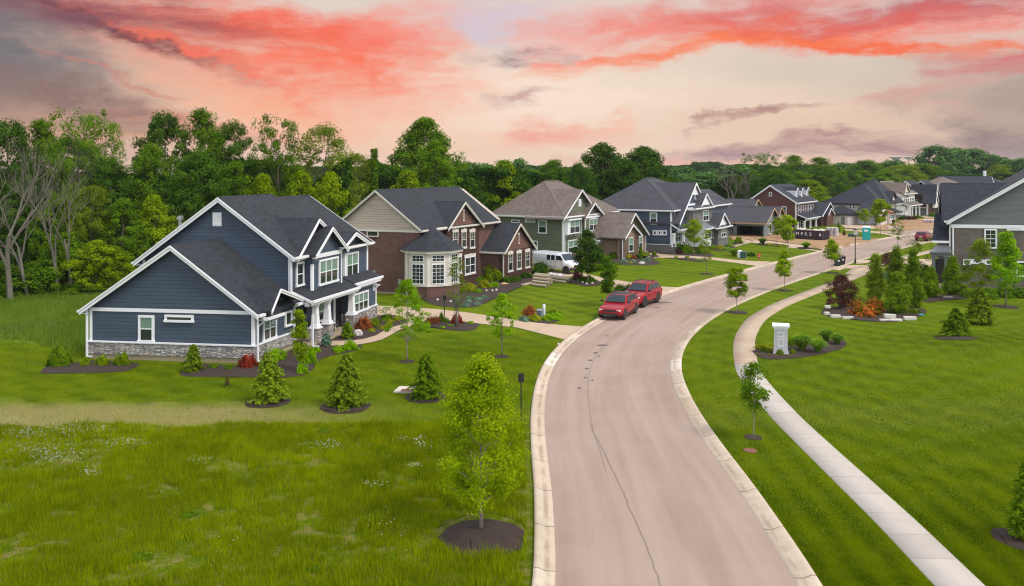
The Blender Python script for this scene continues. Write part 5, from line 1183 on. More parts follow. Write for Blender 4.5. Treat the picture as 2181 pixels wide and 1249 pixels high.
# cross wing whose front gable looks at the street (seen edge on)
ua = 4.5; _, zc = h.s_(1500, 437, ua); 
cw0 = .6; cw1 = 8.6; v_w = h.s_(1335, 760, cw0)[0]
h.box('greybrick', cw0, cw1, 0, v_w, 0, 5.6)
h.gwall('grey_siding', 'v', v_w-.2, v_w, cw0, cw1, 5.55, 5.9, 5.9, ua, zc-.2)
h.gable('roof_blue', 'v', -7.5, v_w, cw0, cw1, 6.1, 6.1, ua, zc, oa0=0, oa1=.4, rake0=False, rake1=True, rw=.2, trim='roof_blue')
# lower roof and the metal porch roof at the street side
v_p = h.s_(1180, 1020, .2)[0]; _, zp = h.s_(1260, 1022, .2); _, zpt = h.s_(1260, 742, 2.6)
h.mb('porch_roof', 'roof_blue').slab([(0.0, 0, zp), (0.0, v_p, zp), (3.0, v_p-.3, zpt), (3.0, 0, zpt)], .15)
h.mb('porch_trim', 'white').box(-.12, -.003, 0.12, v_p, zp-.2, zp); h.box('greybrick', .1, 6, 0, v_p-.6, 0, zp-.15)
v_a = h.s_(1100, 1100, -.6)[0]; _, za_ = h.s_(1230, 1140, -1.6); _, zb_ = h.s_(1250, 1072, .0)
h.mb('metal_porch_roof', 'metal_grey').slab([(-1.7, .05, za_), (-1.7, v_a-.4, za_), (.0, v_a-1.0, zb_), (.0, .05, zb_)], .1)
for k in range(6): v = .2+k*(v_a-1.2)/5; h.mb('metal_porch_roof', 'metal_grey').slab([(-1.7, v, za_+.05), (-1.7, v+.04, za_+.05), (0, v+.04-.02*k, zb_+.05), (0, v-.02*k, zb_+.05)], .05)
h.mb('porch_beam', 'metal_grey').box(-1.6, -1.4, .1, v_a-.5, za_-.35, za_-.1)
for v in (v_a-.75, .5): h.tapered(-1.5, v, .1, za_-.35, .16, .15, 'porch_column', 'metal_grey')
m = MB(h.P); m.box(.02, .09, .4, 1.5, .2, 2.6); h.part('front_door', 'door', m)
h.mb('porch_floor', 'concrete').box(-1.8, .1, 0, v_a-.3, 0, .3)
h.finish(); H9 = h
# ================================================================ TREES AND PLANTS
def rdir(r, n):
    v = r.normal(size=(n, 3)); return v/np.linalg.norm(v, axis=1)[:, None]
def leafquads(r, C, N, L, W, tint, fold=.25):
    """one folded diamond per leaf spray: C centres, N normals"""
    n = len(C); a = rdir(r, n); T = np.cross(N, a); T /= np.linalg.norm(T, axis=1)[:, None]+1e-9; B = np.cross(N, T)
    L = (L*(.6+.8*r.random(n)))[:, None]; W_ = (W*(.6+.8*r.random(n)))[:, None]
    V = np.stack([C-T*L, C-B*W_+N*L*fold*.3, C+T*L-N*L*fold, C+B*W_+N*L*fold*.3], 1).reshape(-1, 3)
    return V, np.arange(4*n).reshape(-1, 4), np.repeat(tint, 4)
PROF = {'round': lambda t: np.sqrt(np.clip(1-(2*t-1)**2, 0, 1))**.8, 'cone': lambda t: (1-t)**.75*np.clip(t*7, .35, 1), 'oval': lambda t: np.sin(np.pi*np.clip(t, 0, 1)**.72)**.6,
        'column': lambda t: np.clip(t*6, .4, 1)*np.clip((1-t)*5, 0, 1)**.6, 'umbrella': lambda t: np.where(t > .35, np.sin(np.pi*(t-.2)/1.0)**.5, .35+t), 'dome': lambda t: np.sqrt(np.clip(1-t**2.2, 0, 1)), 'egg': lambda t: np.sin(np.pi*np.clip(t, 0, 1)**.55)**.7}
def crown_pts(r, H, base, Rx, shape, nc, shell=.45, lump=.28):
    t = r.random(nc)**.9; th = r.random(nc)*6.2832; ph = r.random(4)*6.28
    ang = 1+lump*np.sin(2*th+ph[0]+3*t)+lump*.7*np.sin(3*th+ph[1]-5*t)+lump*.5*np.sin(5*th+ph[2]+9*t)
    rad = Rx*PROF[shape](t)*ang*(shell+(1-shell)*r.random(nc)**.6)
    return np.stack([rad*np.cos(th), rad*np.sin(th), base+t*(H-base)], 1)
def make_tree(name, label, cat, mat, seed, H, base, Rx, shape='round', nc=70, lpc=90, cr=.9, ls=.22, trunk=.22, bark='bark', lump=.28, flat=.65, limbs=14, lean=0.0, shell=.45, stems=1, lw=.55, group=None, hang=0.0, sky=.6):
    r = np.random.default_rng(seed); q = random.Random(seed)
    root = thing(name, label, cat, group=group); C = crown_pts(r, H, base, Rx, shape, nc, shell, lump)
    C[:, 0] += lean*C[:, 2]
    n = nc*lpc; k = np.repeat(np.arange(nc), lpc); csz = cr*(.6+.8*r.random(nc))
    off = r.normal(size=(n, 3)); off /= np.maximum(1, np.linalg.norm(off, axis=1)/1.7)[:, None]; off *= csz[k][:, None]*np.array([.62, .62, .62*flat])
    Pn = C[k]+off; Pn[:, 2] = np.maximum(Pn[:, 2], max(.05, base*.55))
    outw = Pn-np.array([lean*H*.5, 0, base+(H-base)*.45]); outw /= np.linalg.norm(outw, axis=1)[:, None]+1e-6
    N = outw*.55+off/(np.linalg.norm(off, axis=1)[:, None]+1e-6)*.5+np.array([0, 0, sky])+rdir(r, n)*.75; N /= np.linalg.norm(N, axis=1)[:, None]
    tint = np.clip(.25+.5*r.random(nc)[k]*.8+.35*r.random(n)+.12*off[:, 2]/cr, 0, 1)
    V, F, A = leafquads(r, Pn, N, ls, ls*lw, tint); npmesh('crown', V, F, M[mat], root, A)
    m = MB()
    for s in range(stems):
        bx, by = (q.uniform(-.3, .3)*stems*.5*trunk*2 if stems > 1 else 0), (q.uniform(-.3, .3)*stems*trunk if stems > 1 else 0)
        top = base+(H-base)*.78; pts = []; rr = []
        for i in range(7):
            t = i/6; z = t*top; pts.append((bx*(1+t*4)+lean*z+q.uniform(-.5, .5)*trunk*t*2, by*(1+t*4)+q.uniform(-.5, .5)*trunk*t*2, z-.05)); rr.append(trunk*(1.25-.25*min(1, t*6))*(1-t*.82)/math.sqrt(stems))
        m.tube(pts, rr, 8)
        sel = r.choice(nc, min(limbs, nc), replace=False)
        for j in sel:
            c = C[j]; zt = max(base*.8, c[2]-(.35+.4*q.random())*math.hypot(c[0]-lean*c[2], c[1])-.1*H); zt = min(zt, top*.95); i = min(5, int(zt/top*6)); p0 = Vector(pts[i]).lerp(Vector(pts[i+1]), zt/top*6-i)
            mid = p0.lerp(Vector(c), .5)+Vector((q.uniform(-1, 1), q.uniform(-1, 1), q.uniform(0, 1)))*.06*H*.3
            r0 = trunk*(1-zt/top*.75)*.42/math.sqrt(stems); m.tube([p0, mid, Vector(c)], [r0, r0*.6, r0*.2], 5, cap=False)
    m.build('trunk', M[bark], root, smooth=True, fix=False)
    return root
def make_bare(name, label, seed, H, bark='bark_pale', spread=.36, depth=5, trunk=.26, cat='tree', ivy=0):
    q = random.Random(seed); root = thing(name, label, cat); m = MB(); tips = []
    def grow(p, d, L, rad, lv):
        pts = [p]; rr = [rad]; n = 4
        for i in range(n):
            d = (d+Vector((q.uniform(-1, 1), q.uniform(-1, 1), q.uniform(-.35, .75)))*.16).normalized(); p = p+d*L/n; pts.append(p); rr.append(rad*(1-.42*(i+1)/n))
        m.tube(pts, rr, 6 if lv < 2 else 4, cap=False)
        if lv >= depth: tips.append(p); return
        for k in range(q.choice((2, 3)) if lv else 3):
            s = Vector((q.uniform(-1, 1), q.uniform(-1, 1), q.uniform(-.15, .5))).normalized(); nd = (d+s*spread*2.0).normalized(); i0 = q.choice((2, 3, 4)); grow(pts[i0], nd, L*q.uniform(.58, .82), rr[i0]*.72, lv+1)
    grow(Vector((0, 0, -.1)), Vector((q.uniform(-.1, .1), 0, 1)), H*.36, trunk, 0)
    zmax = max(v[2] for v in m.v); k = H/zmax; m.v = [(a*k*.8, b*k*.8, c*k) for a, b, c in m.v]
    m.build('trunk', M[bark], root, fix=False)
    if ivy:
        r = np.random.default_rng(seed); n = 2600; z = r.random(n)**1.1*ivy; a = r.random(n)*6.28; rr = (.25+.5*r.random(n))*(1-.6*z/ivy)+.15
        P_ = np.stack([rr*np.cos(a), rr*np.sin(a), z], 1); N = np.stack([np.cos(a), np.sin(a), .5+0*a], 1)+rdir(r, n)*.5; N /= np.linalg.norm(N, axis=1)[:, None]
        V, F, A = leafquads(r, P_, N, .14, .10, r.random(n)); npmesh('ivy', V, F, M['leaf_mid'], root, A)
    return root
def make_conifer(name, label, mat, seed, H, Rx, base=.12, levels=None, group=None, ls=.085, dens=1.0, sharp=.85, cat='conifer', wisp=.25):
    r = np.random.default_rng(seed); root = thing(name, label, cat, group=group); P_, N_, T_ = [], [], []
    levels = levels or int(H/.11)
    for i in range(levels):
        t = i/levels; z = base+t*(H-base); rad = Rx*(1-t)**sharp*np.clip(t*3.2+.62, 0, 1)*(1+.12*np.sin(t*23+seed)); nb = int(5+11*(1-t))
        a0 = r.random()*6.28
        for k in range(nb):
            a = a0+6.2832*k/nb+r.normal()*.15; L = rad*(1-wisp+2*wisp*r.random())+.04; n = int((10+46*L)*dens); s = r.random(n)**.7; w_ = .22*L*(1-s*.6)+.02
            lat = (r.random(n)-.5)*2*w_; dz_ = .12*s*L-.30*s*s*L+r.normal(size=n)*.025+.02
            x = np.cos(a)*s*L-np.sin(a)*lat; y = np.sin(a)*s*L+np.cos(a)*lat; P_.append(np.stack([x, y, z+dz_], 1))
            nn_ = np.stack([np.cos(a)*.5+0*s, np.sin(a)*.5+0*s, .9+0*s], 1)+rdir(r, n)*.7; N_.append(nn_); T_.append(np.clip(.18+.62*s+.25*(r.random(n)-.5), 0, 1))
    P_ = np.concatenate(P_); N = np.concatenate(N_); N /= np.linalg.norm(N, axis=1)[:, None]; T = np.concatenate(T_)
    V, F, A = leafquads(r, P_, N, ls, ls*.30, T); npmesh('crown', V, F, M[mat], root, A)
    MB().tube([(0, 0, -.05), (0, 0, H*.5), (0, 0, H*.97)], [Rx*.06+.02, Rx*.04+.01, .008], 7).build('trunk', M['bark'], root, fix=False)
    return root
def make_bush(name, label, mat, seed, Rx, H, n=1500, ls=.05, flat=True, group=None, cat='shrub', rough=.2, stemmed=False, mat2=None, frac2=0.0, core=True):
    r = np.random.default_rng(seed); root = thing(name, label, cat, group=group)
    d = rdir(r, n); d[:, 2] = np.abs(d[:, 2])*1.0-.12; th = np.arctan2(d[:, 1], d[:, 0]); lum = 1+rough*np.sin(3*th+seed)+rough*.7*np.sin(5*th+2*seed+6*d[:, 2])+rough*.5*r.normal(size=n)*.6
    rad = (.72+.3*r.random(n))*lum; P_ = d*rad[:, None]*np.array([Rx, Rx, H*.92]); P_[:, 2] = np.maximum(P_[:, 2]+H*.06, .02)
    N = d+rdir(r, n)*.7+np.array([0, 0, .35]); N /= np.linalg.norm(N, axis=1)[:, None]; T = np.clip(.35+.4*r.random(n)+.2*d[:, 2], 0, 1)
    if mat2:
        k = (r.random(n) < frac2) & (d[:, 2] > -.05)
        V, F, A = leafquads(r, P_[k]*1.04, N[k], ls*.9, ls*.8, T[k]); npmesh('flowers', V, F, M[mat2], root, A); P_, N, T = P_[~k], N[~k], T[~k]
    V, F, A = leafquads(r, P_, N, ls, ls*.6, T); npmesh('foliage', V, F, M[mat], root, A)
    m = MB(); q = random.Random(seed)
    for k in range(7): a = k*.9+q.random(); m.tube([(.02*math.cos(a), .02*math.sin(a), 0), (Rx*.3*math.cos(a), Rx*.3*math.sin(a), H*.4), (Rx*.6*math.cos(a), Rx*.6*math.sin(a), H*.72)], [.018*Rx*2+.004, .012, .005], 4, cap=False)
    m.build('stems', M['bark'], root, fix=False); return root
def make_grassclump(name, label, mat, seed, Rx, H, n=700, group=None, cat='ornamental grass', wid=.02):
    r = np.random.default_rng(seed); root = thing(name, label, cat, group=group)
    a = r.random(n)*6.2832; s = r.random(n)**.5; b = np.stack([np.cos(a)*.14*Rx*s, np.sin(a)*.14*Rx*s], 1); hh_ = H*(.65+.4*r.random(n)); out = Rx*s*(.5+.6*r.random(n))
    mid = np.stack([b[:, 0]+np.cos(a)*out*.45, b[:, 1]+np.sin(a)*out*.45, hh_*.72], 1); tip = np.stack([b[:, 0]+np.cos(a)*out, b[:, 1]+np.sin(a)*out, hh_*(1-.35*s)], 1)
    w_ = wid*(.6+.8*r.random(n)); px, py = -np.sin(a)*w_, np.cos(a)*w_; z0 = np.zeros(n)
    A0 = np.stack([b[:, 0]-px, b[:, 1]-py, z0], 1); A1 = np.stack([b[:, 0]+px, b[:, 1]+py, z0], 1); B0 = mid-np.stack([px, py, z0], 1)*.8; B1 = mid+np.stack([px, py, z0], 1)*.8
    V = np.stack([A0, A1, B1, B0, tip+np.stack([px, py, z0], 1)*.15, tip-np.stack([px, py, z0], 1)*.15], 1).reshape(-1, 3); i = np.arange(n)*6
    F = np.concatenate([np.stack([i, i+1, i+2, i+3], 1), np.stack([i+3, i+2, i+4, i+5], 1)]); npmesh('blades', V, F, M[mat], root, np.repeat(r.random(n), 6)); return root
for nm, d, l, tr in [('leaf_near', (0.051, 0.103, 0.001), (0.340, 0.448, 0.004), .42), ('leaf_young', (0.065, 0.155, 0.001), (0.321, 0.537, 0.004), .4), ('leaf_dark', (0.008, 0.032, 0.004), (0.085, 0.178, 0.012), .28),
                     ('leaf_mid', (0.020, 0.071, 0.002), (0.158, 0.276, 0.008), .3), ('leaf_bright', (0.045, 0.111, 0.001), (0.322, 0.434, 0.004), .35), ('leaf_yellow', (0.069, 0.118, 0.001), (0.294, 0.391, 0.004), .35),
                     ('leaf_olive', (0.043, 0.071, 0.004), (0.215, 0.292, 0.014), .3), ('leaf_haze', (0.029, 0.088, 0.022), (0.122, 0.241, 0.058), .25), ('leaf_deep', (0.008, 0.033, 0.004), (0.079, 0.160, 0.010), .25),  # leaf_haze: bluish distance haze mixed into the leaf colour itself
                     ('leaf_lime', (0.150, 0.178, 0.004), (0.443, 0.469, 0.018), .35), ('leaf_purple', (0.043, 0.016, 0.016), (0.162, 0.058, 0.047), .25), ('leaf_red', (0.136, 0.017, 0.010), (0.448, 0.056, 0.028), .3), ('flower_orange', (.55, .10, .02), (.75, .22, .05), .3),
                     ('leaf_pinkred', (0.510, 0.043, 0.060), (0.840, 0.134, 0.134), .3), ('needle_green', (0.041, 0.084, 0.005), (0.262, 0.366, 0.016), .2), ('needle_dark', (0.031, 0.080, 0.003), (0.204, 0.329, 0.007), .2), ('needle_blue', (0.065, 0.122, 0.082), (0.235, 0.376, 0.269), .2),
                     ('leaf_rust', (0.170, 0.043, 0.017), (0.403, 0.123, 0.045), .3), ('grass_orn', (0.084, 0.189, 0.017), (0.390, 0.592, 0.054), .3), ('leaf_brown', (0.051, 0.034, 0.017), (0.146, 0.101, 0.045), .2)]:
    M[nm] = leafmat(nm, d, l, tr)
M['bark'] = plain('grey_brown_bark', (.13, .10, .08), .9, .35, 8, bumpy=.8)
M['bark_pale'] = plain('weathered_pale_bark', (.17, .145, .12), .9, .35, 5, bumpy=.6)
M['bark_young'] = plain('young_tree_bark', (.30, .24, .20), .85, .25, 9)

# ---- street and garden trees, one by one
def place(root, px, py, rz=0.0, sink=0.0):
    p = GH(px, py); root.location = (p.x, p.y, p.z-sink); root.rotation_euler = (0, 0, rz); return root
def hgt(px, pybase, pytop):
    p = GH(px, pybase); return (pybase-pytop)*p.y/FPX
T = make_tree('young_maple', 'large leafy yellow green young tree on a round mulch bed in the rough field', 'tree', 'leaf_near', 11, 5.15, 1.05, 1.40, 'egg', 180, 130, .33, .043, .055, 'bark_young', lump=.26, limbs=60, shell=.25, flat=.75)
place(T, 1025, 1130); mulch_ring(1029, 1146, 1.28, 1)
T = make_tree('young_tree', 'airy bright green young tree in a mulch ring before the nearest blue porch', 'tree', 'leaf_young', 12, 4.75, 1.45, 1.25, 'egg', 120, 55, .20, .05, .045, 'bark_young', lump=.3, limbs=34, shell=.4, lean=.0)
place(T, 867, 770); mulch_ring(867, 771, .45, 2)
T = make_tree('young_tree', 'small rounded young tree on the lawn just before the concrete driveway mouth', 'tree', 'leaf_young', 13, 3.65, 1.2, .82, 'egg', 90, 55, .17, .045, .04, 'bark_pale', lump=.25, limbs=22)
place(T, 1069, 760); mulch_ring(1069, 760, .45, 3)
T = make_tree('birch_tree', 'sparse multi stemmed young birch in the mulch between driveway and garden path', 'tree', 'leaf_olive', 14, 4.9, 1.5, .95, 'oval', 44, 40, .30, .05, .075, 'bark_pale', lump=.3, stems=4, limbs=10)
place(T, 973, 698)
T = make_tree('young_tree', 'thin young tree beside the white sidewalk in front', 'tree', 'leaf_mid', 15, 3.05, 1.25, .55, 'oval', 40, 75, .24, .052, .026, 'bark_young', lump=.3, limbs=22, shell=.3)
place(T, 1605, 935); mulch_ring(1604, 932, .36, 4)
T = make_tree('young_tree', 'round headed street tree on the verge before the white pillar', 'tree', 'leaf_bright', 16, 3.4, 1.35, .84, 'round', 55, 95, .28, .07, .035, 'bark_young', lump=.15, shell=.35); place(T, 1569, 668); mulch_ring(1570, 666, .8, 5); TR6 = T
T = make_tree('young_tree', 'narrow two tiered street tree, second on the verge from the near end', 'tree', 'leaf_bright', 17, 3.6, 1.4, .72, 'egg', 46, 90, .26, .07, .035, 'bark_young', lump=.25, shell=.35); place(T, 1671, 620); mulch_ring(1671, 619, .7, 6)
T = make_tree('young_tree', 'street tree standing beside the two wheeled bins', 'tree', 'leaf_bright', 18, 3.55, 1.6, .82, 'egg', 50, 90, .28, .075, .035, 'bark_young', lump=.2, shell=.35); place(T, 1772, 583); mulch_ring(1773, 582, .7, 7)
def dt(src, px, py, ytop, label, rz, srcH, w=1.0, sc=None):
    k = hgt(px, py, ytop)/srcH; o = dup(src, GH(px, py), rz, (k*w, k*w, k), label, 'young trees along the street' if 0 else None); return o
SP = make_tree('young_tree', 'very sparse young street tree by the far kerb left of the metal porch roof', 'tree', 'leaf_olive', 19, 4.2, 1.5, .8, 'oval', 30, 36, .3, .07, .035, 'bark_pale', limbs=18); place(SP, 1912, 535)
DK = make_tree('young_tree', 'dark green bushy tree on the mulch bed by the white van', 'tree', 'leaf_deep', 20, 5.0, 1.2, 1.45, 'egg', 80, 120, .42, .09, .06, 'bark_young', lump=.15, shell=.3); place(DK, 1252, 604)
T = make_tree('young_tree', 'slim dark green tree on the lawn behind the red cars', 'tree', 'leaf_mid', 21, 3.9, 1.2, .68, 'column', 60, 90, .30, .07, .04, 'bark_young', lump=.2, shell=.3); place(T, 1293, 652); mulch_ring(1293, 650, .5, 8)
T = dup(SP, GH(1505, 584), 1.1, .95, 'thin grey leaved young tree on the lawn of the olive house'); mulch_ring(1505, 584, .8, 9)
YG = make_tree('young_tree', 'yellow green young tree before the porch of the stone towered blue house', 'tree', 'leaf_yellow', 22, 4.6, 1.8, 1.2, 'round', 55, 80, .38, .085, .05, 'bark_pale', lump=.25); place(YG, 1479, 546)
T = dup(TR6, GH(1678, 541), 2.0, (1.25, 1.25, 1.45), 'green young tree in front of the dark dumpster'); mulch_ring(1679, 540, .6, 10)
T = dup(YG, GH(1655, 523), 2.4, (.75, .75, .85), 'small yellow green tree in the mulch strip before the unfinished house')
T = dup(YG, GH(1841, 488), .4, (.85, .85, .8), 'pale leafed young tree before the white garage doors'); T = dup(TR6, GH(1875, 503), .9, (1.6, 1.6, 1.75), 'taller young tree on the grass right of the teal toilet')
T = make_tree('young_tree', 'upright young tree in a mulch ring before the right house', 'tree', 'leaf_young', 23, 5.9, 1.8, 1.05, 'egg', 80, 110, .36, .075, .05, 'bark_pale', lump=.15, shell=.3); place(T, 2142, 654); mulch_ring(2142, 654, .95, 11)
T = make_tree('young_tree', 'loose yellow green young tree in front of the grey brick wall at right', 'tree', 'leaf_yellow', 24, 5.3, 1.2, 1.25, 'egg', 60, 80, .38, .075, .05, 'bark_young', lump=.3); place(T, 2090, 642)
T = make_tree('young_tree', 'slender bare stemmed tree beside the porch posts of the right house', 'tree', 'leaf_olive', 25, 4.6, 1.0, 1.3, 'umbrella', 40, 50, .35, .07, .06, 'bark', stems=3, limbs=12); place(T, 1952, 606)
T = make_tree('young_tree', 'tall narrow columnar tree at the corner of the dark blue house porch', 'tree', 'leaf_bright', 26, 3.3, .45, .34, 'column', 60, 100, .2, .05, .035, 'bark_young', lump=.2, shell=.3); place(T, 637, 792)
# conifers
def con(px, py, top, wpx, mat, label, seed, **k):
    p = GH(px, py); s = p.y/FPX; return place(make_conifer('spruce_tree', label, mat, seed, (py-top)*s, wpx/2*s, **k), px, py)
con(573, 856, 753, 74, 'needle_green', 'dense spruce on the lawn, leftmost of the three in front of the dark blue house', 31, sharp=.5, ls=.07, dens=1.5, wisp=.3); mulch_ring(571, 857, 1.05, 12)
con(738, 865, 752, 86, 'needle_green', 'bright tipped spruce, middle one of the three on the lawn', 32, sharp=.62, ls=.075, dens=1.4, wisp=.32); mulch_ring(737, 867, 1.15, 13)
con(908, 849, 754, 68, 'needle_dark', 'dark rounded spruce beside the concrete drain cover', 33, sharp=.48, ls=.07, dens=1.5, wisp=.3); mulch_ring(908, 847, 1.05, 14)
con(2036, 718, 656, 62, 'needle_dark', 'small fuzzy pine in a mulch ring on the grass mound', 34, sharp=.65, wisp=.4, ls=.09); mulch_ring(2036, 722, 1.25, 15)
con(2088, 690, 612, 62, 'needle_green', 'bright green spruce on the right lawn behind the mound', 35, sharp=.7, ls=.1, wisp=.3)
for sd_, (px, py, top, wp, mt, lb) in enumerate([(1865, 642, 545, 56, 'needle_green', 'leftmost tall evergreen of the island bed, behind the purple bush'), (1913, 668, 585, 66, 'needle_dark', 'low wide evergreen at the front of the island bed'), (1945, 655, 535, 50, 'needle_dark', 'tallest evergreen at the right of the island bed'),
                                  (1910, 648, 528, 60, 'needle_green', 'tall evergreen in the middle of the island bed behind the orange azaleas'), (1983, 634, 572, 44, 'needle_dark', 'evergreen in front of the porch posts of the right house'), (2030, 628, 548, 52, 'needle_dark', 'evergreen against the corner downspout of the grey brick house')]):
    p = GH(px, py); k = p.y/FPX; hh_ = (py-top)*k; rx = wp/2*k
    place(make_tree('evergreen_tree', lb, 'evergreen', mt, 340+sd_, hh_, .12, rx*.92, 'cone', 150, 70, rx*.24, .075, .05, 'bark', lump=.22, limbs=20, shell=.3, flat=.9, lw=.42), px, py)
con(412, 792, 733, 42, 'needle_green', 'small spruce against the stone base of the dark blue house', 51, sharp=.6, wisp=.3)
con(740, 722, 686, 26, 'needle_dark', 'small dark evergreen beside the porch steps of the dark blue house', 52, sharp=.5, wisp=.3); con(695, 738, 708, 24, 'needle_blue', 'small bluish evergreen in front of the second porch pier', 53, sharp=.6, wisp=.3)
con(1365, 549, 523, 11, 'needle_dark', 'narrow clipped cone evergreen by the brick garage wing', 54, sharp=.7, wisp=.1, dens=2); con(1786, 497, 473, 7, 'needle_dark', 'narrow clipped evergreen by the pale brick house', 55, sharp=.6, wisp=.1, dens=2)
con(2186, 1150, 975, 76, 'needle_dark', 'evergreen cut off by the right edge of the picture', 56, sharp=.6, ls=.06, dens=1.1); mulch_ring(2176, 1150, .8, 16)

# ---- shrubs (photo place, half width px, height px)
SH = {}
def proto(kind, *a, **k):
    f = {'b': make_bush, 'g': make_grassclump}[kind]; return f(*a, **k)
def shrub(kind, mat, px, py, hw, hp, label, seed=None, group=None, name=None, **kw):
    p = GH(px, py); s = p.y/FPX; key = (kind, mat, tuple(sorted(kw.items())))
    if key not in SH:
        nm = name or {'b': 'shrub', 'g': 'grass_clump', 'f': 'flower_shrub'}[kind]
        if kind == 'g': r_ = make_grassclump(nm, label, mat, len(SH)+60, 1.0, 1.0, **kw)
        else: r_ = make_bush(nm, label, mat, len(SH)+60, 1.0, 1.0, **{**dict(n=1500, ls=.11), **kw})
        SH[key] = r_; r_.location = p; r_.scale = (hw*s, hw*s, hp*s); r_.rotation_euler = (0, 0, px % 6); 
        if group: r_['group'] = group
        return r_
    o = dup(SH[key], p, (px*1.7) % 6.28, (hw*s, hw*s, hp*s), label)
    if 'group' in o: del o['group']
    if group: o['group'] = group
    return o
S_ = shrub
S_('b', 'needle_dark', 128, 779, 23, 44, 'round dark juniper bush at the left end of the mulch bed', rough=.12, n=3200, ls=.08)
S_('b', 'leaf_bright', 181, 780, 9, 18, 'small leafy shrub beside the left downspout', rough=.3); S_('b', 'leaf_bright', 218, 779, 12, 21, 'leafy shrub right of the left downspout', rough=.3); S_('b', 'leaf_bright', 260, 779, 15, 28, 'taller leafy shrub at the right end of the left mulch bed', rough=.3)
S_('b', 'leaf_red', 528, 783, 17, 27, 'red leafed shrub at the stone corner of the dark blue house', rough=.3); S_('b', 'leaf_mid', 455, 785, 10, 9, 'low green tuft left of the red shrub', rough=.3); S_('b', 'leaf_mid', 487, 788, 10, 10, 'low green tuft nearest the red shrub', rough=.3)
S_('b', 'leaf_brown', 484, 822, 5, 34, 'thin bare twig sapling on the lawn before the mulch bed', rough=.4, n=300)
for (x, y, a, b, l) in [(585, 768, 22, 26, 'lime green shrub mass behind the leftmost spruce'), (660, 775, 12, 36, 'upright green shrub right of the columnar tree'), (643, 795, 12, 22, 'leafy clump at the foot of the columnar tree'), (745, 745, 14, 20, 'bright fern like shrub at the end of the porch path'), (722, 750, 14, 14, 'low bright shrub left of the path end'), (672, 752, 12, 12, 'low green plant in front of the first porch pier')]:
    S_('b', 'leaf_young', x, y, a, b, l, rough=.28)
for (x, y, a, b, l, mt) in [(776, 702, 16, 28, 'rusty brown twiggy shrub beside the white boulder', 'leaf_rust'), (793, 697, 14, 18, 'olive shrub right of the rusty shrub', 'leaf_olive'), (824, 681, 12, 13, 'dark round shrub at the top of the porch bed', 'leaf_mid'), (800, 690, 10, 12, 'second olive shrub by the stone wall', 'leaf_olive'),
                         (846, 684, 10, 11, 'yellow lime shrub nearest the driveway', 'leaf_lime'), (830, 690, 10, 10, 'yellow lime shrub second from the driveway', 'leaf_lime'), (826, 698, 9, 9, 'yellow lime shrub in the middle of the porch bed', 'leaf_lime'), (815, 702, 9, 8, 'yellow lime shrub closest to the rusty shrub', 'leaf_lime'), (792, 708, 9, 8, 'yellow lime shrub at the path edge', 'leaf_lime'),
                         (918, 691, 10, 16, 'rust red upright shrub in the mulch by the driveway', 'leaf_rust'), (929, 690, 8, 16, 'rust red shrub touching its left twin', 'leaf_rust'), (972, 690, 12, 20, 'pinkish red shrub under the birch', 'leaf_red'), (940, 686, 6, 20, 'dark upright grass tuft beside the lamp post', 'leaf_mid'), (950, 688, 6, 12, 'small green tuft at the lamp post', 'leaf_mid'),
                         (943, 700, 7, 5, 'tiny perennial at the front of the driveway bed', 'leaf_young'), (960, 696, 7, 5, 'tiny bright perennial below the birch', 'leaf_young'), (1003, 690, 7, 6, 'tiny perennial at the right end of the driveway bed', 'leaf_young')]:
    S_('b', mt, x, y, a, b, l, rough=.25)
# beds of the brick house
for (x, y, a, b, l, mt) in [(905, 620, 13, 20, 'dark shrub left of the hexagonal bay', 'leaf_mid'), (935, 630, 11, 12, 'low dark shrub in front of the bay', 'leaf_mid'), (975, 625, 12, 16, 'green shrub at the right foot of the bay', 'leaf_mid'), (1000, 621, 16, 18, 'yellow green mounded shrub, left of a pair', 'leaf_lime'), (1032, 614, 14, 17, 'yellow green mounded shrub, right of a pair', 'leaf_lime'), (1018, 624, 10, 9, 'low green mound between the yellow shrubs', 'leaf_young'),
                         (1052, 612, 11, 12, 'small round green shrub right of the yellow pair', 'leaf_young'), (1055, 598, 22, 44, 'tall bright shrub at the inner corner of the garage wing', 'leaf_bright'), (1020, 601, 16, 14, 'dark green shrub under the garage side wall', 'leaf_mid'), (1080, 602, 16, 13, 'dark shrub under the left garage window', 'leaf_deep'), (1100, 600, 12, 12, 'dark shrub under the middle garage window', 'leaf_deep'), (1120, 593, 14, 14, 'dark shrub under the right garage window', 'leaf_deep'),
                         (1152, 582, 15, 26, 'glossy dark round shrub in front of the van', 'leaf_deep'), (1143, 585, 10, 14, 'smaller dark shrub left of the van wheel', 'leaf_deep'), (1230, 597, 12, 20, 'purple leafed shrub beside the rolled carpets', 'leaf_purple'), (1218, 597, 9, 8, 'low yellow green shrub left of the purple one', 'leaf_lime'), (1252, 602, 18, 15, 'wide green shrub at the foot of the dark tree', 'leaf_mid')]:
    S_('b', mt, x, y, a, b, l, rough=.2)
for i, (x, y, a) in enumerate([(975, 643, 9), (1000, 637, 11), (1019, 640, 11), (998, 645, 9), (1016, 650, 10), (993, 653, 10), (975, 652, 8), (1031, 636, 9)]): S_('b', 'needle_blue', x, y, a, 8, 'low blue green cushion plant in front of the brick house', rough=.05, n=1400, ls=.09, group='blue green cushion plants in the bed of the brick house', name='cushion_plant')
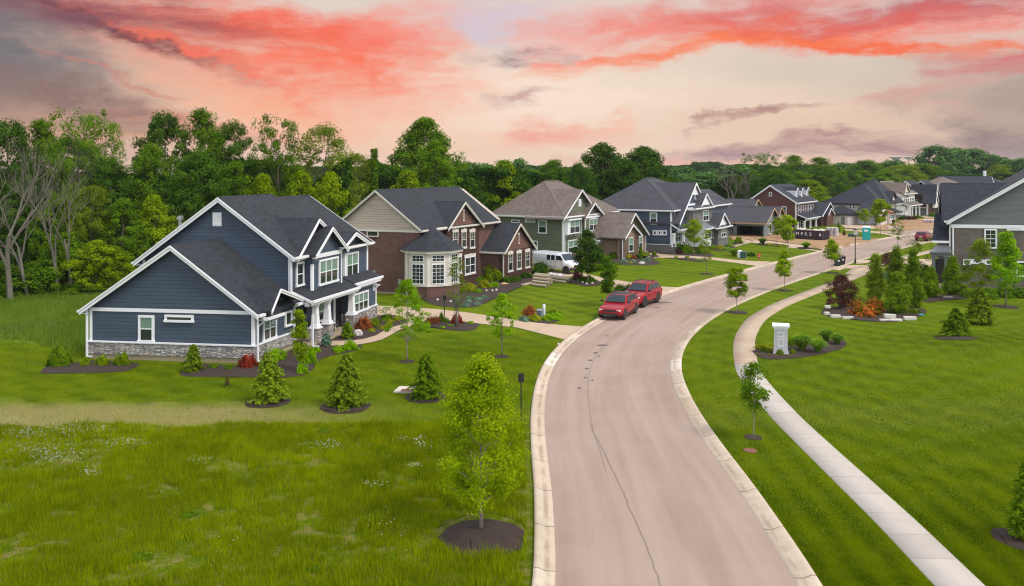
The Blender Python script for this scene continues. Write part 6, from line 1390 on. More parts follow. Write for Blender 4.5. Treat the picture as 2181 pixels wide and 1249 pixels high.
for (x, y, a, b, l, mt) in [(1128, 678, 13, 26, 'rusty orange upright shrub beside the utility boxes', 'leaf_rust'), (1140, 684, 13, 13, 'yellow green shrub at the front of the utility bed', 'leaf_lime'), (1118, 684, 12, 10, 'grey green shrub at the left of the utility bed', 'needle_blue'), (1165, 683, 14, 12, 'bright green low shrub before the white utility post', 'leaf_young'), (1185, 680, 16, 13, 'spreading green shrub right of the white utility post', 'leaf_young'), (1178, 671, 16, 10, 'dark spreading juniper behind the green shrub', 'leaf_mid'),
                         (1322, 620, 13, 14, 'spreading dark juniper left of a pair by the red cars', 'leaf_deep'), (1342, 621, 12, 15, 'spreading dark juniper right of a pair by the red cars', 'leaf_deep')]:
    S_('b', mt, x, y, a, b, l, rough=.3)
# olive house, blue house, far gardens
for (x, y, a, b, l, mt) in [(1282, 556, 10, 16, 'green shrub left of the porch pier of the olive house', 'leaf_mid'), (1306, 552, 9, 16, 'dark shrub against the tan brick wall', 'leaf_mid'), (1321, 552, 9, 10, 'yellow lime shrub left of the garage downspout', 'leaf_lime'), (1338, 551, 9, 10, 'yellow lime shrub right of the garage downspout', 'leaf_lime'), (1351, 552, 7, 9, 'rusty shrub between lime and dark green shrubs', 'leaf_rust'), (1361, 552, 9, 12, 'round clipped dark shrub beside the cone evergreen', 'leaf_deep'),
                         (1330, 560, 8, 8, 'grey green shrub in the front strip of the olive house', 'needle_blue'), (1349, 560, 7, 8, 'small grey green shrub beside the pale boulder', 'needle_blue'), (1343, 561, 6, 4, 'small yellow shrub left of the pale boulder', 'leaf_lime'), (1370, 559, 7, 7, 'grey green shrub right of the pale boulder', 'needle_blue'), (1380, 556, 6, 9, 'shrub at the tip of the olive house bed', 'needle_blue'), (1394, 545, 5, 10, 'upright tuft by the driveway of the blue house', 'leaf_bright'), (1288, 561, 8, 10, 'green shrub at the left end of the front strip', 'leaf_mid'),
                         (1445, 541, 9, 13, 'dark red shrub in front of the blue house porch', 'leaf_purple'), (1463, 540, 12, 20, 'dark green shrub left under the yellow green tree', 'leaf_mid'), (1495, 541, 13, 22, 'dark green shrub right under the yellow green tree', 'leaf_mid'), (1440, 551, 5, 5, 'small green tuft left in the driveway bed of the blue house', 'leaf_bright'), (1464, 551, 5, 6, 'small green tuft right in the driveway bed of the blue house', 'leaf_bright'), (1490, 555, 9, 4, 'low ground cover at the bed tip', 'leaf_young'),
                         (1524, 519, 9, 7, 'clipped dark hedge block by the box window', 'leaf_deep'), (1541, 522, 12, 8, 'green shrub before the stone wing', 'leaf_mid'), (1533, 532, 9, 10, 'yellow mounded shrub at the path of the blue house', 'leaf_lime'), (1546, 532, 10, 6, 'low green shrub right of the yellow mound', 'leaf_young'), (1555, 525, 8, 6, 'yellow green shrub at the end of the stone wing bed', 'leaf_young'), (1520, 531, 10, 8, 'green shrub left of the yellow mound', 'leaf_young'),
                         (1573, 519, 8, 15, 'small round topped tree like shrub by the ladder', 'leaf_bright'), (1600, 546, 9, 9, 'dark juniper right of the green utility cabinet', 'leaf_deep'), (1621, 521, 6, 4, 'yellow mound, first from left in the mulch strip', 'leaf_lime'), (1637, 523, 7, 5, 'yellow mound, second in the mulch strip', 'leaf_lime'), (1645, 524, 6, 5, 'yellow mound, third in the mulch strip', 'leaf_lime'), (1662, 526, 7, 5, 'yellow mound, fourth in the mulch strip', 'leaf_lime'), (1673, 526, 6, 5, 'yellow mound, rightmost in the mulch strip', 'leaf_lime'),
                         (1733, 531, 6, 4, 'small yellow mound before the round grass ball', 'leaf_lime'), (1743, 532, 5, 3, 'tiny yellow mound at the driveway mouth', 'leaf_lime'), (1778, 492, 6, 5, 'yellow shrub left of the pale brick house cone', 'leaf_lime'), (1798, 503, 3, 12, 'dark upright plant beside the green utility boxes', 'leaf_purple'),
                         (1925, 468, 10, 8, 'dark shrubs before the white house porch', 'leaf_deep'), (1938, 469, 12, 9, 'dark purple shrub row before the white house', 'leaf_purple'), (1954, 466, 8, 7, 'green shrub at the garage of the brown brick house', 'leaf_mid'), (1988, 462, 9, 8, 'green shrub right of the grey garage door', 'leaf_mid')]:
    S_('b', mt, x, y, a, b, l, rough=.2)
for (x, y, a, b, l) in [(1447, 538, 11, 20, 'ornamental grass at the porch corner of the blue house'), (1564, 546, 11, 17, 'feathery grass clump left of the green utility cabinet'), (1624, 521, 9, 14, 'round grass ball beside the yellow mounds'), (1717, 530, 10, 15, 'round grass ball near the driveway mouth'),
                     (1708, 748, 19, 36, 'wide ornamental grass right of the white pillar'), (1742, 752, 16, 30, 'ornamental grass at the front of the pillar bed'), (1760, 728, 14, 26, 'ornamental grass at the back of the pillar bed'), (1783, 735, 13, 24, 'ornamental grass at the right end of the pillar bed')]:
    S_('g', 'grass_orn', x, y, a*1.35, b*1.1, l, n=3600, wid=.018)
# island bed and pillar bed
T = make_tree('purple_bush', 'big airy dark purple bush at the left of the island bed', 'bush', 'leaf_purple', 91, 1.0*hgt(1793, 658, 588), .35, 1.25, 'dome', 150, 50, .26, .055, .09, 'bark', lump=.2, stems=5, limbs=30, shell=.3); place(T, 1793, 658)
T = make_tree('purple_maple', 'low dark red maple near the driveway of the right house', 'bush', 'leaf_purple', 92, 2.0, .3, 1.3, 'dome', 50, 60, .35, .06, .05, 'bark', lump=.2); place(T, 1893, 583)
T = make_bush('purple_bush', 'small dark purple bush behind the low red maple', 'leaf_purple', 93, 1.1, 1.6, cat='bush'); place(T, 1895, 562)
S_('b', 'needle_blue', 1885, 592, 11, 12, 'blue grey dwarf spruce in the planting behind the island', rough=.2); S_('b', 'leaf_lime', 1898, 563, 8, 5, 'yellow low shrub beneath the small purple bush', rough=.2)
for (x, y, a, b, l) in [(1822, 652, 15, 12, 'orange flowering azalea, back left of the group'), (1843, 673, 25, 22, 'widest orange red azalea at the front of the group'), (1868, 662, 17, 22, 'orange azalea at the right of the group')]:
    S_('b', 'leaf_mid', x, y, a, b, l, rough=.3, n=2600, ls=.10, mat2='flower_orange', frac2=.5, name='azalea')
S_('b', 'leaf_mid', 1860, 658, 13, 22, 'pink red azalea at the back of the group', rough=.3, n=2400, ls=.10, mat2='leaf_pinkred', frac2=.35, name='azalea')
S_('b', 'leaf_olive', 1948, 668, 12, 10, 'yellowish low shrub at the right end of the island bed', rough=.3); S_('b', 'leaf_purple', 1797, 654, 8, 6, 'low reddish shrub at the foot of the purple bush', rough=.3)
for i, (x, y, a) in enumerate([(1661.5, 757, 8.5), (1688.5, 755, 7.5), (1636.5, 753, 7.5), (1626, 750, 8)]): S_('b', 'leaf_olive', x, y, a, a*1.75, ['clipped olive green ball at the foot of the white pillar', 'clipped olive ball right of the white pillar', 'clipped olive ball left of the white pillar', 'clipped olive ball furthest left in the pillar bed'][i], rough=.03, n=2600, ls=.07, name='clipped_ball_shrub')
S_('b', 'leaf_lime', 1630, 744, 18, 11, 'lime green spreading shrub behind the clipped balls', rough=.3); S_('b', 'leaf_bright', 1688, 737, 10, 20, 'lime green leafy shrub behind the grasses', rough=.3)
for i, x in enumerate([(1613, 757), (1625, 759), (1639, 759), (1654, 761.5), (1669, 760), (1683, 762)]): S_('g', 'leaf_lime', x[0], x[1], 5, 6, 'tiny variegated tuft along the front edge of the pillar bed', n=120, wid=.05, group='tiny variegated tufts at the pillar', name='variegated_tuft')
# shrubs against the grey brick house
for (x, y, a, b, l) in [(2100, 634, 26, 22, 'dark shrub under the low window band of the grey brick house'), (2150, 632, 30, 24, 'dark shrub at the right end of the grey brick wall'), (2065, 634, 18, 16, 'dark shrub below the panel windows'), (1930, 600, 14, 24, 'green shrub beside the porch of the right house'), (2003, 548, 8, 20, 'yellow green shrub peeking beside the lower roof'), (1975, 590, 16, 26, 'bright shrub behind the porch evergreen')]:
    S_('b', 'leaf_mid', x, y, a, b, l, rough=.2)
# taller weeds in the rough field
for (x, y, a, l) in [(815, 960, 16, 'dark green weed clump in the rough field, upper right'), (300, 1190, 22, 'dark weed clump in the rough field, lower middle'), (470, 912, 11, 'weed tuft at the mown edge of the field'), (690, 920, 12, 'weed tuft in the field below the middle spruce'), (785, 992, 10, 'small dark weed patch below the large clump'), (400, 1100, 18, 'broad weed clump in the middle of the field'), (670, 1215, 16, 'pale weed clump at the lower edge of the field'), (830, 1190, 18, 'weed clump left of the mulch ring')]:
    S_('b', 'leaf_mid', x, y, a, a*.55, l, rough=.3, n=900, ls=.10, name='weed_clump')

# ---- the wood behind the houses
PR = {}
def wtree(kind):
    if kind in PR: return None
    return kind
BIG = dict(
 oak_dark=dict(mat='leaf_dark', H=15, base=3.5, Rx=4.6, shape='round', nc=190, lpc=85, cr=.85, ls=.165, trunk=.3, lump=.3),
 oak_mid=dict(mat='leaf_mid', H=15, base=3.5, Rx=4.4, shape='oval', nc=180, lpc=85, cr=.82, ls=.165, trunk=.3, lump=.3),
 airy=dict(mat='leaf_mid', H=16, base=6, Rx=4.2, shape='umbrella', nc=120, lpc=62, cr=.72, ls=.15, trunk=.28, lump=.35, flat=.7, limbs=30, shell=.2),
 bright=dict(mat='leaf_bright', H=11, base=1.5, Rx=3.6, shape='egg', nc=140, lpc=85, cr=.72, ls=.15, trunk=.2, lump=.25),
 olive=dict(mat='leaf_olive', H=14, base=3, Rx=4.2, shape='round', nc=170, lpc=75, cr=.75, ls=.13, trunk=.25, lump=.2, shell=.3),
 deep=dict(mat='leaf_deep', H=14, base=1.5, Rx=6, shape='dome', nc=260, lpc=85, cr=.95, ls=.21, trunk=.35, lump=.14, shell=.55),
 maple=dict(mat='leaf_mid', H=17, base=2.5, Rx=6, shape='egg', nc=260, lpc=85, cr=.9, ls=.20, trunk=.35, lump=.14, shell=.5),
 yellow=dict(mat='leaf_yellow', H=9, base=1, Rx=3.4, shape='egg', nc=120, lpc=80, cr=.65, ls=.14, trunk=.16, lump=.3),
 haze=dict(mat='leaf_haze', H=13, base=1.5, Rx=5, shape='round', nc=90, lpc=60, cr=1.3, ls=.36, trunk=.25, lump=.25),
 under=dict(mat='leaf_mid', H=5.5, base=.3, Rx=3.2, shape='dome', nc=110, lpc=80, cr=.7, ls=.15, trunk=.12, lump=.3),
)
def wood(kind, px, dist, ytop, hwpx, label, name='woodland_tree', rz=None, group=None, ybase=0.0):
    x = (px-1090.5)/FPX*dist; H = CAMH-(ytop-HZ)*dist/FPX; W = hwpx*dist/FPX; z0 = float(hfun(x, dist)); B = BIG[kind]; var = int(px*3+dist) % 2
    key = (kind, var)
    if key not in PR:
        d = dict(B); mt = d.pop('mat'); r_ = make_tree(name, label, 'tree', mt, 200+len(PR), group=group, **d); PR[key] = r_
        r_.location = (x, dist, z0); r_.scale = (W/B['Rx'], W/B['Rx'], H/B['H']); r_.rotation_euler = (0, 0, px % 6.28); return r_
    return dup(PR[key], (x, dist, z0), (px*.73) % 6.28 if rz is None else rz, (W/B['Rx'], W/B['Rx'], H/B['H']), label, group)
WT = [('oak_dark', 20, 82, 268, 68, 'dark leafy tree at the left picture edge behind the pale dead trees'), ('oak_mid', 88, 84, 262, 60, 'leafy tree behind the second pale dead tree'), ('airy', 170, 80, 240, 62, 'ragged airy tree with open top left of the sky gap'), ('oak_dark', 150, 88, 300, 60, 'dark tree behind the ragged airy tree'), ('airy', 222, 84, 256, 42, 'ragged tree top right beside the sky gap'),
 ('oak_dark', 235, 80, 345, 50, 'low dark tree under the sky gap at left'), ('oak_mid', 322, 84, 312, 55, 'rounded mid green tree right of the sky gap'), ('oak_dark', 350, 92, 250, 62, 'tall dark tree left of the big pair above the dark blue house'), ('oak_mid', 430, 90, 240, 66, 'tallest airy tree above the dark blue house roof'), ('oak_dark', 490, 92, 268, 55, 'dark tree right of the tallest airy tree'), ('oak_dark', 420, 82, 330, 60, 'dark full tree just above the first ridge'), ('oak_mid', 500, 84, 350, 52, 'mid green tree behind the ridge of the dark blue house'),
 ('airy', 592, 88, 252, 56, 'slim umbrella topped tree standing clear against the sky'), ('olive', 690, 94, 273, 78, 'olive fine leafed tree right of the umbrella topped tree'), ('bright', 640, 84, 370, 55, 'bright tree low behind the ridge end'), ('yellow', 705, 82, 375, 55, 'yellow green tree low between the first two houses'), ('bright', 560, 84, 375, 45, 'green tree low behind the middle of the ridge'), ('olive', 755, 100, 330, 48, 'thin olive tree left of the ivy column'),
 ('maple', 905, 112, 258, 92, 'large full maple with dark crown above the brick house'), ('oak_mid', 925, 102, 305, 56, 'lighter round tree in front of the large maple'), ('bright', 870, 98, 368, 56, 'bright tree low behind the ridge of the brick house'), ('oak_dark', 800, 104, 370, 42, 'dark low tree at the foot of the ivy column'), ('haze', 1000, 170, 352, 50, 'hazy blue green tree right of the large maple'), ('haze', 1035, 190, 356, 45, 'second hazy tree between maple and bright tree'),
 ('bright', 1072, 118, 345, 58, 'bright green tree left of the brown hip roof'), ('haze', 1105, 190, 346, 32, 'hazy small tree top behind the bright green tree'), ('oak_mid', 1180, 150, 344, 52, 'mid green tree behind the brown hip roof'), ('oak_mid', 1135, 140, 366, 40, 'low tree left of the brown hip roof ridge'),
 ('deep', 1285, 138, 312, 74, 'massive dark round tree, left half of the broad clump'), ('deep', 1372, 144, 318, 66, 'massive dark round tree, right half of the broad clump'), ('deep', 1330, 134, 345, 55, 'dark tree in front of the broad clump'), ('oak_dark', 1232, 130, 352, 30, 'dark tree at the left foot of the broad clump'), ('haze', 1500, 210, 372, 56, 'rounded pale green tree behind the slate roofs'), ('haze', 1455, 230, 362, 42, 'hazy tree right of the broad dark clump'),
 ('airy', 1622, 190, 328, 40, 'open topped tree right of the bare grey trees'), ('oak_mid', 1690, 200, 334, 46, 'mid green round tree behind the red brick house'), ('oak_mid', 1745, 205, 338, 48, 'round green tree right behind the white dormers'), ('oak_dark', 1650, 175, 370, 40, 'dark tree low behind the red brick gable'), ('bright', 1725, 192, 385, 46, 'bright tree low behind the dormer roof'), ('oak_mid', 1845, 260, 343, 44, 'round tree above the pale brick house roof'), ('haze', 1795, 280, 352, 40, 'hazy tree left of the pale brick roof'),
 ('haze', 1900, 300, 346, 46, 'hazy dark tree under the water towers'), ('olive', 1925, 250, 352, 48, 'pale olive tree behind the white house'), ('oak_mid', 1965, 260, 350, 50, 'mid green tree behind the far dark roofs'), ('haze', 1992, 340, 316, 42, 'tall hazy tree, left peak of the far right tree group'), ('haze', 2030, 350, 320, 40, 'tall hazy tree, second peak of the far right group'), ('haze', 2070, 350, 322, 46, 'broad hazy dark tree in the far right group'), ('haze', 2110, 340, 334, 44, 'hazy tree sloping down at the right'), ('haze', 2152, 330, 344, 38, 'hazy tree near the right picture edge'),
 ('olive', 2130, 280, 352, 30, 'paler tree in front of the far right group'), ('oak_mid', 1885, 240, 365, 36, 'low green tree behind the white gable'), ('haze', 1570, 260, 358, 60, 'hazy tree behind the bare grey trees'), ('oak_dark', 1600, 180, 385, 36, 'dark bush like tree left of the red brick gable'), ('haze', 2178, 320, 342, 36, 'hazy tree cut by the right picture edge')]
for t in WT: wood(*t)
UN = [('under', 20, 71, 600, 60, 'shaded shrub thicket at the foot of the leftmost dead tree'), ('under', 90, 72, 560, 55, 'dark green shrub thicket under the dead trees'), ('yellow', 205, 72, 520, 55, 'bright yellow green bushy tree left of the garage gable'), ('bright', 245, 73, 530, 36, 'bright leafy bush touching the garage eave'), ('under', 150, 74, 500, 55, 'dark thicket behind the bright bushy tree'), ('oak_mid', 260, 76, 430, 55, 'small tree leaning above the garage roof'), ('oak_mid', 130, 77, 420, 50, 'small shaded tree between the dead trunks'), ('olive', 195, 76, 400, 48, 'olive small tree in the middle of the left wood'), ('under', 300, 76, 500, 50, 'thicket left of the chimney pipe'),
      ('bright', 330, 78, 420, 50, 'bright small tree above the chimney pipe'), ('oak_dark', 60, 79, 380, 60, 'dark tree filling the left wood'), ('under', 180, 71.5, 610, 50, 'low shrub at the edge of the meadow'), ('under', -20, 70, 560, 70, 'thicket at the far left picture edge')]
for t in UN: wood(*t, name='woodland_shrub' if t[0] == 'under' else 'woodland_tree')
def bare(px, dist, ytop, seed, label, **k):
    x = (px-1090.5)/FPX*dist; H = CAMH-(ytop-HZ)*dist/FPX; b = make_bare('dead_tree', label, seed, H, **k); b.location = (x, dist, 0); return b
bare(22, 68, 285, 3, 'tallest pale dead tree at the left edge of the wood', trunk=.26, spread=.30, depth=6); bare(60, 70, 300, 4, 'forked pale dead tree, second from the left', trunk=.22, spread=.32, depth=6); bare(125, 71, 275, 7, 'slender bare tree left of the ragged airy tree', trunk=.17, spread=.27, depth=6); bare(150, 72, 290, 8, 'thin bare tree twin standing right in the left wood', trunk=.15, spread=.27, depth=6)
bare(797, 98, 296, 9, 'bare spike tree wrapped in a column of ivy', trunk=.2, spread=.10, depth=3, ivy=13.5); bare(1562, 172, 338, 12, 'wide bare grey tree behind the unfinished house', trunk=.4, spread=.34, bark='bark'); bare(1598, 176, 350, 14, 'second bare grey tree nearer the red brick house', trunk=.35, spread=.34, bark='bark')
# masses nobody could count: undergrowth filling the wood and the far tree line
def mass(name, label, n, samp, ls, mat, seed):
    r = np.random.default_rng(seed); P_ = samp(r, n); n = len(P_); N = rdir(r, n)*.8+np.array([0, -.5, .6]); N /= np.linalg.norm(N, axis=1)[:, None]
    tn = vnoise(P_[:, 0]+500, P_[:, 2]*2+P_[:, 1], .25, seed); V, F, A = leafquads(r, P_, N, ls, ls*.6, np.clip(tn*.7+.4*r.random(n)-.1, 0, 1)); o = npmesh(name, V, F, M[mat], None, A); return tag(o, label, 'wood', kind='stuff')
def s1(r, n):
    x = -75+82*r.random(n); top = 9+3.5*vnoise(x+100, x*0, .22, 4); y0 = np.where(x < -35, 80, np.where(x < -18, 88, 98+(x+18)*.9)); z = top*r.random(n)**.8; return np.stack([x, y0+5*vnoise(x+50, z, .35, 5)+3*r.random(n), z], 1)
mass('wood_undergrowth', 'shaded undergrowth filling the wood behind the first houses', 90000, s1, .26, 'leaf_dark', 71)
def s2(r, n):
    x = -30+100*r.random(n); y0 = 150+x*.7; top = 6+4*vnoise(x+100, x*0, .12, 6); z = top*r.random(n)**.7; return np.stack([x, y0+6*vnoise(x+50, z, .25, 7), z], 1)
mass('wood_undergrowth', 'low green tree line behind the middle houses', 42000, s2, .42, 'leaf_mid', 72)
def s3(r, n):
    x = -160+560*r.random(n); y0 = 400+30*vnoise(x+200, x*0, .02, 8); top = 9.5+3.5*vnoise(x+300, x*0, .035, 9)+2.0*vnoise(x+300, x*0, .16, 10); z = top*r.random(n)**.6; return np.stack([x, y0+12*vnoise(x+250, z, .1, 7), z], 1)
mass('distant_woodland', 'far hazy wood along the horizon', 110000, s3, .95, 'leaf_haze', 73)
def s4(r, n):
    x = 70+110*r.random(n); y0 = 260+30*vnoise(x, x*0, .05, 8); top = 7+4*vnoise(x, x*0, .10, 11); z = top*r.random(n)**.7; return np.stack([x, y0, z], 1)
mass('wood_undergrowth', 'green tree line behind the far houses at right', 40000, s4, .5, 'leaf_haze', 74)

# ---- the grass itself, kept off the beds and paths
blades('field_grass', 600000, samp_field, (.07, .25), (.010, .022), M['blade'], 'tall rough green grass of the empty field in front', seed=3)
blades('field_weeds', 160000, samp_weed, (.20, .42), (.014, .034), M['blade'], 'taller lime green weeds standing in drifts in the front field', cat='weeds', lean=.5, seed=8)
blades('lawn_grass', 520000, samp_lawn, (.025, .055), (.014, .03), M['blade2'], 'short mown lawn grass right of the street', seed=5, stripe=lambda x, y: .26*np.sin(6.28*(x-np.interp(y, scl[:, 1], scl[:, 0]))/1.05)*(.4+vnoise(x+9, y, .12, 2))+.16*np.sin(2.1*x+1.3*y)*(vnoise(x+9, y, .3, 12)+.3)-.03)
blades('lawn_grass', 380000, samp_lawn_l, (.03, .07), (.015, .03), M['blade2'], 'short mown lawn grass in front of the dark blue house', seed=6, stripe=lambda x, y: .22*np.sin(1.9*x+3.6*y+2*vnoise(x+60, y, .1, 3)))
blades('meadow_grass', 90000, samp_meadow, (.15, .45), (.03, .06), M['blade3'], 'tall bright weeds between the lawn and the wood at left', seed=9)
# ================================================================ VEHICLES AND SMALL THINGS
M['red_paint'] = plain('red_car_paint', (.31, .004, .014), .3, .04, spec=.3, coat=.3); M['maroon_paint'] = plain('crimson_car_paint', (.20, .004, .025), .35, .04, spec=.3, coat=.35)
M['van_white'] = plain('white_van_paint', (.72, .73, .75), .35, .03, coat=.6); M['tyre'] = plain('black_rubber', (.02, .02, .02), .85); M['rim'] = plain('alloy_rim', (.22, .22, .23), .3, .1, metal=.8)
M['car_glass'] = glassmat('car_glass', (.008, .02, .03), .06, .6); M['lamp'] = plain('headlamp_glass', (.7, .7, .68), .15, .05); M['amber'] = plain('amber_lens', (.85, .25, .02), .3); M['black_plastic'] = plain('black_plastic', (.02, .02, .022), .5)
M['tail'] = plain('red_lens', (.35, .01, .01), .2)
def loft(m, st):
    """stations (x, zbottom, ztop, halfwidth[, top inset])"""
    rings = []
    for q in st:
        x, zb, zt, w = q[:4]; ins = q[4] if len(q) > 4 else .10; h = zt-zb
        rings.append([(x, -w*.86, zb), (x, -w, zb+h*.22), (x, -w, zb+h*.62), (x, -w+ins*.45, zb+h*.86), (x, -w+ins*1.4, zt), (x, w-ins*1.4, zt), (x, w-ins*.45, zb+h*.86), (x, w, zb+h*.62), (x, w, zb+h*.22), (x, w*.86, zb)])
    n = len(rings[0]); V = [p for r_ in rings for p in r_]; F = [tuple(range(n))[::-1], tuple((len(rings)-1)*n+k for k in range(n))]
    for i in range(len(rings)-1):
        for k in range(n): F.append((i*n+k, i*n+(k+1) % n, (i+1)*n+(k+1) % n, (i+1)*n+k))
    return m.add(V, F)
def wheel(root, x, y, r, w_=.24, arch=True):
    s = 1 if y > 0 else -1
    def cyl(m, prof):
        n = 20; b = len(m.v)
        for rr, yy in prof:
            for k in range(n): a = 6.28318*k/n; m.v.append((x+rr*math.cos(a), y+s*yy, r+rr*math.sin(a)))
        for i in range(len(prof)-1):
            for k in range(n): m.f.append((b+i*n+k, b+i*n+(k+1) % n, b+(i+1)*n+(k+1) % n, b+(i+1)*n+k))
        m.f.append(tuple(b+k for k in range(n))); m.f.append(tuple(b+(len(prof)-1)*n+k for k in range(n)))
    m = MB(); cyl(m, [(r*.6, -w_), (r*.96, -w_), (r, -w_*.8), (r, -w_*.12), (r*.95, 0), (r*.66, 0), (r*.64, -.03)]); o = m.build('wheel', M['tyre'], root)
    m = MB(); cyl(m, [(r*.62, -.04), (r*.62, -.005), (r*.55, -.03)])
    for k in range(5):
        a = 6.28318*k/5; d = Vector((math.cos(a), 0, math.sin(a))); t_ = Vector((-math.sin(a), 0, math.cos(a))); c = Vector((x, y+s*-.012, r))
        V = [c+t_*.05*sg+d*q+Vector((0, s*e, 0)) for e in (-.015, .012) for q in (.04, r*.6) for sg in (-1, 1)]; m.add([tuple(v) for v in V], [(0, 1, 3, 2), (4, 5, 7, 6), (0, 1, 5, 4), (2, 3, 7, 6), (0, 2, 6, 4), (1, 3, 7, 5)])
    m.build('rim', M['rim'], o)
def quadp(m, pts, th=.012):
    a, b, c = Vector(pts[0]), Vector(pts[1]), Vector(pts[2]); n = (b-a).cross(c-a).normalized()*th
    k = len(pts); V = [tuple(Vector(p)+n) for p in pts]+[tuple(Vector(p)-n) for p in pts]; m.add(V, [tuple(range(k)), tuple(range(2*k-1, k-1, -1))]+[(i, (i+1) % k, k+(i+1) % k, k+i) for i in range(k)])
def cabin(root, paint, wb, wr, pts, roofmat=None, nside=2, glassmat_='car_glass', side_cut=(0.06, .94)):
    """pts: x,z of windscreen foot, windscreen top, rear roof, rear foot"""
    (x0, z0), (x1, z1), (x2, z2), (x3, z3) = pts
    V = []
    for s in (-1, 1): V += [(x0, s*wb, z0-.05), (x1, s*wr, z1), (x2, s*wr, z2), (x3, s*wb, z3-.05)]
    xm = (x1+x2)/2
    m = MB(); m.add(V, [(0, 1, 2, 3), (7, 6, 5, 4), (0, 4, 5, 1), (1, 5, 6, 2), (2, 6, 7, 3), (0, 3, 7, 4)]); m.build('cabin', M[paint], root, bevel=.05)
    rm = MB(); rm.add([(x1-.12, -wr+.07, z1-.0), (xm, -wr+.04, z1+.035), (x2+.1, -wr+.07, z2+.0), (x1-.12, wr-.07, z1-.0), (xm, wr-.04, z1+.035), (x2+.1, wr-.07, z2+.0), (x1-.12, -wr+.07, z1-.05), (x2+.1, -wr+.07, z2-.05), (x1-.12, wr-.07, z1-.05), (x2+.1, wr-.07, z2-.05)], [(0, 1, 4, 3), (1, 2, 5, 4), (6, 0, 3, 8), (2, 7, 9, 5), (0, 6, 7, 2, 1), (3, 4, 5, 9, 8), (6, 8, 9, 7)]); rm.build('roof', M[roofmat or paint], root, smooth=False)
    def lp(a, b, t): return tuple(a[i]+(b[i]-a[i])*t for i in range(3))
    A, B = (x0, -wb, z0), (x1, -wr, z1); C, D = (x0, wb, z0), (x1, wr, z1); off = Vector((x0-x1, 0, 0)).normalized()
    def pane(name, a, b, c, d, o_): m = MB(); pts_ = [tuple(Vector(p)+Vector(o_)) for p in (a, b, c, d)]; quadp(m, pts_); m.build(name, M[glassmat_], root)
    pane('windscreen', lp(lp(A, C, .07), lp(B, D, .07), .10), lp(lp(A, C, .93), lp(B, D, .93), .10), lp(lp(A, C, .90), lp(B, D, .90), .92), lp(lp(A, C, .10), lp(B, D, .10), .92), (.022, 0, .014))
    E_, F_ = (x3, -wb, z3), (x2, -wr, z2); G_, H_ = (x3, wb, z3), (x2, wr, z2)
    pane('rear_window', lp(lp(E_, G_, .1), lp(F_, H_, .1), .25), lp(lp(E_, G_, .9), lp(F_, H_, .9), .25), lp(lp(E_, G_, .88), lp(F_, H_, .88), .9), lp(lp(E_, G_, .12), lp(F_, H_, .12), .9), (-.02, 0, .012))
    for s in (-1, 1):
        bt = [(x0, s*wb, z0), (x3, s*wb, z3)]; tp = [(x1, s*wr, z1), (x2, s*wr, z2)]
        t0, t1 = side_cut
        for k in range(nside):
            a, b = t0+(t1-t0)*k/nside+.012, t0+(t1-t0)*(k+1)/nside-.012
            p = [lp(lp(bt[0], bt[1], a), lp(tp[0], tp[1], a), .12), lp(lp(bt[0], bt[1], b), lp(tp[0], tp[1], b), .12), lp(lp(bt[0], bt[1], b), lp(tp[0], tp[1], b), .86), lp(lp(bt[0], bt[1], a), lp(tp[0], tp[1], a), .86)]
            m = MB(); quadp(m, [tuple(Vector(q)+Vector((0, s*.012, .003))) for q in p]); m.build('side_window', M[glassmat_], root)
def arches(root, xs, w, r):
    for x in xs:
        for s in (-1, 1):
            m = MB(); n = 12; V = [(x+(r+.09)*math.cos(a), s*(w+.004), r+(r+.09)*math.sin(a)) for a in [math.pi*k/n for k in range(n+1)]]+[(x-(r+.09), s*(w+.004), .22), (x+(r+.09), s*(w+.004), .22)]
            V2 = [(a, b-s*.05, c) for a, b, c in V]; k = len(V); m.add(V+V2, [tuple(range(k)), tuple(range(2*k-1, k-1, -1))]+[(i, (i+1) % k, k+(i+1) % k, k+i) for i in range(k)]); m.build('wheel_arch', M['black_plastic'], root)
def box_part(root, name, mat, *bs, bevel=0.0):
    m = MB()
    for b in bs: m.box(*b)
    return m.build(name, M[mat], root, bevel=bevel)
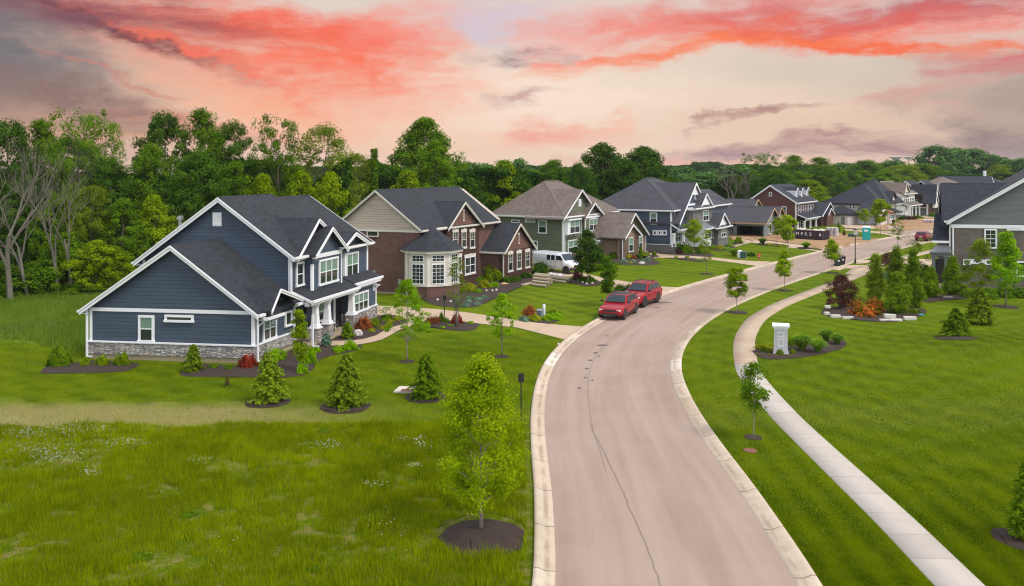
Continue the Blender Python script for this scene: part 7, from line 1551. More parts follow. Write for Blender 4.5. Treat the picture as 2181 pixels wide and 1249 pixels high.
def suv(label, paint, H, W, Lf, Lr, wb, r, belt, hood, roofmat, rails, scoop, name='suv'):
    root = thing(name, label, 'car'); w = W/2; xf, xr = wb/2, -wb/2; F_, R__ = xf+Lf, xr-Lr
    m = MB(); loft(m, [(R__, .45, belt-.12, w*.86), (R__+.1, .34, belt-.02, w*.96), (R__+.9, .28, belt, w), (-.2, .27, belt-.01, w), (xf-.85, .27, belt-.03, w), (xf-.35, .28, hood+.02, w*.995, .14), (xf+.25, .30, hood-.04, w*.98, .16), (F_-.22, .32, hood-.12, w*.93, .14), (F_-.04, .40, hood-.22, w*.84, .12), (F_, .50, hood-.32, w*.78, .10)])
    m.build('body', M[paint], root, smooth=False, bevel=.03)
    cabin(root, paint, w*.93, w*.74, [(xf-.45, belt+.0), (xf-1.25, H-.04), (R__+.62, H-.07), (R__+.12, belt+.02)], roofmat, 3)
    arches(root, (xf, xr), w, r)
    for x in (xf, xr):
        for s in (-1, 1): wheel(root, x, s*(w-.01), r)
    box_part(root, 'grille', 'black_plastic', (F_-.06, F_+.012, -w*.48, w*.48, hood-.38, hood-.24)); box_part(root, 'lower_grille', 'black_plastic', (F_-.1, F_+.02, -w*.62, w*.62, .40, .52)); box_part(root, 'bumper_trim', 'rim', (F_-.1, F_+.03, -w*.5, w*.5, .345, .375))
    for s in (-1, 1):
        box_part(root, 'headlight', 'lamp', (F_-.30, F_-.02, min(s*w*.55, s*w*.84), max(s*w*.55, s*w*.84), hood-.36, hood-.23), bevel=.02); box_part(root, 'fog_light', 'lamp', (F_-.12, F_-.015, min(s*w*.64, s*w*.76), max(s*w*.64, s*w*.76), .50, .57))
        box_part(root, 'mirror', 'black_plastic', (xf-.72, xf-.58, min(s*(w-.02), s*(w+.2)), max(s*(w-.02), s*(w+.2)), belt+.02, belt+.17), bevel=.03)
        box_part(root, 'tail_light', 'tail', (R__-.01, R__+.22, min(s*w*.72, s*w*.955), max(s*w*.72, s*w*.955), belt-.28, belt-.10), bevel=.02)
        box_part(root, 'side_sill', 'black_plastic', (xr+.5, xf-.5, min(s*(w-.03), s*(w+.006)), max(s*(w-.03), s*(w+.006)), .25, .36))
        for dx in (.15, -.85): box_part(root, 'door_handle', 'rim', (dx-.1, dx+.1, min(s*w, s*(w+.02)), max(s*w, s*(w+.02)), belt-.2, belt-.165))
        for x in (xf-.62, -.28, xr+.62): box_part(root, 'door_seam', 'black_plastic', (x-.008, x+.008, min(s*(w-.01), s*(w+.002)), max(s*(w-.01), s*(w+.002)), .40, belt-.16))
    if rails:
        for s in (-1, 1): m = MB(); m.tube([(xf-1.35, s*w*.62, H-.02), (xf-1.5, s*w*.62, H+.05), (R__+.9, s*w*.62, H+.04), (R__+.75, s*w*.62, H-.03)], .022, 6); m.build('roof_rail', M['black_plastic'], root)
        for x in (-.3, -1.2): box_part(root, 'roof_crossbar', 'black_plastic', (x-.03, x+.03, -w*.62, w*.62, H+.02, H+.05))
    if scoop: box_part(root, 'hood_scoop', paint, (xf-.35, xf+.35, -.28, .28, hood-.02, hood+.045), bevel=.03)
    box_part(root, 'number_plate', 'white', (R__-.02, R__+.02, -.2, .2, .62, .74)) if name == 'sedan' else None
    return root
def park(root, pf, pr, side, half):
    """put a vehicle so its visible wheels stand at photo points pf (front) and pr (rear); side +1: its left wheels"""
    a, b = G(*pf), G(*pr); f = (a-b).normalized(); left = Vector((-f.y, f.x, 0)); c = (a+b)/2-left*half*side; root.location = (c.x, c.y, .03); root.rotation_euler = (0, 0, math.atan2(f.y, f.x))
v1 = suv('red suv with dark glass roof parked nearest along the left kerb', 'red_paint', 1.66, 1.93, .86, 1.0, 2.87, .37, 1.08, 1.02, 'black_plastic', False, False)
park(v1, (1332, 681.5), (1354, 668.8), 1, .93)
v2 = suv('red suv with roof rails and hood scoop parked behind the dark roofed one', 'red_paint', 1.80, 1.92, .92, 1.08, 2.79, .41, 1.15, 1.14, None, True, True)
park(v2, (1374.5, 655.5), (1401, 645.6), 1, .93)
v3 = suv('far crimson sedan seen from behind beside the near brick house roof', 'maroon_paint', 1.46, 1.82, .90, 1.02, 2.7, .33, .94, .92, None, False, False, 'sedan')
p = G(1975, 514.5); v3.location = (p.x+.3, p.y+1.6, .04); v3.rotation_euler = (0, 0, R(90-38))
# van
root = thing('cargo_van', 'long white cargo van parked on the driveway of the brick house', 'van'); w = 1.0
m = MB(); loft(m, [(-2.85, .45, 2.02, .93, .12), (-2.75, .38, 2.08, .98, .14), (.55, .38, 2.08, .99, .14), (1.05, .38, 2.02, .985, .2), (1.62, .38, 1.42, .98, .16), (1.75, .38, 1.28, .975, .14), (2.35, .40, 1.14, .93, .14), (2.62, .42, .98, .88, .12), (2.70, .50, .86, .84, .1)]); m.build('body', M['van_white'], root, bevel=.03)
m = MB(); quadp(m, [(1.66, -.74, 1.42), (1.66, .74, 1.42), (1.11, .66, 1.97), (1.11, -.66, 1.97)]); 
m = MB(); m.add([(1.70, -.80, 1.38), (1.70, .80, 1.38), (1.12, .70, 2.0), (1.12, -.70, 2.0), (1.64, -.80, 1.36), (1.64, .80, 1.36), (1.06, .70, 1.98), (1.06, -.70, 1.98)], [(0, 1, 2, 3), (7, 6, 5, 4), (0, 4, 5, 1), (1, 5, 6, 2), (2, 6, 7, 3), (3, 7, 4, 0)]); m.build('windscreen', M['car_glass'], root)
for s in (-1, 1):
    def sd_(x0, x1, z0, z1, name='side_window', x1t=None):
        m = MB(); x1t = x1 if x1t is None else x1t; V = [(x0, s*1.000, z0), (x1, s*1.000, z0), (x1t, s*.965, z1), (x0, s*.965, z1)]; V2 = [(a, b-s*.06, c) for a, b, c in V]; m.add(V+V2, [(0, 1, 2, 3), (7, 6, 5, 4), (0, 4, 5, 1), (1, 5, 6, 2), (2, 6, 7, 3), (3, 7, 4, 0)]); m.build(name, M['car_glass'], root)
    sd_(.60, 1.50, 1.38, 1.84, x1t=1.16); sd_(-.10, .38, 1.32, 1.86); sd_(-.72, -.24, 1.32, 1.86)
    for x in (-.82, -.17, .46, 1.42): box_part(root, 'door_seam', 'black_plastic', (x-.009, x+.009, min(s*.97, s*.996), max(s*.97, s*.996), .5, 1.3))
    box_part(root, 'door_handle', 'black_plastic', (.52, .66, min(s*.98, s*1.02), max(s*.98, s*1.02), 1.16, 1.22)); box_part(root, 'mirror', 'black_plastic', (1.38, 1.5, min(s*.98, s*1.22), max(s*.98, s*1.22), 1.38, 1.68), bevel=.03)
    box_part(root, 'headlight', 'lamp', (2.58, 2.69, min(s*.55, s*.84), max(s*.55, s*.84), .80, .93)); box_part(root, 'indicator', 'amber', (2.58, 2.71, min(s*.55, s*.85), max(s*.55, s*.85), .70, .79)); box_part(root, 'tail_light', 'tail', (-2.87, -2.80, min(s*.80, s*.93), max(s*.80, s*.93), .95, 1.25))
box_part(root, 'grille', 'black_plastic', (2.6, 2.715, -.54, .54, .68, .93)); box_part(root, 'bumper', 'black_plastic', (2.45, 2.80, -.92, .92, .42, .66), bevel=.04); box_part(root, 'rear_bumper', 'black_plastic', (-2.95, -2.80, -.9, .9, .42, .58)); box_part(root, 'number_plate', 'white', (2.80, 2.81, -.15, .15, .48, .60))
arches(root, (1.95, -1.5), .99, .38)
for x in (1.95, -1.5):
    for y in (-.98, .98): wheel(root, x, y, .38)
root.scale = (1.0, 1.0, 1.0); park(root, (1209, 585), (1143.4, 577.5), -1, .95)

# ---- street furniture
def post_lamp(name, label, px, py, H, mat='black', glob='white', r=.055):
    p = GH(px, py); t = thing(name, label, 'street lamp', p)
    m = MB(); m.lathe([(r*2.6, 0), (r*2.6, .12), (r*2.0, .2), (r*1.5, .55), (r, .62), (r*.85, H*.8), (r*1.3, H*.8+.03)], p, 14); m.build('pole', M[mat], t, fix=False)
    m = MB(); m.lathe([(.10, H*.8+.03), (.19, H*.8+.08), (.17, H*.8+.10), (.24, H*.93), (.25, H*.95)], p, 10); m.build('lantern', M[glob], t, fix=False)
    m = MB(); m.lathe([(.28, H*.95+.005), (.22, H*.975), (.05, H*.99), (.02, H*1.01)], p, 10); m.build('lantern_cap', M[mat], t, fix=False)
M['lantern'] = plain('frosted_lantern', (.62, .60, .55), .3)
post_lamp('street_lamp', 'black street lamp with pale lantern behind the bins', 1821.6, 561.6, 4.15, glob='lantern')
p = GH(946.5, 678); t = thing('garden_lamp', 'short dark lamp post in the mulch between driveway and garden path', 'lamp', p)
m = MB(); m.tube([p, p+Vector((0, 0, 1.35))], .035, 8); m.build('pole', M['black'], t, fix=False); m = MB(); m.lathe([(.06, 1.35), (.13, 1.38), (.15, 1.68), (.17, 1.69), (.03, 1.8)], p, 8); m.build('lantern', M['black'], t, fix=False)
p = GH(1110, 899); t = thing('street_sign', 'black backed sign on a slim black post by the near kerb', 'sign', p)
m = MB(); m.tube([p-Vector((0, 0, .05)), p+Vector((0, 0, 1.75))], .028, 8); m.build('post', M['black'], t, fix=False)
m = MB(lambda a, b, c: (p.x+a*.94+b*.34, p.y+a*.34-b*.94, p.z+c)); m.box(-.13, .13, -.02, .02, 1.73, 2.12); m.box(-.10, .10, .021, .03, 1.76, 2.09); m.build('sign_plate', M['black'], t)
p = GH(1903.5, 491); t = thing('street_name_sign', 'street corner post with green name blades and a dark sign back', 'sign', p)
M['sign_green'] = plain('sign_green', (.01, .30, .26), .5)
m = MB(); m.tube([p, p+Vector((0, 0, 2.75))], .05, 8); m.build('post', M['black'], t, fix=False); m = MB(); m.box(p.x-.75, p.x-.05, p.y-.015, p.y+.015, 2.30, 2.47); m.build('name_blade', M['sign_green'], t); m = MB(); m.box(p.x-.015, p.x+.015, p.y-.1, p.y+.6, 2.5, 2.66); m.build('name_blade', M['sign_green'], t)
m = MB(); m.tube([(p.x+.0, p.y+.06, 1.65), (p.x+.0, p.y+.09, 1.65)], .36, 8); m.build('sign_plate', M['black'], t)
# white pillar
M['pillar'] = brick('white_painted_brick', (.64, .62, .64), (.56, .55, .57), (.42, .41, .43), .22, .075, mix2=(.50, .49, .52))
p = GH(1663, 754); t = thing('white_pillar', 'white painted brick pillar with flat cap in the mulch bed', 'pillar', p)
Pp = lambda a, b, c: (p.x+a*.95+b*.30, p.y-a*.30+b*.95, p.z+c)
m = MB(Pp); w0, w1, Hh = .40, .37, 1.72; m.box(-w0-.03, w0+.03, -w0-.03, w0+.03, 0, .12); m.add([(-w0, -w0, .12), (w0, -w0, .12), (w0, w0, .12), (-w0, w0, .12), (-w1, -w1, Hh-.2), (w1, -w1, Hh-.2), (w1, w1, Hh-.2), (-w1, w1, Hh-.2)], [(0, 3, 2, 1), (4, 5, 6, 7), (0, 1, 5, 4), (1, 2, 6, 5), (2, 3, 7, 6), (3, 0, 4, 7)]); m.build('shaft', M['pillar'], t)
m = MB(Pp); m.box(-.40, .40, -.40, .40, Hh-.199, Hh-.12); m.box(-.44, .44, -.44, .44, Hh-.12, Hh-.05); m.slab([(-.49, -.49, Hh+.03), (.49, -.49, Hh+.03), (.49, .49, Hh+.03), (-.49, .49, Hh+.03)], .08); m.add([(-.49, -.49, Hh+.031), (.49, -.49, Hh+.031), (.49, .49, Hh+.031), (-.49, .49, Hh+.031), (0, 0, Hh+.12)], [(0, 1, 4), (1, 2, 4), (2, 3, 4), (3, 0, 4), (3, 2, 1, 0)]); m.build('cap', M['white'], t)
for (c0, c1) in ((.5, .95), (1.05, 1.35)):
    m = MB(Pp); m.box(-.17, .17, -w0-.012, -w0+.02, c0, c0+.03); m.box(-.17, .17, -w0-.012, -w0+.02, c1-.03, c1); m.box(-.17, -.14, -w0-.012, -w0+.02, c0+.03, c1-.03); m.box(.14, .17, -w0-.012, -w0+.02, c0+.03, c1-.03); m.build('panel_frame', M['white'], t)
# hydrant
p = GH(1617, 552); t = thing('fire_hydrant', 'small red fire hydrant on the lawn near the street', 'hydrant', p); M['hyd'] = plain('hydrant_red', (.6, .03, .02), .4)
m = MB(); m.lathe([(.16, 0), (.16, .06), (.11, .08), (.10, .48), (.14, .50), (.14, .54), (.11, .62), (.05, .70), (.03, .76)], p, 12); m.tube([p+Vector((-.22, 0, .42)), p+Vector((.22, 0, .42))], .06, 8); m.build('barrel', M['hyd'], t, fix=False); m = MB(); m.tube([p+Vector((0, -.10, .36)), p+Vector((0, -.20, .36))], .07, 8); m.build('outlet', M['white'], t)
# bins
M['bin_green'] = plain('dark_green_bin', (.015, .035, .028), .5); M['bin_brown'] = plain('dark_brown_bin', (.04, .025, .03), .5)
for (px, py, mt, lb) in ((1784, 566, 'bin_green', 'dark green wheeled bin by the kerb, left of the two'), (1793, 563.5, 'bin_brown', 'dark brown wheeled bin by the kerb, right of the two')):
    p = GH(px, py+1); t = thing('wheeled_bin', lb, 'bin', p); D_ = lambda a, b, c: (p.x+a, p.y+b, p.z+c)
    m = MB(D_); m.add([(-.25, -.25, .06), (.25, -.25, .06), (.25, .25, .06), (-.25, .25, .06), (-.32, -.36, 1.0), (.32, -.36, 1.0), (.32, .34, 1.0), (-.32, .34, 1.0)], [(0, 3, 2, 1), (4, 5, 6, 7), (0, 1, 5, 4), (1, 2, 6, 5), (2, 3, 7, 6), (3, 0, 4, 7)]); m.build('body', M[mt], t)
    m = MB(D_); m.add([(-.34, -.38, 1.005), (.34, -.38, 1.005), (.34, .38, 1.005), (-.34, .38, 1.005), (-.3, -.34, 1.06), (.3, -.34, 1.06), (.3, .36, 1.10), (-.3, .36, 1.10)], [(0, 3, 2, 1), (4, 5, 6, 7), (0, 1, 5, 4), (1, 2, 6, 5), (2, 3, 7, 6), (3, 0, 4, 7)]); m.build('lid', M[mt], t)
    for s in (-1, 1): m = MB(); m.tube([(p.x+s*.22, p.y+.28, p.z+.12), (p.x+s*.30, p.y+.28, p.z+.12)], .12, 10); m.build('wheel', M['tyre'], t)
    m = MB(D_); m.box(-.1, .1, -.33, -.318, .55, .7); m.build('sticker', M['white'], t)
# portable toilet
M['teal'] = plain('teal_plastic', (.01, .42, .38), .45, .08)
p = G(1849, 513.5); t = thing('portable_toilet', 'teal portable toilet cabin with white roof at the roadside', 'portable toilet', p); ca, sa = math.cos(R(-28)), math.sin(R(-28))
D_ = lambda a, b, c: (p.x+a*ca-b*sa, p.y+.6+a*sa+b*ca, p.z+c)
m = MB(D_); m.box(-.55, .55, -.55, .55, .08, 2.05)
for x in (-.56, .5): m.box(x, x+.06, -.57, -.551, .1, 2.0)
for k in range(5): m.box(.551, .565, -.5+k*.22, -.42+k*.22, .2, 1.9)
m.build('cabin', M['teal'], t); m = MB(D_); m.box(-.46, .46, -.575, -.552, .15, 1.95); m.box(-.36, .36, -.59, -.576, .3, .85); m.box(-.36, .36, -.59, -.576, 1.0, 1.3); m.build('door', M['teal'], t); m = MB(D_); m.box(-.28, .28, -.60, -.577, 1.42, 1.72); m.build('notice', M['white'], t); m = MB(D_); m.box(-.62, .62, -.62, .62, 0, .079); m.build('skid_base', M['black'], t)
m = MB(D_); m.add([(-.58, -.58, 2.051), (.58, -.58, 2.051), (.58, .58, 2.051), (-.58, .58, 2.051), (-.4, -.4, 2.25), (.4, -.4, 2.25), (.4, .4, 2.25), (-.4, .4, 2.25)], [(0, 3, 2, 1), (4, 5, 6, 7), (0, 1, 5, 4), (1, 2, 6, 5), (2, 3, 7, 6), (3, 0, 4, 7)]); m.build('roof', M['white'], t)
# dumpster with lettering
M['dump'] = plain('dark_brown_dumpster', (.045, .028, .036), .6, .3, 1.2)
a, b = G(1666, 508.5), G(1752, 514); t = thing('dumpster', 'long dark roll off dumpster with white letters, heaped with rubbish', 'dumpster', a); d = (b-a); Ld = d.length; d.normalize(); n_ = Vector((-d.y, d.x, 0)); D_ = lambda q, e, z: tuple(a+d*q+n_*e+Vector((0, 0, z))); Hd = 1.55; Wd = 2.3
m = MB(D_); m.box(0, Ld, 0, .06, .12, Hd); m.box(0, Ld, Wd-.06, Wd, .12, Hd); m.box(0, .06, .061, Wd-.061, .12, Hd); m.box(Ld-.06, Ld, .061, Wd-.061, .12, Hd); m.box(0.061, Ld-.061, .061, Wd-.061, .12, .2); m.build('container', M['dump'], t)
m = MB(D_); nr = 13
for k in range(nr+1): m.box(Ld*k/nr-.04, Ld*k/nr+.04, -.09, -.001, .14, Hd-.08)
m.box(-.05, Ld+.05, -.10, -.002, Hd-.079, Hd+.02)
for k in range(5): m.box(Ld+.001, Ld+.08, Wd*k/4.3+.02, Wd*k/4.3+.1, .14, Hd-.08)
m.build('rib_frame', M['dump'], t); m = MB(D_); m.box(.2, Ld-.2, .4, .6, 0, .119); m.box(.2, Ld-.2, Wd-.6, Wd-.4, 0, .119); m.build('skid_rail', M['black'], t)
M['junk'] = plain('pale_rubbish', (.62, .52, .48), .9, .5, 2.2)
m = MB(); q_ = random.Random(4)
for k in range(26):
    c = D_(q_.uniform(.4, Ld-.4), q_.uniform(.3, Wd-.3), Hd-.12+q_.uniform(0, .2)); m.blob(c, (q_.uniform(.25, .6), q_.uniform(.2, .5), q_.uniform(.12, .3)), k, .3, 1)
o = m.build('rubbish_heap', M['junk']); tag(o, 'pale rubbish and wrapped waste heaped over the dumpster rim', 'rubbish', kind='stuff')
def text_mesh(name, s, size, mat, parent, origin, dx, up, ext=.012):
    cu = bpy.data.curves.new(name+'_c', 'FONT'); cu.body = s; cu.size = size; cu.extrude = ext; cu.align_x = 'CENTER'; cu.align_y = 'CENTER'; to = bpy.data.objects.new(name+'_t', cu); COL.objects.link(to)
    bpy.context.view_layer.update(); me = bpy.data.meshes.new_from_object(to.evaluated_get(bpy.context.evaluated_depsgraph_get())); bpy.data.objects.remove(to)
    dx = Vector(dx).normalized(); up = Vector(up).normalized(); nz = dx.cross(up); q = parent
    o0 = Vector(q.location); mt = Matrix((dx, up, nz)).transposed().to_4x4(); mt.translation = Vector(origin)-o0; me.transform(mt); me.materials.clear(); me.materials.append(M[mat]); o = bpy.data.objects.new(name, me); COL.objects.link(o); setparent(o, parent); return o
for ch, px in zip('RUMPKE', (1679.5, 1689.5, 1699, 1708.5, 1717.5, 1727)):
    tt = (px-1090.5)/FPX; q = (tt*a.y-a.x)/(d.x-tt*d.y); text_mesh('letter', ch, .75, 'white', t, D_(q, -.10, Hd*.60), tuple(d), (0, 0, 1))
for q in (.55, Ld-.35): m = MB(D_); m.box(q-.12, q+.12, -.105, -.092, .75, 1.15); m.build('label_plate', M['white'], t)
# bag stacks
M['bag'] = plain('white_wrapped_bags', (.62, .56, .58), .6, .2, 2)
def bagstack(label, px, py, nx_, ny_, nz_, s=(.6, .42, .13), rz=-30):
    p = G(px, py); t = thing('bag_pallet', label, 'bag stack', p); q = random.Random(int(px)); c_, s_ = math.cos(R(rz)), math.sin(R(rz))
    m = MB(); m.box(p.x-.1, p.x+.1, p.y-.1, p.y+.1, 0, .02); D_ = lambda a, b, c: (p.x+a*c_-b*s_, p.y+a*s_+b*c_, p.z+c)
    pm = MB(D_)
    for k in range(5): pm.box(-.1, nx_*s[0]+.05, ny_*s[1]*k/4.4, ny_*s[1]*k/4.4+.09, .02, .13)
    pm.build('pallet', M['wood'], t)
    for z in range(nz_):
        for i in range(nx_):
            for j in range(ny_):
                m = MB(); c = D_((i+.5)*s[0]+q.uniform(-.03, .03), (j+.5)*s[1], .13+(z+.5)*s[2]); m.blob(c, (s[0]*.56, s[1]*.58, s[2]*.62), z*17+i*5+j, .10, 2); m.build('bag', M['bag'], t, smooth=True)
bagstack('tall wrapped stack of white bags behind the right end of the dumpster', 1759, 504, 3, 2, 9, (.62, .5, .15)); bagstack('low pile of white bags on the bare earth before the far houses', 1965, 475.5, 4, 2, 3, (.7, .6, .2))
t = thing('panel_stack', 'flat stack of pale boards lying on the bare earth near the corner sign', 'board stack', G(1902, 488)); p = G(1902, 488)
for k in range(3): m = MB(); m.box(p.x-1.2+.05*k, p.x+1.2+.05*k, p.y-.6, p.y+.6, .06+k*.11, .16+k*.11); m.build('board', M['bag'], t)
# utility boxes
def ubox(label, px, py, w_, d_, h_, mat, rz=-28, lid=True, name='utility_cabinet', cat='utility box'):
    p = GH(px, py); t = thing(name, label, cat, p); c_, s_ = math.cos(R(rz)), math.sin(R(rz)); D_ = lambda a, b, c: (p.x+a*c_-b*s_, p.y+a*s_+b*c_, p.z+c)
    m = MB(D_); m.box(-w_/2-.08, w_/2+.08, -d_/2-.08, d_/2+.08, 0, .06); m.build('base', M['kerb'] if 0 else M['concrete'], t); m = MB(D_); m.box(-w_/2, w_/2, -d_/2, d_/2, .061, h_); m.build('housing', M[mat], t, bevel=.02)
    m = MB(D_); m.slab([(-w_/2-.03, -d_/2-.04, h_+.02), (w_/2+.03, -d_/2-.04, h_+.02), (w_/2+.03, d_/2+.03, h_+.07), (-w_/2-.03, d_/2+.03, h_+.07)], .06); m.build('lid', M[mat], t); m = MB(D_); m.box(-w_*.4, w_*.4, -d_/2-.015, -d_/2-.002, .12, h_-.08); m.build('door', M[mat], t); return t
M['util_green'] = plain('utility_green', (.03, .09, .07), .5); M['util_grey'] = plain('utility_grey', (.20, .25, .27), .5)
ubox('green transformer cabinet with pale side beside the feathery grass', 1584, 551, .62, .8, .82, 'util_green'); ubox('pale box standing against the left side of the green transformer', 1575.5, 550, .35, .8, .86, 'white')
ubox('dark green utility box on the far lawn', 1813, 506, 1.0, .6, .55, 'util_green'); ubox('grey utility box right of the dark green one on the far lawn', 1826, 504.5, .4, .4, .6, 'util_grey')
ubox('grey utility box between two white ones on the lawn bed', 1150, 675, .42, .4, .48, 'util_grey'); ubox('low white utility box at the left of the lawn bed', 1144.5, 674, .26, .26, .30, 'white')
p = GH(1158.6, 673.5); t = thing('utility_post', 'round topped white utility post on the lawn bed', 'utility post', p); m = MB(); m.lathe([(.10, 0), (.10, .80), (.085, .86), (.03, .88)], p, 14); m.build('post', M['white'], t, fix=False); m = MB(); m.lathe([(.112, .62), (.112, .82)], p, 14); m.build('collar', M['white'], t, fix=False)
# stones
M['rock'] = plain('pale_limestone', (.55, .51, .46), .9, .3, 3, bumpy=.8); M['rock_tan'] = plain('tan_sandstone', (.50, .33, .18), .9, .3, 3, bumpy=.6)
def rock(px, py, wpx, hpx, label, mat='rock', group=None, flat=.5, dz=0.0, blocky=False):
    p = GH(px, py); s = p.y/FPX; m = MB()
    if blocky:
        q = random.Random(int(px*7)); L, Hh, Dd = wpx*s, hpx*s, .35; V = [(p.x+sx*L/2*q.uniform(.9, 1.02), p.y+sy*Dd/2*q.uniform(.85, 1.05), p.z+dz+(Hh*q.uniform(.85, 1.05) if sz else -.03)) for sz in (0, 1) for sy in (-1, 1) for sx in (-1, 1)]
        m.add(V, [(0, 2, 3, 1), (4, 5, 7, 6), (0, 1, 5, 4), (2, 6, 7, 3), (0, 4, 6, 2), (1, 3, 7, 5)]); o = m.build('rock', M[mat], bevel=.05)
    else: m.blob((p.x, p.y, p.z+hpx*s*.3+dz), (wpx*s/2, wpx*s*.35, hpx*s*.7), int(px), .22, 3, flat); o = m.build('rock', M[mat])
    return tag(o, label, 'rock', group)
rock(762.5, 716, 19, 13, 'white boulder beside the garden path of the dark blue house'); rock(1074, 607, 17, 5, 'flat tan rock in the shrubs of the brick house', 'rock_tan'); rock(1367, 563, 13, 6, 'pale boulder in the front strip of the olive house')
for x, y in ((932, 641), (945, 639), (960, 645), (1036, 622), (1048.5, 621.5), (1057.5, 621)): rock(x, y, 5.5, 5, 'small white stone in the mulch of the brick house', group='small white stones in the mulch of the brick house')
for x, y in ((1233, 601), (1241, 604), (1249.6, 607), (1262, 606)): rock(x, y, 5, 5, 'small white stone around the dark green tree', group='small white stones around the dark green tree')
rock(1334, 624, 6, 5, 'single white stone beside the spreading junipers')
for (x, y, w_, h_, dz, lb) in [(758, 419, 42, 20, .25, 'pale block at the left end of the island edging, upper of two'), (752, 448, 40, 24, 0, 'pale block at the left end of the island edging, lower of two'), (814, 466, 72, 22, 0, 'second pale block from the left in the island edging'), (903, 475, 82, 19, 0, 'third pale block from the left in the island edging'),
                          (1170, 492, 72, 18, 0, 'left lower block of the stacked trio in the island edging'), (1252, 492, 94, 18, 0, 'right lower block of the stacked trio in the island edging'), (1208, 486, 85, 28, .20, 'thick top block of the stacked trio in the island edging'), (1355, 483, 96, 26, 0, 'rightmost large pale block of the island edging')]:
    rock(1540+x/3.402, 540+y/3.402, w_/3.402, h_/3.402, lb, blocky=True, dz=dz, group=None)
rock(1540+1240/3.402, 540+300/3.402, 12, 5, 'pale rock between the evergreens of the island'); rock(2019, 635, 19, 3, 'flat pale stone slab at the edge of the right house bed', blocky=True)
o = rock(1961, 672, 9, 3, 'small green valve cover at the right tip of the island bed', 'teal', blocky=True); o.name = 'valve_cover'; o['category'] = 'cover'
# rolled carpets
M['carpet'] = plain('tan_carpet_back', (.42, .36, .25), .9, .25, 6, bumpy=.6)
def roll(x0, y0, x1, y1, z, lb):
    a, b = G(x0, y0), G(x1, y1); r = .135; t = thing('carpet_roll', lb, 'carpet roll', (a+b)/2, group='rolled tan carpets piled on the lawn edge'); d = (b-a).normalized(); q = random.Random(int(x0*3+z*100)); o_ = Vector((0, 0, z+r)); mid = (a+b)/2+o_+Vector((0, 0, -.02))
    m = MB(); m.tube([a+o_, mid, b+o_-d*.01], [r*q.uniform(.92, 1), r, r*q.uniform(.95, 1.05)], 14); m.build('roll', M['carpet'], t, smooth=False)
    m = MB(); m.tube([b+o_-d*.005, b+o_+d*.012], r*.45, 12); m.build('hollow_end', M['dark'], t)
n_ = 0
for lay, (cnt, z) in enumerate(((4, 0), (3, .235), (3, .47), (2, .705))):
    for k in range(cnt): roll(1133+k*2.5+lay*1.5, 609-k*2.6-lay*1.4, 1164+k*4+lay*2+((n_*7) % 5), 613-k*3.0-lay*1.4, z, 'tan rolled carpet in the big pile beside the white van'); n_ += 1
for (k, z) in ((0, 0), (1, 0), (2, 0), (.5, .235), (1.5, .235)): roll(1174+k*3, 600-k*2.4, 1206+k*4+z*20, 604.5-k*2.4, z, 'tan rolled carpet in the small pile nearer the mulch bed')
for i, (x, y) in enumerate(((1174, 591), (1182, 592), (1190, 593))):
    p = G(x, y); m = MB(); m.blob((p.x, p.y, .22), (.42, .3, .24), i+3, .25, 2, .8); o = m.build('cement_bag', M['bag'], smooth=True); tag(o, 'crumpled pale bag lying behind the carpet rolls', 'bag', 'pale bags behind the carpet rolls')
# drain slab, lid, flag
M['white_conc'] = plain('white_concrete', (.58, .52, .46), .9, .15, 4); M['grate'] = plain('rusty_brick_grate', (.20, .08, .05), .9, .3, 9)
pts = [GH(*q) for q in ((838, 838), (851, 826.5), (886, 827.5), (892, 838.5))]; t = thing('storm_drain', 'white concrete storm drain slab with rusty grate beside the rounded spruce', 'drain', pts[0])
m = MB(); m.slab([(q.x, q.y, q.z+.09) for q in pts], .15); m.build('slab', M['white_conc'], t); g4 = [GH(*q) for q in ((853, 838), (856, 833), (880, 833.3), (880, 838.2))]; m = MB(); m.slab([(q.x, q.y, q.z+.105) for q in g4], .012); m.build('grate', M['grate'], t)
p = GH(1598, 961); m = MB(); m.lathe([(.27, -.05), (.27, .03), (.24, .045), (.05, .05)], p, 20); o = m.build('ground_lid', M['grate'], fix=False); tag(o, 'round brown utility lid in the verge below the thin young tree', 'lid')
m = MB(); m.lathe([(.30, -.05), (.33, .015), (.2, .02)], GH(1598, 961), 20)
p = GH(1187, 743); t = thing('marker_flag', 'tiny white marker flag in the lawn by the kerb', 'flag', p); m = MB(); m.tube([p, p+Vector((.02, 0, .36))], .006, 5); m.build('wire', M['black'], t); m = MB(); m.box(p.x+.02, p.x+.13, p.y-.003, p.y+.003, p.z+.26, p.z+.36); m.build('cloth', M['white'], t)
p = GH(1093, 920)
# porch chairs
def chair(label, hs, u, v, z, mat='black', fz=1):
    P = lambda a, b, c: hs.P(u+a, v+b, z+c); t = thing('porch_chair', label, 'chair', P(0, 0, 0))
    m = MB(P); m.box(-.27, .27, -.27, .27, .40, .46); m.build('seat', M[mat], t); m = MB(P); m.slab([(-.27, .22, .5), (.27, .22, .5), (.27, .45, 1.15), (-.27, .45, 1.15)], .05); m.build('backrest', M[mat], t)
    for a in (-.25, .25):
        m = MB(P); m.box(a-.025, a+.025, -.27, .3, .64, .68); m.build('armrest', M[mat], t)
        for b in (-.25, .25): m = MB(P); m.box(a-.02, a+.02, b-.02, b+.02, .0, .399 if b > 0 else .639); m.build('leg', M[mat], t)
M['wicker'] = plain('grey_brown_mesh_chair', (.09, .08, .075), .7)
u, _ = H1.f(600, 1000, -.5); chair('dark metal chair on the blue porch behind the first pier', H1, u, -.3, .17); u, _ = H1.f(705, 990, -.5); chair('grey high backed chair on the blue porch between piers', H1, u, -.3, .17, 'wicker')
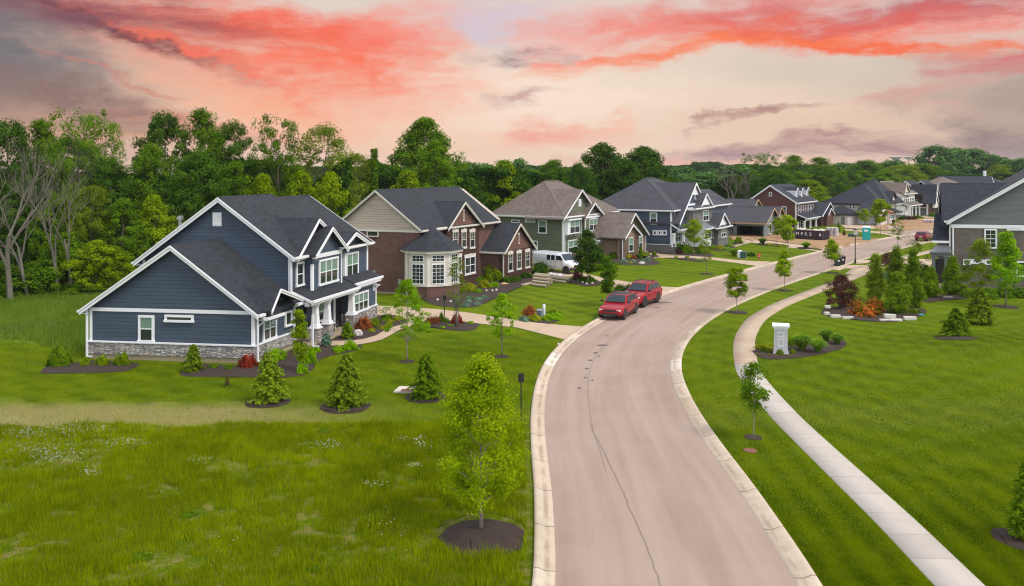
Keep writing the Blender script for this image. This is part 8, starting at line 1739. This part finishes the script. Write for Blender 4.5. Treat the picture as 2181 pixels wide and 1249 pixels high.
for x in (975, 1095): u, _ = H4.f(x, 890, -1.8); chair('dark chair on the porch of the blue house with stone tower', H4, u, -1.8, .36)
for o in bpy.data.objects:
    if o.name.startswith('porch_chair') and 'stone tower' in o.get('label', ''): o['group'] = 'dark chairs on the far blue porch'
# building site
t = thing('lumber_stack', 'raw planks laid on trestles before the unfinished house', 'lumber', G(1553, 503)); a = G(1552, 503); b = G(1577, 502.5); d = (b-a).normalized(); n_ = Vector((-d.y, d.x, 0))
m = MB(lambda q, e, z: tuple(a+d*q+n_*e+Vector((0, 0, z)))); L_ = (b-a).length
for k in range(4): m.box(0, L_-.1*k, .14*k, .14*k+.12, .75, .82)
m.build('planks', M['wood'], t)
for q in (.4, L_-.5): m = MB(lambda qq, e, z: tuple(a+d*(q+qq)+n_*e+Vector((0, 0, z)))); m.box(-.04, .04, -.05, .6, .66, .749); m.box(-.04, .04, 0, .08, 0, .659); m.box(-.04, .04, .48, .56, 0, .659); m.build('trestle', M['wood'], t)
q_ = random.Random(9); m = MB()
for (x, y, s) in [(1600, 512, .5), (1625, 510, .7), (1648, 512, .5), (1690, 516, .6), (1720, 519, .5), (1775, 505, .6), (1790, 513, .8), (1810, 520, .7), (1822, 512, .6), (1838, 514, .5), (1858, 509, .5), (1800, 522, .6), (1870, 484, .6), (1900, 480, .8), (1930, 478, .7), (1950, 484, .9), (1985, 472, .8)]:
    for k in range(5): p = G(x+q_.uniform(-8, 8), y+q_.uniform(-1.5, 1.5)); m.blob((p.x, p.y, .02), (s*q_.uniform(.3, 1.0), s*q_.uniform(.3, 1.0), s*q_.uniform(.15, .4)), k+int(x), .35, 1)
o = m.build('earth_clods', M['dirt']); tag(o, 'lumps of loose brown earth on the building plots', 'earth', kind='stuff')
m = MB()
for k in range(40): p = G(q_.choice((q_.uniform(1560, 1660), q_.uniform(1700, 1830))), q_.uniform(507, 514)); a_ = q_.uniform(0, 3.14); dd = Vector((math.cos(a_), math.sin(a_), 0))*q_.uniform(.3, 1.3); m.tube([p+Vector((0, 0, .12)), p+dd+Vector((0, 0, q_.uniform(.1, .2)))], .05, 4)
o = m.build('scrap_wood', M['wood']); tag(o, 'scattered scrap timber around the unfinished house', 'scrap', kind='stuff')
# far towers
M['far_white'] = plain('pale_tower_paint', (.55, .52, .52), .6, .03)
for (px, pyt, wpx, dist, lb) in ((1908, 335, 26, 1500, 'pale water tower on the horizon, left of the pair'), (1935, 335, 20, 1900, 'pale water tower on the horizon, right and slightly smaller')):
    x = (px-1090.5)/FPX*dist; zt = CAMH-(pyt-HZ)*dist/FPX; r_ = wpx/2*dist/FPX; t = thing('water_tower', lb, 'water tower', (x, dist, 0))
    m = MB(); m.lathe([(r_*.16, 0), (r_*.13, zt-r_*.7), (r_*.3, zt-r_*.5)], (x, dist, 0), 20); m.build('column', M['far_white'], t, smooth=True, fix=False); m = MB(); m.lathe([(r_*.3, zt-r_*.5), (r_*.97, zt-r_*.05), (r_, zt), (r_*.6, zt+r_*.05), (.1, zt+r_*.07)], (x, dist, 0), 28); m.build('tank', M['far_white'], t, fix=False)
x = (1828-1090.5)/FPX*1300; t = thing('radio_mast', 'thin lattice radio mast rising from the far wood', 'mast', (x, 1300, 0)); m = MB(); m.tube([(x, 1300, 0), (x, 1300, 33)], [.55, .4], 4); m.tube([(x, 1300, 33), (x, 1300, 52)], [.25, .12], 4); m.build('mast', M['far_white'], t)

# ---- the air: far trees fade to a faint blue
m, t_, b_, o_ = newmat('haze_air'); m.node_tree.nodes.remove(b_); pv_ = t_.node('ShaderNodeVolumePrincipled'); pv_.inputs['Color'].default_value = (.82, .87, .92, 1); pv_.inputs['Density'].default_value = .00012; pv_.inputs['Anisotropy'].default_value = .2
t_.l.new(pv_.outputs[0], o_.inputs['Volume'])
q = MB(); q.box(-2600, 2600, -700, 2600, -1.5, 54); o = q.build('haze', m); o['kind'] = 'stuff'; o['label'] = 'faint bluish evening haze over the far trees'; o['category'] = 'haze'
